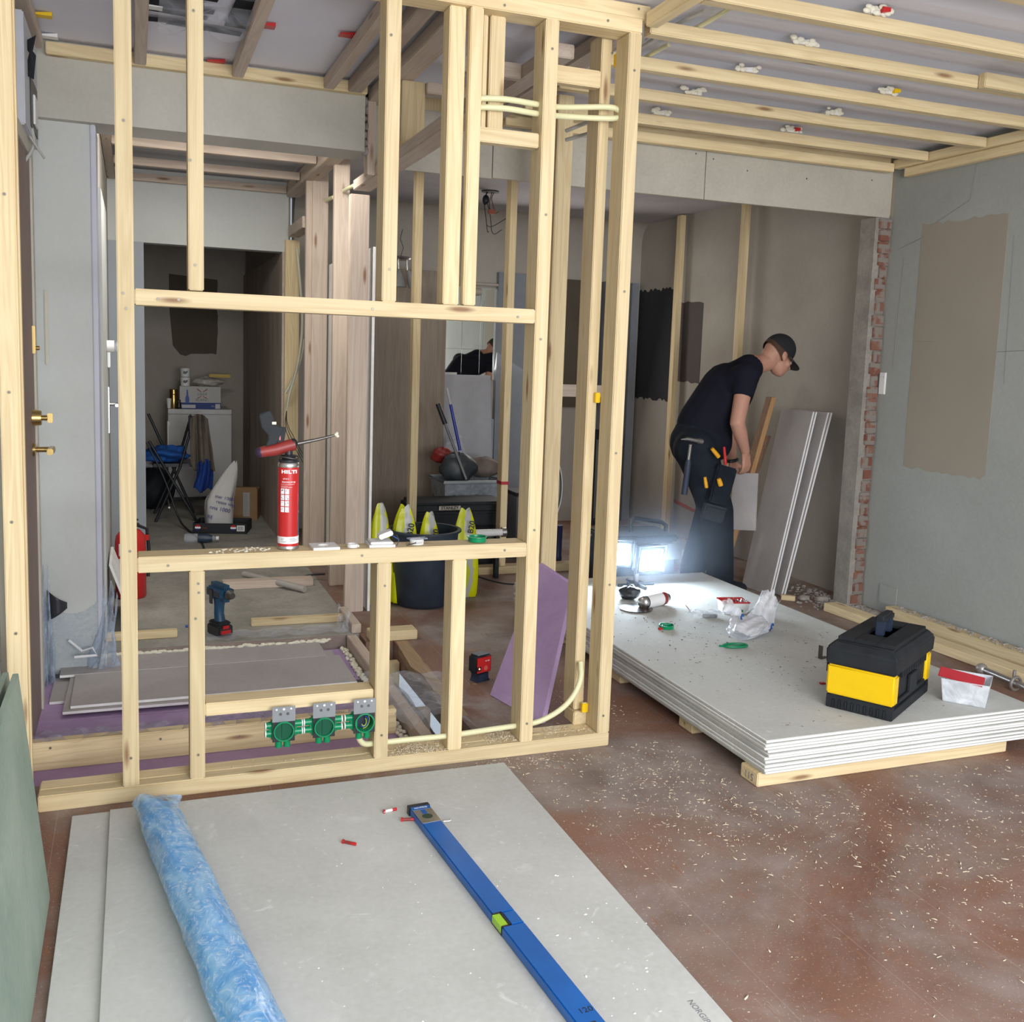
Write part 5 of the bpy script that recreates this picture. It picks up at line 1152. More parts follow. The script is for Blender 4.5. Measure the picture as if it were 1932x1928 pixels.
# white panel, toolboxes, crate
pn = MB().ring_loft([[(2.095, 6.78, .001), (2.46, 6.78, .001), (2.46, 6.80, .001), (2.095, 6.80, .001)], [(2.12, 7.06, 1.20), (2.50, 7.06, 1.20), (2.50, 7.08, 1.20), (2.12, 7.08, 1.20)]])
tag(pn.build('leaning_sheet', plain('dusty_white_panel', (.42, .43, .46), .7, noise=.12), bevel=.002), 'dusty white panel leaning below the mirror', 'panel')
t = thing('plastic_crate', 'grey clear plastic crate with broom handles standing in it', 'crate', (2.14, 6.45, 0), 0)
def openbox(m, x, y, z0, z1, th, taper=.9):
    b = [(-x * taper, -y * taper), (x * taper, -y * taper), (x * taper, y * taper), (-x * taper, y * taper)]; tt = [(-x, -y), (x, -y), (x, y), (-x, y)]
    ib = [(a - math.copysign(th, a), c - math.copysign(th, c)) for a, c in b]; it = [(a - math.copysign(th, a), c - math.copysign(th, c)) for a, c in tt]
    return m.ring_loft([[(*q, z0) for q in b], [(*q, z1) for q in tt], [(*q, z1) for q in it], [(*q, z0 + th) for q in ib]])
openbox(MB(), .215, .17, .01, .50, .004).build('crate_body', GREYTRANS, t, bevel=.003)
MB().tube([(-.22, -.175, .50), (.22, -.175, .50), (.22, .175, .50), (-.22, .175, .50)], .012, 8, closed=True).build('crate_rim', plain('grey_clear_rim', (.30, .33, .35), .3), t)
MB().box(.165, .20, -.19, -.172, .22, .44).build('latch', plain('grey_latch', (.28, .3, .33), .4), t, bevel=.004)
blob('dark_bag', 'dark bulging bag on top of the clear crate', 'bag', (2.06, 6.42, .48), (.13, .09, .10), plain('dark_grey_bag', (.05, .06, .07), .5, noise=.4), 4, .12)
blob('red_bag', 'red and white plastic bag behind the broom handles', 'bag', (1.98, 6.55, .60), (.075, .06, .055), REDD, 14, .1)
blob('paper_sack', 'brown grey paper sack lying on the crate at the white panel', 'sack', (2.27, 6.50, .505), (.12, .10, .07), plain('brown_grey_paper', (.20, .16, .14), .9, noise=.2), 17, .10)
blob('clear_bag', 'thin clear bag standing behind the red bag', 'bag', (2.10, 6.64, .58), (.07, .05, .10), CLEAR, 19, .2)
bq = thing('broom', 'grey broom stick with a black grip leaning in the crate', 'broom', P(840, 800, y=6.42)); o0 = bq.location.copy()
MB().tube([P(840, 800, y=6.42) - o0, P(880, 905, y=6.28) - o0], .010, 12).build('stick', plain('grey_handle', (.25, .26, .28), .35, .6), bq)
MB().tube([P(826, 762, y=6.455) - o0, Vector((0, 0, 0))], .017, 12).build('grip', BLK, bq)
tag(MB().tube([P(843, 732, y=6.5), P(850, 765, y=6.48)], .010, 12).build('paint_pole', plain('grey_pole', (.5, .5, .5), .4), None) , 'pale upper end of the blue extension pole', 'pole') if False else None
t = thing('extension_pole', 'blue extension pole with a pale top leaning in the crate', 'pole', P(868, 850, y=6.42))
o0 = t.location.copy()
MB().tube([P(850, 763, y=6.46) - o0, P(868, 850, y=6.42) - o0], .011, 12).build('blue_tube', plain('blue_tube', (.01, .03, .30), .35), t)
MB().tube([P(843, 732, y=6.48) - o0, P(850, 763, y=6.46) - o0], .008, 12).build('pale_tube', plain('pale_tube', (.45, .45, .45), .4), t)
t = thing('tool_case', 'black wide tool box with a grey name badge in front of the clear crate', 'tool box', (1.93, 6.05, 0), R_(0))
MB().box(-.30, .28, -.13, .13, .0, .22).build('case_body', BLKD, t, bevel=.012)
MB().box(-.32, .30, -.15, .15, .225, .265).box(-.30, .28, -.13, .13, .265, .35).build('case_tray', BLKD, t, bevel=.008)
MB().box(-.33, .31, -.16, .15, .352, .425).build('case_lid', BLKD, t, bevel=.02, seg=3)
bd = MB().box(-.165, -.015, -.168, -.160, .375, .410).build('badge', plain('grey_badge', (.40, .37, .30), .5), t, bevel=.005)
lettering('STANLEY', .028, BLK, bd, TXF(-.09, -.1685, .3925), bold=.0008)
MB().box(.17, .24, -.170, -.15, .08, .22).box(-.26, -.19, -.170, -.15, .08, .22).build('latch', plain('grey_green_latch', (.12, .14, .13), .5), t, bevel=.004)
t = thing('storage_box', 'brown tinted clear storage box with a printed label right of the clear crate', 'box', (2.50, 6.25, 0), 0)
openbox(MB(), .12, .13, .01, .42, .004, .95).build('box_body', plain('smoky_plastic', (.16, .15, .15), .3, noise=.3), t, bevel=.003)
MB().box(-.125, .125, -.135, .135, .42, .445).build('lid', BLKD, t, bevel=.004)
lb = MB().box(-.10, .11, -.135, -.127, .20, .39).build('printed_label', plain('label_white', (.55, .55, .57), .5), t)
MB().box(-.09, -.055, -.137, -.134, .34, .38).build('label_mark', BLK, lb); MB().prism([(-.03, .24), (.03, .22), (.05, .27), (.04, .34), (-.01, .35)], -.137, -.134, 'y').build('tool_picture', REDD, lb)
t = thing('white_pipe', 'white drain pipe with a grey socket lying behind the yellow bags', 'pipe', (2.0, 5.60, .17), 0)
pa, pb = P(825, 1008, y=5.60), P(950, 1004, y=5.60)
t.location = pa
MB().cyl((0, 0, 0), pb - pa, .022, n=24).build('pipe_tube', WHITE, t)
MB().cyl((pb - pa) * .97, (pb - pa) * 1.03, .030, n=24).build('pipe_socket', STEEL, t)
for sx in (.1, .9): 
    q = (pb - pa) * sx; MB().box(q.x - .012, q.x + .012, -.02, .02, -(pa.z), -.021 + q.z).build('rest', BLKD, t)
# bucket and plaster bags
t = thing('mortar_bucket', 'large dusty black bucket behind the short studs', 'bucket', (1.455, 5.10, 0), 0)
MB().lathe([(.001, .002), (.140, .002), (.155, .02), (.185, .40), (.200, .402), (.200, .412), (.180, .412), (.150, .02), (.001, .012)], 48).build('bucket_body', plain('dusty_black_bucket', (.022, .032, .052), .55, noise=.9, nscale=9), t)
MB().tube([(.10 + .06 * math.cos(a), -.160 - .012 * math.sin(a + .5), .27 + .075 * math.sin(a)) for a in [R_(-90 + k * 18) for k in range(12)]], .007, 8).build('handle', BLK, t)
def bagmat(name, seed):
    m, nt, b = newmat(name); L = nt.links; b.inputs['Roughness'].default_value = .35
    tc = N(nt, 'ShaderNodeTexCoord'); sp = N(nt, 'ShaderNodeSeparateXYZ'); L.new(tc.outputs['Object'], sp.inputs[0])
    nz = N(nt, 'ShaderNodeTexNoise', _Scale=9, _Detail=3); L.new(tc.outputs['Object'], nz.inputs['Vector'])
    a = N(nt, 'ShaderNodeMath', operation='MULTIPLY_ADD'); a.inputs[1].default_value = .10; L.new(nz.outputs['Fac'], a.inputs[0]); L.new(sp.outputs['X'], a.inputs[2])
    mr = N(nt, 'ShaderNodeValToRGB'); mr.color_ramp.interpolation = 'CONSTANT'; e = mr.color_ramp.elements
    e[0].position = 0; e[0].color = (.62, .66, .0, 1); e[1].position = .50; e[1].color = (.52, .53, .50, 1); e2 = e.new(.66); e2.color = (.74, .76, .0, 1)
    m2 = N(nt, 'ShaderNodeMapRange'); m2.inputs[1].default_value = -.05; m2.inputs[2].default_value = .15; L.new(a.outputs[0], m2.inputs[0]); L.new(m2.outputs[0], mr.inputs[0])
    L.new(mr.outputs[0], b.inputs['Base Color'])
    bp = N(nt, 'ShaderNodeBump'); bp.inputs['Strength'].default_value = .5; bp.inputs['Distance'].default_value = .01; L.new(nz.outputs['Fac'], bp.inputs['Height']); L.new(bp.outputs[0], b.inputs['Normal'])
    return m
BM = bagmat('yellow_silver_bag', 1)
for i, (x, y, h, w_, z, lb) in enumerate(((1.225, 5.16, .535, .13, 0, 'leftmost yellow and silver bag, half hidden behind a hall stud'), (1.35, 5.12, .52, .14, .03, 'second yellow and silver bag from the left, tallest, lettered B20'), (1.495, 5.15, .47, .13, .03, 'third yellow and silver bag from the left, in the bucket'), (1.725, 5.22, .49, .155, 0, 'rightmost yellow and silver bag, standing on the floor beside the bucket'))):
    t, f = pinchbag('plaster_bag', lb, 'bag', (x, y, z), w_, .11, h, BM, 20 + i, .0, .30, 'yellow and silver bags at the bucket', power=2.4)
    t.location.z = z if i in (0, 3) else .015
    if i in (1, 2): t.location.z = .0135
    zz = .40 if i != 0 else .38
    sz = .046
    if i != 2: lettering('B20' if i else '0', sz, BLK, t, Matrix.Translation((.018, -.062, zz - .0)) @ Matrix.Rotation(R_(-80), 4, 'Y') @ TXF(0, 0, 0), ext=.0008, bold=.001)
    else: lettering('B20', sz, BLK, t, Matrix.Translation((.018, -.066, zz - .04)) @ Matrix.Rotation(R_(-80), 4, 'Y') @ TXF(0, 0, 0), ext=.0008, bold=.001)
# things between the far right studs
c = P(1055, 935, y=5.9)
t = thing('cable_coil', 'large coil of black and white cable seen between the studs at the far partition', 'cable coil', (2.43, 5.95, .60), 0)
for j, (r, mt) in enumerate(((.235, BLK), (.25, plain('white_cable', (.6, .6, .62), .5)), (.222, plain('white_cable2', (.5, .5, .55), .5)))):
    MB().tube([(r * .8 * math.cos(a), .01 * j, r * 1.25 * math.sin(a)) for a in [R_(-95 + k * 5) for k in range(39)]], .005, 8).build('cable_loop', mt, t)
t.location = (2.44, 5.96, .49)
p = P(1077, 1035, z=.02); 
t = thing('blue_canister', 'dark blue tube standing on the floor behind the set back stud', 'canister', (2.62, 5.95, 0), 0)
MB().lathe([(.001, 0), (.024, 0), (.028, .03), (.024, .05), (.026, .24), (.03, .25), (.001, .25)], 22).build('canister_body', plain('dark_blue_plastic', (.02, .03, .10), .3), t)
tag(MB().box(2.46, 2.66, 7.40, 7.438, .45, .85).build('pale_sheet', plain('pale_blue_panel', (.32, .38, .42), .6), bevel=.003), 'pale panel standing at the far wall seen through the narrow stud gap', 'panel')
tag(MB().box(3.46, 3.70, 7.28, 7.34, .70, .78).cyl((3.50, 7.29, .04), (3.50, 7.29, .70), .01).cyl((3.66, 7.29, .04), (3.66, 7.29, .70), .01).box(3.44, 3.72, 7.25, 7.36, .001, .04).build('stand', BLKD, bevel=.003), 'dark stand at the far wall in the right corner of the far room', 'stand')
conduit([P(885, 1082, y=5.4), P(930, 1097, y=5.2) , P(965, 1103, y=5.1), P(1010, 1100, y=5.15)], 'black cable lying on the far room floor behind the purple board', .005, BLK, 'cable', 'cable')
for o in bpy.data.objects:
    pass
t = thing('crate_lid', 'red and dark parts lying under the table height rail in the far room', 'box', (2.72, 6.9, 0), 0)
openbox(MB(), .12, .14, .0, .30, .006).build('box_body', plain('brown_dark_box', (.12, .07, .05), .8), t, bevel=.003)
t['label'] = 'brown open box on the floor of the far room right of the storage box'; t.name = 'open_box'

# ------------------------------------------------------------------ stack of plasterboard
SX0, SX1, SY0, SY1 = 1.868, 3.015, 2.540, 4.80
names = ['topmost', 'second from the top', 'third from the top', 'fourth from the top', 'fifth from the top', 'sixth from the bottom', 'fifth from the bottom', 'fourth from the bottom', 'third from the bottom', 'second from the bottom', 'lowest']
NB = 10; th_ = .0117; zp = .048
names = names[:5] + names[6:]
for i in range(NB):
    z0 = zp + (NB - 1 - i) * .0117
    dx = random.uniform(-.006, .006) if i else 0; dy = random.uniform(-.005, .007) if i else 0
    if i in (3, 4, 5, 6): dx += .006
    o = MB(); hx = (SX1 - SX0) / 2; hy = (SY1 - SY0) / 2
    o.box(-hx, hx, -hy, hy, 0.0002, .0113); o.m = [0, 0, 1, 1, 0, 0]
    o.m = [0, 0, 1, 1, 0, 0]
    bo_ = o.build('stacked_plasterboard', [PAPER, CORE], bevel=.0022, seg=1, loc=((SX0 + SX1) / 2 + dx, (SY0 + SY1) / 2 + dy, z0))
    tag(bo_, 'plasterboard sheet in the stack under the yellow and black tool box, ' + names[i], 'board', 'plasterboard sheets in the low stack')
zt2 = zp + NB * .0117
for i, y in enumerate((2.56, 3.02, 3.60, 4.20, 4.70)):
    o = bar(SX0 + .01 - (.02 if i == 0 else -.015), SX1 - .10 + (.0 if i == 0 else .04), y, y + .095, .0008, .0475, ['front support batten under the board stack, stamped with a number', 'second support batten under the board stack', 'third support batten under the board stack', 'fourth support batten under the board stack', 'last support batten under the board stack, near the work lamp'][i], 'battens under the board stack', name='support_batten', cat='batten')
    if i == 0: lettering('511', .034, PRINT, o, Matrix.Translation(-o.location) @ frame_m((SX0 - .0105, 2.607, .024), (0, 1, 0), (0, 0, -1)), ext=.0003)
Z = zt2 + .0006

# tool box, yellow and black
a, b_, c_ = [P(*q, z=zt2) for q in ((1558, 1332), (1680, 1362), (1742, 1300))]
ux = (b_ - a).normalized(); uy = (c_ - b_).normalized()
ang = math.atan2(ux.y, ux.x) 
t = thing('tool_box', 'black tool box with bright yellow ends and a folding handle on the board stack', 'tool box', (a.x, a.y, Z), ang)
W1 = .225; L1 = .425; HT = .285
# local x along the short front, y along the length
m = MB().box(.006, W1 - .006, .006, L1 - .006, 0, .185)
m.build('case', BLKD, t, bevel=.008)
m = MB().box(-.001, W1 + .001, -.001, .022, .0, .048).box(-.001, W1 + .001, L1 - .022, L1 + .001, .0, .048).box(W1 - .012, W1 + .002, .0, L1, .0, .036).box(-.002, .012, 0, L1, 0, .036)
for i in range(9): m.box(.02 + i * .022, .03 + i * .022, -.004, .0, .004, .034)
m.build('base_rim', BLKD, t, bevel=.004)
yy = []
for k_, (y0, y1) in enumerate(((-.004, .045), (L1 - .045, L1 + .004))):
    MB().box(-.004, W1 + .004, y0, y1, .050, .155).build('yellow_end', YEL, t, bevel=.006, seg=3)
m = MB()
for i in range(11): m.box(W1 - .002, W1 + .006, .075 + i * .027, .087 + i * .027, .135, .190)
m.box(W1 - .004, W1 + .004, .06, L1 - .06, .05, .065).box(W1 - .004, W1 + .005, .17, .26, .060, .125)
m.build('side_ribs', BLKD, t, bevel=.002)
lid = MB()
lid.ring_loft([[(-.008, -.010, .158), (W1 + .008, -.010, .158), (W1 + .008, L1 + .010, .158), (-.008, L1 + .010, .158)],
               [(-.010, -.012, .215), (W1 + .010, -.012, .215), (W1 + .010, L1 + .012, .215), (-.010, L1 + .012, .215)],
               [(.012, .012, .240), (W1 - .012, .012, .240), (W1 - .012, L1 - .012, .240), (.012, L1 - .012, .240)]])
ld = lid.build('lid', BLKD, t, bevel=.006, seg=3)
MB().box(.015, .075, .03, L1 - .03, .236, .252).box(W1 - .075, W1 - .015, .03, L1 - .03, .236, .252).box(.075, W1 - .075, .03, .13, .236, .252).box(.075, W1 - .075, L1 - .10, L1 - .03, .236, .252).box(.075, W1 - .075, .13, L1 - .10, .237, .240).build('lid_top', BLKD, ld, bevel=.003)
m = MB()
for y in (.165, L1 - .175): MB().box(.098, .127, y, y + .026, .240, .300).build('handle_post', NAVY, t, bevel=.004)
MB().box(.095, .130, .160, L1 - .145, .288, .316).build('handle', BLKD, t, bevel=.007, seg=3)
MB().box(-.016, -.008, .02, .085, .115, .215).box(-.016, -.008, L1 - .085, L1 - .02, .115, .215).build('latch', BLK, t, bevel=.004)
MB().box(-.0115, -.009, .012, .018, .165, .222).build('tape_mark', WHITE, t)
p = P(1551, 1290, z=zt2)
tag(MB().prism([(-.012, -.006), (.010, -.010), (.014, .004), (-.008, .008)], 0, .004).build('plug_piece', RED, loc=(p.x, p.y, Z)), 'small red plastic piece left of the tool box on the stack', 'plug')
t = thing('metal_bracket', 'thin bent metal bracket standing behind the tool box on the stack', 'bracket', (P(1547, 1243, z=zt2)).xy.to_3d() + Vector((0, 0, Z)), .3)
MB().box(0, .002, -.01, .01, 0, .055).box(.002, .045, -.01, .01, 0, .002).build('bracket_body', DSTEEL, t)
# tub with lid
a, b_, c_ = [P(*q, z=zt2) for q in ((1778, 1322), (1858, 1338), (1870, 1290))]
ang2 = math.atan2((b_ - a).y, (b_ - a).x)
t = thing('screw_tub', 'clear tub of screws with a red lid lying on it, right of the tool box', 'tub', (a.x, a.y, Z), ang2 + .05)
def tub(m, x, y, h, e=.01, th=.002):
    rg = []
    for z, k in ((0, 0), (h, e)): rg.append([(-k, -k, z), (x + k, -k, z), (x + k, y + k, z), (-k, y + k, z)])
    rg.append([(-e + th, -e + th, h), (x + e - th, -e + th, h), (x + e - th, y + e - th, h), (-e + th, y + e - th, h)])
    rg.append([(th, th, th), (x - th, th, th), (x - th, y - th, th), (th, y - th, th)])
    return m.ring_loft(rg)
tub(MB(), .140, .125, .085).build('tub_body', MILKY, t, bevel=.003)
MB().box(.006, .134, .006, .119, .003, .05).build('screws', plain('grey_screw_pile', (.26, .29, .34), .5, noise=.7, nscale=120, bump=.5), t, bevel=.006)
m = MB().box(-.022, .128, .0, .045, -.002, .003); o = m.build('lid', plain('clear_red_lid', (.45, .03, .04), .3), t, bevel=.002)
o.location = (.0, -.006, .0885); o.rotation_euler = (R_(35), R_(5), R_(-2))
# red box
c = P(1378, 1160, z=zt2)
t = thing('red_rimmed_box', 'small white box with a red rim holding screws, behind the plastic bag', 'box', (c.x - .02, c.y + .02, Z), R_(-12))
tub(MB(), .115, .085, .055, .006).build('box_body', WHITE, t, bevel=.002)
MB().tube([(-.006, -.006, .055), (.121, -.006, .055), (.121, .091, .055), (-.006, .091, .055)], .004, 8, closed=True).box(-.004, .119, .06, .09, .035, .056).build('red_rim', RED, t)
m = MB()
for i in range(14):
    x, y = random.uniform(.07, .11), random.uniform(.01, .07); m.cyl((x, y, .03), (x + random.uniform(-.02, .02), y + random.uniform(-.02, .02), .062), .002, n=6)
m.build('screws', STEEL, t); MB().box(.05, .09, -.0055, -.003, .01, .02).build('green_mark', GREEN, t)
# plastic bag
c = P(1425, 1195, z=zt2)
t = thing('white_plastic_bag', 'thin white plastic bag with blue print lying crumpled on the board stack', 'bag', (c.x, c.y + .03, Z), R_(38))
def pbag(u, v):
    a = u * 2 * math.pi; s = v
    L = .40; x = -.17 + L * s
    wd = (.085 * math.sin(math.pi * min(1, (s * 1.25 + .08))) ** .5 if s < .72 else .085 * .72 + (s - .72) * -.10)
    wd = max(.015, wd); hh = .060 * math.sin(math.pi * min(1, s * 1.15 + .1)) ** .6 if s < .75 else .035 + (s - .75) * .16
    w_ = 1 + .10 * math.sin(4 * a + x * 22) + .07 * math.sin(7 * a - x * 35) + .03 * math.sin(13 * a + x * 60)
    y = wd * math.cos(a) * w_; z = hh * (1 + math.sin(a)) * w_ * .6 + (.06 * max(0, s - .7) / .3)
    return (x, y, max(.0, z))
MB().grid(pbag, 54, 46).build('bag_body', BAGW, t, smooth=50)
def earf(u, v): return (-.05 + .10 * u + .02 * math.sin(v * 8), .07 + .05 * v + .02 * math.sin(u * 9), .06 + .07 * v * (1 - abs(u - .5)) + .012 * math.sin(u * 12 + v * 5))
MB().grid(earf, 14, 12).build('bag_handle', BAGW, t, smooth=50)
def sl(u, v): return (.17 + .10 * v, -.05 + .14 * u * (1 - .5 * v), .05 + .05 * v + .015 * math.sin(u * 11 + v * 3))
MB().grid(sl, 14, 10).build('bag_mouth', BAGW, t, smooth=50)
for (x, y, z, r) in ((.02, -.078, .035, .2), (-.06, .035, .075, .5)):
    m = MB().tube([(x + .014 * math.cos(a), y - .008, z + .010 * math.sin(a)) for a in [R_(k * 36) for k in range(8)]], .004, 8); m.build('blue_print', DBLUE if False else BLUE, t)
lettering('rygg', .018, DBLUE, t, Matrix.Translation((-.02, -.088, .028)) @ TXF(0, 0, 0))
t = thing('clear_blister', 'crumpled clear packaging with an orange label left of the white bag', 'packaging', P(1325, 1165, z=zt2).xy.to_3d() + Vector((0, 0, Z)), -.3)
MB().grid(lambda u, v: (-.06 + u * .15, -.03 + v * .07, .004 + .018 * abs(math.sin(u * 7 + v * 3)) + .012 * math.sin(v * 9) ** 2), 24, 14).build('film', CLEAR, t, smooth=60)
M = Matrix.Translation((-.06, .0, .030)) @ Matrix.Rotation(.9, 4, 'Y') @ Matrix.Rotation(.3, 4, 'Z')
MB().box(-.028, .028, -.02, .02, -.001, .001, M).build('label_card', plain('white_orange_card', (.72, .68, .66), .5, noise=.1), t)
MB().box(-.028, -.018, -.02, .02, -.0015, .0015, M).build('orange_stripe', plain('orange_red', (.5, .12, .04), .5), t)
MB().box(.0, .07, -.01, .012, .001, .016).build('dark_grip', PRINT, t, bevel=.003)
# aerosol can lying
c = P(1232, 1140, z=zt2)
a1, b1 = P(1212, 1137, z=zt2 + .033), P(1258, 1127, z=zt2 + .033)
t = thing('foam_can', 'white and red foam can lying on its side near the work lamp', 'foam can', (a1.x, a1.y, Z + .0325), math.atan2((b1 - a1).y, (b1 - a1).x))
M = Matrix.Rotation(R_(90), 4, 'Y')
MB().lathe([(.001, -.012), (.018, -.010), (.030, .0), (.032, .008), (.032, .165), (.030, .170), (.001, .172)], 32, M).build('can', STEEL, t)
MB().lathe([(.0324, .022), (.0324, .135)], 32, M, cap=False).build('white_label', WPRINT, t); MB().lathe([(.0324, .135), (.0324, .158)], 32, M, cap=False).build('red_label', REDD, t)
MB().lathe([(.0326, .016), (.0326, .022)], 32, M, cap=False).build('black_band', BLK, t)
MB().cyl((.172, 0, 0), (.192, 0, 0), .022, .02, 18).build('valve', DSTEEL, t)
m = MB()
for i in range(8): m.box(.035 + .0 * i, .035 + random.uniform(.03, .08), -.020 + i * .005, -.0185 + i * .005, .0285 if False else .0, .0) if False else None
for px, py, r, lb in ((1257, 1185, .2, 'green box lid lying on the stack nearer the lamp, with a red bit beside it'),):
    c = P(px, py, z=zt2); t = thing('junction_cover', lb, 'lid', (c.x, c.y, Z), r)
    MB().lathe([(.001, .002), (.030, .002), (.033, .0), (.034, .016), (.031, .016), (.029, .006), (.001, .006)], 32).build('lid_body', GREEN, t)
    MB().box(-.026, .026, -.0035, .0035, .006, .017).build('grip', GREEN, t, bevel=.001)
    MB().box(-.05, -.032, -.014, .0, .0, .008).build('red_bit', RED, t, bevel=.001)
c = P(1387, 1221, z=zt2); t = thing('green_ring', 'oval green plastic ring lying in front of the white plastic bag', 'ring', (c.x, c.y, Z), -.15)
MB().tube([(.052 * (1 if abs(math.cos(a)) > 2 else 1) * math.cos(a), .024 * math.sin(a), .007) for a in [2 * math.pi * k / 40 for k in range(40)]], .0055, 8, closed=True).cyl((-.04, 0, .004), (.04, 0, .004), .003).build('ring_body', GREEN, t)
MB().box(-.072, -.05, -.004, .004, .003, .010).build('ring_tab', GREEN, t, bevel=.001)

# work lamp with two heads
def emis(name, col, s):
    m, nt, b = newmat(name); b.inputs['Base Color'].default_value = (.9, .9, .9, 1); b.inputs['Emission Color'].default_value = (*col, 1); b.inputs['Emission Strength'].default_value = s; return m
LED = emis('lit_lamp_panel', (.72, .86, 1.0), 130)
c = P(1176, 1100, z=zt2)
t = thing('work_lamp', 'work lamp with two lit heads standing at the far end of the board stack', 'work lamp', (2.46, 4.60, Z), 0)
MB().cyl((-.09, -.02, .004), (.12, -.02, .004), .010).cyl((.02, -.12, .008), (.02, .09, .008), .010).box(-.02, .06, -.05, .02, .0, .018).build('foot', BLK, t, bevel=.002)
MB().cyl((.02, -.01, .01), (.02, -.01, .20), .013).box(-.10, .30, .005, .03, .125, .215).build('frame', DSTEEL, t, bevel=.003)
tl = Matrix.Rotation(R_(9), 4, 'X')
for k_, (px, py, rz, w2) in enumerate(((1168, 1046, R_(-24), .145), (1229, 1057, R_(8), .165))):
    q = P(px, py, y=4.56) - Vector(t.location)
    M = Matrix.Translation((q.x, q.y - (.0 if k_ else .0), q.z)) @ Matrix.Rotation(rz, 4, 'Z') @ tl
    hd_ = MB().box(-w2 / 2, w2 / 2, .0, .055, -.072, .072, M).build('lamp_head', BLKD, t, bevel=.006)
    MB().box(-w2 / 2 + .016, w2 / 2 - .016, -.004, .001, -.056, .056, M).build('lit_panel', LED, hd_, bevel=.006)
    MB().tube([M @ Vector(v) for v in ((-w2 / 2 - .008, .0, -.07), (-w2 / 2 - .008, .0, .08), (w2 / 2 + .008, .0, .08), (w2 / 2 + .008, .0, -.07))], .006, 8).build('guard', BLK, hd_)
    MB().box(-.03, .03, .055, .075, -.05, .06, M).build('heat_sink', BLK, hd_, bevel=.002)
tag(blob('work_glove', 'x', 'x', (2.30, 4.32, Z), (.055, .05, .035), BLK, 9, .12), 'rounded black thing on the board stack at the foot of the work lamp', 'tape measure')
bpy.data.objects['work_glove'].name = 'tape_measure'
tag(MB().lathe([(.001, 0), (.075, .0), (.080, .006), (.001, .010)], 32).build('dark_disc', plain('dark_brown_disc', (.06, .04, .035), .3), loc=(2.24, 4.13, Z)), 'flat dark disc at the edge of the corner stud on the board stack', 'disc')
t = thing('equipment_case', 'black equipment case with a raised handle behind the board stack', 'tool case', (2.86, 5.22, 0), R_(-5))
MB().box(-.30, .14, -.16, .16, 0, .30).build('case_body', BLKD, t, bevel=.02, seg=3)
MB().box(-.31, .15, -.17, .17, .30, .335).build('case_lid', BLKD, t, bevel=.01)
MB().tube([(-.10, -.02, .33), (-.10, -.02, .40), (-.075, -.02, .415), (.10, -.02, .39), (.13, -.02, .37), (.13, -.02, .33)], .013, 10).build('handle', BLK, t)
MB().box(-.32, -.25, -.16, -.08, .335, .37).build('red_part', REDD, t, bevel=.004)

# bluish haze volume added for the work lamp's glare, with some dust
def haze():
    m = bpy.data.materials.new('lamp_glare_and_dust'); m.use_nodes = True; nt = m.node_tree; nt.nodes.clear(); L = nt.links
    o = N(nt, 'ShaderNodeOutputMaterial'); v = N(nt, 'ShaderNodeVolumePrincipled'); v.inputs['Color'].default_value = (.75, .85, 1, 1); v.inputs['Anisotropy'].default_value = .45
    tc = N(nt, 'ShaderNodeTexCoord'); nz = N(nt, 'ShaderNodeTexNoise', _Scale=4, _Detail=3); L.new(tc.outputs['Object'], nz.inputs['Vector'])
    ln = N(nt, 'ShaderNodeVectorMath', operation='LENGTH'); sc = N(nt, 'ShaderNodeVectorMath', operation='MULTIPLY'); sc.inputs[1].default_value = (2.0, 2.4, 2.6)
    L.new(tc.outputs['Object'], sc.inputs[0]); L.new(sc.outputs[0], ln.inputs[0])
    mr = N(nt, 'ShaderNodeMapRange', interpolation_type='SMOOTHSTEP'); mr.inputs[1].default_value = .15; mr.inputs[2].default_value = 1.0; mr.inputs[3].default_value = .55; mr.inputs[4].default_value = 0
    L.new(ln.outputs['Value'], mr.inputs[0]); mu = N(nt, 'ShaderNodeMath', operation='MULTIPLY'); L.new(mr.outputs[0], mu.inputs[0]); L.new(nz.outputs['Fac'], mu.inputs[1])
    L.new(mu.outputs[0], v.inputs['Density']); L.new(v.outputs[0], o.inputs['Volume']); return m
hz_ = MB().ring_loft([[(rx * math.cos(2 * math.pi * i / 24), rx * .82 * math.sin(2 * math.pi * i / 24), z_) for i in range(24)] for rx, z_ in ((.44, -.245), (.50, -.05), (.47, .12), (.36, .26), (.20, .33))]).build('glare_dust_haze', haze(), loc=(2.56, 4.40, .425)); tag(hz_, 'thin bluish haze added for the glare and dust around the work lamp', 'haze', kind='stuff')

# ------------------------------------------------------------------ leaning boards, planks, right wall planks
LP = 'boards leaning on the side wall behind the stack'
def lean(xb, xt, y0, y1, h, th, label, mat, name='leaning_board', group=LP, edge=None, y0t=None, y1t=None):
    y0t = y0 if y0t is None else y0t; y1t = y1 if y1t is None else y1t
    m = MB().ring_loft([[(xb, y0, .002), (xb, y1, .002), (xb + th, y1, .002), (xb + th, y0, .002)], [(xt, y0t, h), (xt, y1t, h), (xt + th, y1t, h), (xt + th, y0t, h)]])
    m.m = [0, 1, 0, 1, 1, 1]
    return tag(m.build(name, [mat, edge or CORE], bevel=.0008), label, 'board', group)
LE = plain('white_board_edge', (.85, .85, .84), .7, noise=.03)
lean(3.478, 3.800, 4.795, 5.08, 1.08, .0125, 'leaning white edged board farthest from the side wall, its grey face showing', PAPER2, edge=LE, y0t=4.93, y1t=5.24)
lean(3.494, 3.816, 4.793, 5.08, 1.08, .0125, 'second leaning white edged board, tight behind the first', PAPER2, edge=LE, y0t=4.925, y1t=5.24)
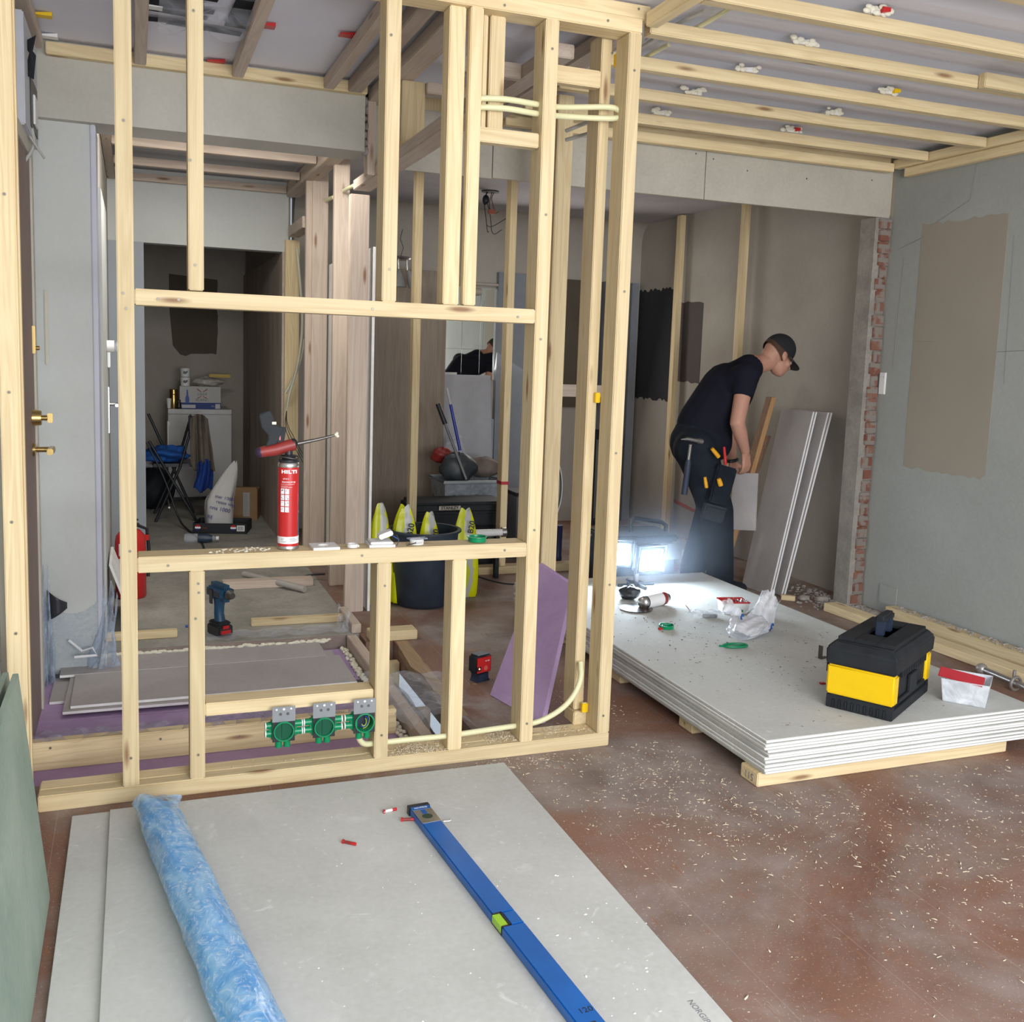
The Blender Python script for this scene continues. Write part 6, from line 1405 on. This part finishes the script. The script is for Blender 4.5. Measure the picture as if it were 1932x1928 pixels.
lean(3.548, 3.868, 4.780, 5.05, 1.08, .0125, 'third leaning white edged board, after the gap', PAPER2, edge=LE, y0t=4.88, y1t=5.20)
lean(3.564, 3.884, 4.775, 5.05, 1.08, .0125, 'fourth leaning white edged board, closest to the side wall', PAPER2, edge=LE, y0t=4.87, y1t=5.20)
DW = wood('dark_varnished_wood', 2, (.30, .17, .09), (.18, .09, .045), True)
o = lean(3.44, 3.735, 5.26, 5.32, 1.15, .035, 'brown plank leaning behind the worker, right of his hands', DW, 'leaning_plank', 'planks leaning behind the worker', edge=wood('orange_pine_z', 2, (.50, .30, .14), (.36, .19, .08)))
o = lean(3.50, 3.78, 5.33, 5.42, .90, .018, 'shorter brown board leaning beside the brown plank', DW, 'leaning_plank', 'planks leaning behind the worker', edge=wood('brown_ply_z', 2, (.30, .20, .14), (.22, .14, .09)))
o = lean(3.38, 3.47, 5.20, 5.25, .34, .012, 'reddish brown board piece low behind the leg of the worker', plain('red_brown_board', (.20, .07, .05), .8), 'leaning_plank', 'planks leaning behind the worker', edge=plain('red_brown_board2', (.20, .07, .05), .8))
PL = 'planks lying along the right wall'
def gbar(a, b_, w_, z0, z1, label, group=None, name='plank', mat=None):
    a = Vector(a).to_3d(); b_ = Vector(b_).to_3d(); L_ = (b_ - a).length; ang = math.atan2((b_ - a).y, (b_ - a).x)
    o = MB().box(-L_ / 2, L_ / 2, -w_ / 2, w_ / 2, z0, z1).build(name, mat or WX, bevel=.002); c = (a + b_) / 2
    o.location = (c.x, c.y, 0); o.rotation_euler.z = ang; return tag(o, label, 'plank', group)
gbar((3.73, 1.6), (3.625, 4.43), .095, .002, .046, 'long pale plank on the floor along the right wall, the one farther from the wall', PL)
gbar((3.846, 1.6), (3.838, 4.20), .07, .002, .072, 'dusty plank on the floor tight against the right wall', PL, mat=WX)
o = gbar((3.50, 4.71), (3.56, 4.66), .035, .002, .03, 'small wood offcut at the foot of the leaning boards', None, 'wood_offcut')
t = thing('metal_prop', 'steel rod with a ball end and a ring lying beside the pale plank', 'metal rod', P(1878, 1278, z=.03), 0)
o0 = t.location.copy(); a = P(1852, 1262, z=.03) - o0; b_ = P(1985, 1318, z=.03) - o0
MB().cyl(a, b_, .014, n=16).build('rod', DSTEEL if False else plain('grey_steel', (.40, .38, .36), .35, .8, .1), t)
MB().sphere(a, .026, 16, 12).build('ball_end', plain('grey_steel2', (.42, .40, .37), .35, .6, .1), t)
k = P(1912, 1288, z=.03) - o0
MB().tube([k + Vector((.028 * math.cos(a_), -.012, .0 + .028 * math.sin(a_))) for a_ in [2 * math.pi * i / 24 for i in range(24)]], .007, 8, closed=True).cyl(k + Vector((0, 0, .028)), k + Vector((0, 0, .055)), .007).build('ring_clamp', plain('grey_steel3', (.36, .34, .32), .4, .7, .1), t)

# rubble near the stub and on the planks
m = MB(); rr = random.Random(21)
def chunk(m, x, y, z, s, r):
    pts = [(x + r.uniform(-s, s), y + r.uniform(-s, s), z + r.uniform(0, s * .9)) for _ in range(5)]
    return m.sphere((x, y, z), s, 6, 4, (r.uniform(.7, 1.4), r.uniform(.7, 1.4), r.uniform(.3, .7)))
for i in range(900):
    y = 4.25 + abs(rr.gauss(0, .28)); x = 3.88 - abs(rr.gauss(0, .13))
    if x < 3.6 and y < 4.42: continue
    if 3.46 < x < 3.60 and y > 4.75: continue
    s = rr.uniform(.003, .012); chunk(m, x, y, s * .3, s, rr)
tag(m.build('plaster_rubble', RUBBLE, smooth=0), 'broken plaster rubble on the floor at the foot of the brick strip', 'rubble', kind='stuff')
m = MB()
for i in range(260):
    y = rr.uniform(2.9, 4.15); s = rr.uniform(.003, .009); chunk(m, 3.842 + rr.uniform(-.03, .03), y, .072 + s * .3, s, rr)
tag(m.build('plaster_crumbs', RUBBLE, smooth=0), 'plaster crumbs lying on the plank along the right wall', 'rubble', kind='stuff')
for i, (x, y, s, lb) in enumerate(((3.62, 4.66, .03, 'largest grey plaster chunk in the rubble beside the leaning boards'), (3.70, 4.60, .035, 'pale plaster chunk at the wall in the rubble'), (3.665, 4.50, .022, 'flat plaster chunk nearest to the end of the pale plank'))):
    m = MB(); m.sphere((0, 0, s * .5), s, 7, 5, (1.3, .9, .55)); tag(m.build('plaster_chunk', RUBBLE, smooth=0, loc=(x, y, 0)), lb, 'chunk')

# ------------------------------------------------------------------ shavings and crumbs
rs = random.Random(5)
def flake(m, x, y, z, s, r, curl=True):
    a = r.uniform(0, 6.28); L_ = s * r.uniform(.8, 2.6); w_ = s * r.uniform(.18, .4)
    dx, dy = math.cos(a), math.sin(a); h = s * r.uniform(.1, .5)
    pts = []
    for k in range(3):
        u = k - 1; cx, cy, cz = x + dx * L_ * u + dy * s * .3 * (u * u), y + dy * L_ * u - dx * s * .3 * (u * u), z + h * (1 - u * u) + .0006
        pts += [(cx - dy * w_, cy + dx * w_, cz), (cx + dy * w_, cy - dx * w_, cz + .0012)]
    m.add(pts, [(0, 1, 3, 2), (2, 3, 5, 4)])
SHAV = plain('wood_shaving', (.74, .64, .47), .8, noise=.25, nscale=60)
m = MB()
def onfloor(x, y):
    if -.2 < x < 1.14 and y < 2.95: return False
    if 1.8 < x < 3.05 and 2.5 < y < 4.85: return False
    if x > 3.56 and y < 4.5: return False
    return y < 3.0 or (x > 1.16 and y > 3.2)
cl = [(1.72, 2.75, .22, .30, 900), (1.45, 2.55, .30, .25, 550), (2.3, 2.3, .40, .25, 600), (2.1, 1.95, .25, .35, 420), (2.6, 1.75, .35, .3, 330), (2.2, 1.6, .5, .4, 260), (1.15, 2.96, .10, .04, 260), (1.55, 3.4, .12, .25, 260), (1.9, 1.5, .6, .6, 420), (2.9, 2.3, .5, .35, 260)]
for x, y, sx, sy, n in cl:
    for _ in range(n):
        px_, py_ = rs.gauss(x, sx), rs.gauss(y, sy)
        if onfloor(px_, py_): flake(m, px_, py_, .0, min(.0045, rs.expovariate(1 / .0012) + .0011), rs)
tag(m.build('wood_shavings', SHAV, thick=.0003), 'pale wood shavings scattered over the red brown floor', 'shavings', kind='stuff')
m = MB()
for x, y, sx, n in ((.85, 3.045, .06, 420), (1.17, 3.07, .035, 350), (1.52, 3.06, .02, 80), (1.36, 3.07, .06, 120), (.5, 3.08, .3, 60)):
    for _ in range(n):
        px_ = rs.gauss(x, sx); py_ = min(3.10, max(3.015, rs.gauss(y, .025)))
        if not (-.2 < px_ < 1.5): continue
        flake(m, px_, py_, .0485 + abs(rs.gauss(0, .004)) * math.exp(-((px_ - x) / sx) ** 2), rs.uniform(.0015, .0035), rs)
tag(m.build('sawdust', SHAV, thick=.0003), 'small sawdust heaps on the front bottom plate', 'sawdust', kind='stuff')
m = MB()
for _ in range(70): chunk(m, rs.gauss(.32, .05), min(3.1, max(3.02, rs.gauss(3.06, .02))), .7375, rs.uniform(.0015, .005), rs)
tag(m.build('foam_crumbs', FOAMM), 'cream foam crumbs on the sill left of the red can', 'crumbs', kind='stuff')
m = MB()
for _ in range(90): chunk(m, rs.uniform(.3, 1.1), rs.uniform(1.5, 2.85), .0262, rs.uniform(.0008, .0024), rs)
for _ in range(30): chunk(m, rs.gauss(.98, .08), rs.uniform(1.6, 2.3), .0262, rs.uniform(.0012, .0036), rs)
tag(m.build('plaster_crumbs', CORE), 'white plaster crumbs scattered on the grey foreground sheets', 'crumbs', kind='stuff')
m = MB()
for _ in range(240): flake(m, rs.uniform(1.95, 2.9), rs.uniform(2.6, 4.3), zt2 + .0005, rs.uniform(.0015, .0035), rs)
for _ in range(60): chunk(m, rs.uniform(1.9, 2.5), rs.uniform(3.1, 4.0), zt2 + .0005, rs.uniform(.001, .004), rs)
tag(m.build('dark_crumbs', plain('brown_crumb', (.22, .17, .12), .9, noise=.5), thick=.0003), 'brown crumbs scattered on top of the board stack', 'crumbs', kind='stuff')

# ------------------------------------------------------------------ wires and box on the left wall
t = thing('fuse_box', 'white open fuse box with loose wires high on the left wall', 'fuse box', (-.37, 3.95, 2.05), 0)
MB().box(.0005, .045, -.22, .25, .0, .36).build('box_frame', plain('pale_grey_box', (.52, .53, .58), .5), t, bevel=.004)
MB().box(.044, .049, -.05, .20, .03, .20).build('dark_opening', BLK, t); MB().box(.048, .056, .02, .12, .05, .15).build('breaker', WHITE, t, bevel=.002)
GW = plain('grey_white_cable', (.45, .45, .42), .5)
def wpath(pts, y0=3.9):
    q = [Vector(p) for p in pts]
    for _ in range(2):
        n_ = [q[0]]
        for u, v in zip(q, q[1:]): n_ += [u.lerp(v, .25), u.lerp(v, .75)]
        q = n_ + [q[-1]]
    return q
conduit([P(62, 95, y=3.95), P(40, 140, y=3.95), P(45, 190, y=3.95), P(60, 240, y=3.95), P(66, 275, y=3.95), P(50, 300, y=3.95), P(36, 315, y=3.95)], 'grey cable looping down from the ceiling corner past the fuse box', .006, GW, 'cable', 'cable')
conduit([P(40, 230, y=3.93), P(58, 260, y=3.93), P(84, 299, y=3.93)], 'pale cable end sticking out to the right below the fuse box', .004, GW, 'cable', 'cable')
conduit([P(42, 438, y=3.95), P(46, 450, y=3.95), P(48, 462, y=3.95), P(42, 476, y=3.95), P(36, 480, y=3.95)], 'short pale cable loop sticking out of the wall beside the door', .005, plain('cream_cable', (.55, .52, .40), .5), 'cable', 'cable')
for i, (pts, lb) in enumerate((([(42, 80), (68, 66), (62, 96), (68, 105), (64, 150), (46, 140), (55, 100)], 'dark grey tape flap hanging in the top left corner'), ([(24, 40), (46, 46), (48, 70), (26, 68)], 'dark grey tape patch at the top left under the ceiling'))):
    q = [P(*p_, y=3.85 - .05 * i) for p_ in pts]
    tag(MB().add(q, [tuple(range(len(q)))]).build('tape_flap', TAPE, thick=.001), lb, 'tape')
tag(MB().box(-.324, -.312, 3.935, 3.955, 2.0, 2.03).build('blue_clip', BLUE, bevel=.002), 'small blue clip on the cable at the fuse box', 'clip')
bpy.data.objects['blue_clip'].location = (P(36, 195, y=3.94) - Vector((-.318, 3.945, 2.015)))

# ------------------------------------------------------------------ person
pe = thing('person', 'bending man in a black t-shirt, cap and dark work trousers behind the board stack', 'person', (3.15, 5.0, 0), 0)
O = Vector(pe.location)
def Q(px, py, y): return P(px, py, y=y) - O
YN, YF = 4.84, 5.16
hipN, hipF = Q(1316, 858, 4.90), Q(1318, 850, 5.10)
kneeN, kneeF = Q(1352, 962, 4.88), Q(1345, 955, 5.13)
ankN = Vector((3.205, 4.90, .085)) - O; ankF = Vector((3.15, 5.13, .085)) - O
pel = (hipN + hipF) / 2 + Vector((0, 0, .06)); waist = Q(1325, 800, 5.0); chest = Q(1372, 735, 5.0); neck0 = Q(1422, 692, 5.0); headc = Q(1474, 668, 5.0)
shN, shF = Q(1408, 708, 4.82), Q(1412, 700, 5.18)
elN, elF = Q(1391, 797, 4.76), Q(1375, 800, 5.22)
wrN, wrF = Q(1406, 852, 4.83), Q(1381, 868, 5.08)
m = MB()
m.capsule(pel, waist, .135, .125).capsule(hipN + Vector((0, 0, .05)), hipF + Vector((0, 0, .05)), .10, .10)
m.capsule(waist, chest, .125, .135).capsule(chest + Vector((0, -.05, 0)), shN, .10, .058).capsule(chest + Vector((0, .05, 0)), shF, .10, .058).capsule(chest, neck0 - Vector((.02, 0, .0)), .12, .075)
nk = neck0.lerp(headc, .55) - Vector((0, 0, .01)); m.capsule(neck0 - Vector((.02, 0, 0)), nk, .058, .052)
for s_, e_, w_ in ((shN, elN, wrN), (shF, elF, wrF)):
    m.capsule(s_, e_, .053, .042).capsule(e_, e_.lerp(w_, .35), .042, .041).capsule(e_.lerp(w_, .35), w_, .041, .027)
for h_, k_, a_ in ((hipN, kneeN, ankN), (hipF, kneeF, ankF)):
    m.capsule(h_, k_, .085, .058).capsule(k_, k_.lerp(a_, .35), .056, .055).capsule(k_.lerp(a_, .35), a_, .055, .038).capsule(a_, a_ + Vector((.10, 0, -.045)), .036, .03)
# head: skull, face wedge, jaw; head axis tilted forward
hx = Vector((math.cos(R_(-33)), 0, math.sin(R_(-33)))); hz = Vector((-hx.z, 0, hx.x))    # hx = where the face looks, hz = crown
HC = Q(1470, 668, 5.0)
def hp3(f, s, u): return HC + hx * f + Vector((0, s, 0)) + hz * u
m.sphere(hp3(-.012, 0, .015), .088, 20, 14, (1.06, .86, 1.0))
m.sphere(hp3(.035, 0, -.045), .066, 18, 12, (.95, .86, 1.15)).capsule(hp3(.060, 0, -.085), hp3(.072, 0, -.090), .028, .022)
m.capsule(hp3(-.045, 0, -.035), nk, .058, .052)
m.capsule(hp3(.090, 0, -.010), hp3(.108, 0, -.032), .010, .013).sphere(hp3(.100, -.008, -.036), .009).sphere(hp3(.100, .008, -.036), .009)   # nose
m.capsule(hp3(.085, -.016, -.062), hp3(.085, .016, -.062), .008, .008).capsule(hp3(.083, -.014, -.071), hp3(.083, .014, -.071), .008, .008)   # lips
m.capsule(hp3(.080, -.035, .012), hp3(.080, .035, .012), .012, .012)
for s_ in (-1, 1):
    m.sphere(hp3(-.008, s_ * .079, -.020), .026, 12, 8, (.75, .38, 1.25)).sphere(hp3(.056, s_ * .042, -.030), .022)
# hands
def hand(m, wr, d, palm_n, thumb_dir, curl, size=1.0):
    d = d.normalized(); n = (palm_n - d * palm_n.dot(d)).normalized(); s = d.cross(n).normalized()
    c = wr + d * .050
    for k in (-1.5, -.5, .5, 1.5):
        m.capsule(wr + s * k * .009 + d * .008, wr + s * k * .019 + d * .085, .014, .0115, 10)
    for k, ln in ((-1.5, .058), (-.5, .072), (.5, .078), (1.5, .070)):
        p0 = wr + s * k * .020 + d * .085; a = curl * .55; dd = (d * math.cos(a) + n * math.sin(a)); p1 = p0 + dd * ln * .48
        a = curl * 1.25; dd = (d * math.cos(a) + n * math.sin(a)); p2 = p1 + dd * ln * .32
        a = curl * 1.8; dd = (d * math.cos(a) + n * math.sin(a)); p3 = p2 + dd * ln * .24
        m.capsule(p0, p1, .0098, .009, 10).capsule(p1, p2, .009, .0082, 10).capsule(p2, p3, .0082, .007, 10)
    t0 = wr + d * .022 + s * thumb_dir * .020; t1 = t0 + (d * .55 + s * thumb_dir * .65 + n * .35).normalized() * .040; t2 = t1 + (d * .9 + s * thumb_dir * .1 + n * .5).normalized() * .030
    m.capsule(t0, t1, .014, .0115, 10).capsule(t1, t2, .0112, .009, 10)
hand(m, wrN, Vector((.20, .06, -1)), Vector((-.3, 1, 0)), 1, .75)
hand(m, wrF, Vector((.18, -.12, -1)), Vector((.3, -1, 0)), -1, .9)
body = organic('body', m, SKIN, pe, .0062, 5)
# clothes
m = MB()
back = chest.lerp(waist, .5)
m.capsule(Q(1312, 826, 5.0), waist, .132, .140).capsule(waist, chest, .150, .160).capsule(chest + Vector((0, -.05, 0)), shN, .125, .080).capsule(chest + Vector((0, .05, 0)), shF, .125, .080).capsule(chest, neck0 - Vector((.035, 0, .012)), .145, .088)
for s_, e_ in ((shN, elN), (shF, elF)): m.capsule(s_, s_.lerp(e_, .30), .075, .068)
m.capsule(Q(1345, 835, 4.98), Q(1340, 800, 5.0), .115, .13)
tsh = organic('t_shirt', m, TSH, pe, .012, 7)
m = MB()
m.capsule(pel + Vector((-.015, 0, 0)), pel + Vector((-.0, 0, .05)), .158, .148).capsule(hipN + Vector((-.02, 0, .03)), hipF + Vector((-.02, 0, .03)), .125, .125)
for h_, k_, a_ in ((hipN, kneeN, ankN), (hipF, kneeF, ankF)):
    m.capsule(h_, k_, .118, .098).capsule(k_, k_.lerp(a_, .4), .098, .090).capsule(k_.lerp(a_, .4), a_ + Vector((0, 0, .01)), .090, .078)
m.capsule(hipN.lerp(kneeN, .45) + Vector((.02, -.045, 0)), hipN.lerp(kneeN, .9) + Vector((.01, -.035, 0)), .065, .06)
tr = organic('trousers', m, TROU, pe, .012, 6)
# pockets and belt
M = Matrix.Translation(hipN.lerp(kneeN, .55) + Vector((.0, -.118, .0))) @ Matrix.Rotation(R_(14), 4, 'Y')
MB().box(-.055, .075, -.02, .03, -.08, .13, M).box(-.055, .075, -.026, .02, -.09, -.02, M).build('holster_pocket', TROU, tr, bevel=.008)
MB().box(-.06, .08, -.012, .03, -.19, -.10, M).build('leg_pocket', plain('grey_black_pocket', (.022, .028, .036), .9, noise=.5), tr, bevel=.008)
MB().box(-.06, .08, -.016, .03, -.115, -.10, M).build('pocket_flap', plain('grey_black_flap', (.03, .036, .045), .9, noise=.4), tr, bevel=.004)
# shoes
for a_ in (ankN, ankF):
    sm = MB().capsule(a_ + Vector((-.04, 0, -.045)), a_ + Vector((.15, 0, -.052)), .038, .032).capsule(a_ + Vector((.0, 0, .0)), a_ + Vector((.02, 0, -.04)), .048, .044).capsule(a_ + Vector((.02, 0, -.03)), a_ + Vector((.13, 0, -.05)), .042, .036)
    so = organic('shoe', sm, BLKD, pe, .008, 4)
    zmin = min(v.co.z for v in so.data.vertices)
    so.location.z = -zmin + .001
# cap and hair
m = MB()
m.sphere(hp3(-.014, 0, .022), .096, 26, 18, (1.06, .90, 1.0))
cm = organic('cap', m, plain('black_cap_cloth', (.016, .016, .02), .9, noise=.2), pe, .006, 3)
# keep the dome above the brim line
bm = bmesh.new(); bm.from_mesh(cm.data)
pl_co = hp3(0, 0, .006); pl_no = (hz + hx * .10).normalized()
bmesh.ops.bisect_plane(bm, geom=bm.verts[:] + bm.edges[:] + bm.faces[:], plane_co=pl_co, plane_no=pl_no, clear_inner=True)
bm.to_mesh(cm.data); bm.free(); cm.data.shade_smooth()
m = MB()
def brim(u, v):
    a = (u - .5) * math.pi * .95; r0, r1 = .088, .088 + .068 * math.cos((u - .5) * 2.4)
    r = r0 + (r1 - r0) * v; f = r * math.cos(a) * 1.02; s = r * math.sin(a) * .82
    q_ = hp3(f, s, .010 - .020 * v - .35 * s * s / .08 * .1)
    return q_
br = MB().grid(brim, 24, 8).build('cap_brim', plain('grey_black_cap_brim', (.04, .04, .042), .8), cm, thick=.003)
m = MB(); m.sphere(hp3(-.024, 0, .000), .0925, 22, 16, (.98, .90, 1.05))
hr = organic('hair', m, HAIR, pe, .006, 2)
bm = bmesh.new(); bm.from_mesh(hr.data)
bmesh.ops.bisect_plane(bm, geom=bm.verts[:] + bm.edges[:] + bm.faces[:], plane_co=hp3(.0, 0, 0), plane_no=hx, clear_outer=True)
bmesh.ops.bisect_plane(bm, geom=bm.verts[:] + bm.edges[:] + bm.faces[:], plane_co=hp3(-.02, 0, -.040), plane_no=(hz + hx * .5).normalized(), clear_inner=True)
bm.to_mesh(hr.data); bm.free(); hr.data.shade_smooth()
# eyes, beard shade, wristband
m = MB()
for s_ in (-1, 1): m.sphere(hp3(.075, s_ * .033, -.012), .0115, 12, 8)
m.build('eye', plain('eye_white', (.6, .58, .55), .3), body)
m = MB(); m.sphere(hp3(.050, 0, -.088), .050, 16, 10, (.95, .80, .70)); 
MB().tube([wrF + Vector((-.002, 0, .0)) + Vector((.033 * math.cos(a_), .030 * math.sin(a_), .006 * math.cos(a_))) for a_ in [2 * math.pi * i / 24 for i in range(24)]], .010, 8, closed=True).build('wristband', BLK, pe)
# things he carries
t = thing('hammer', 'steel hammer hanging from the belt of the bending man', 'hammer', P(1310, 840, y=4.74), 0)
o0 = t.location.copy()
a, b_ = P(1303, 838, y=4.745) - o0, P(1291, 932, y=4.80) - o0
MB().tube([a, a.lerp(b_, .3)], .009, 12).build('shaft', STEEL, t); MB().tube([a.lerp(b_, .3), a.lerp(b_, .38), b_], [.011, .016, .018], 12).build('grip', plain('dark_blue_grip', (.03, .04, .07), .5), t)
MB().tube([P(1285, 829, y=4.745) - o0, P(1297, 828, y=4.745) - o0, P(1318, 832, y=4.745) - o0], [.003, .010, .012], 12).cyl(P(1317, 832, y=4.745) - o0, P(1325, 833, y=4.745) - o0, .015, n=16).build('hammer_head', plain('grey_hammer_steel', (.30, .29, .28), .4, .8, .1), t)
def stick(name, label, cat, p0, p1, y, r, mat, y1=None):
    a, b_ = P(*p0, y=y), P(*p1, y=y1 or y); c = (a + b_) / 2
    return tag(MB().tube([a - c, (a + b_) / 2 - c, b_ - c], [r * .8, r, r], 12).build(name, mat, loc=c), label, cat)
OR = plain('orange_yellow_plastic', (.80, .38, .01), .4)
stick('utility_knife', 'orange and white utility knife in the hip pocket of the man', 'knife', (1343, 846), (1356, 862), 4.735, .012, OR)
stick('yellow_handle_tool', 'yellow tool handle in the left of the thigh pockets of the man', 'tool', (1330, 900), (1333, 920), 4.73, .010, OR)
stick('yellow_handle_tool', 'yellow rounded tool handle in the right of the thigh pockets of the man', 'tool', (1356, 903), (1360, 916), 4.73, .014, OR)
stick('red_marker', 'red marker pen in the front pocket of the man', 'marker', (1366, 843), (1369, 876), 4.745, .009, RED)
a, b_, c_, d_ = P(1384, 892, y=4.98), P(1430, 893, y=4.86), P(1425, 1001, y=4.84), P(1375, 999, y=4.98)
n_ = (b_ - a).cross(d_ - a).normalized() * .012
q = [a, b_, c_, d_]; c0 = sum(q, Vector()) / 4
tag(MB().add([v - c0 for v in q] + [v - c0 + n_ for v in q], [(0, 1, 2, 3), (7, 6, 5, 4), (0, 4, 5, 1), (1, 5, 6, 2), (2, 6, 7, 3), (3, 7, 4, 0)]).build('held_board', PAPER2, loc=c0, bevel=.0005), 'small grey board piece held in the hands of the bending man', 'board')
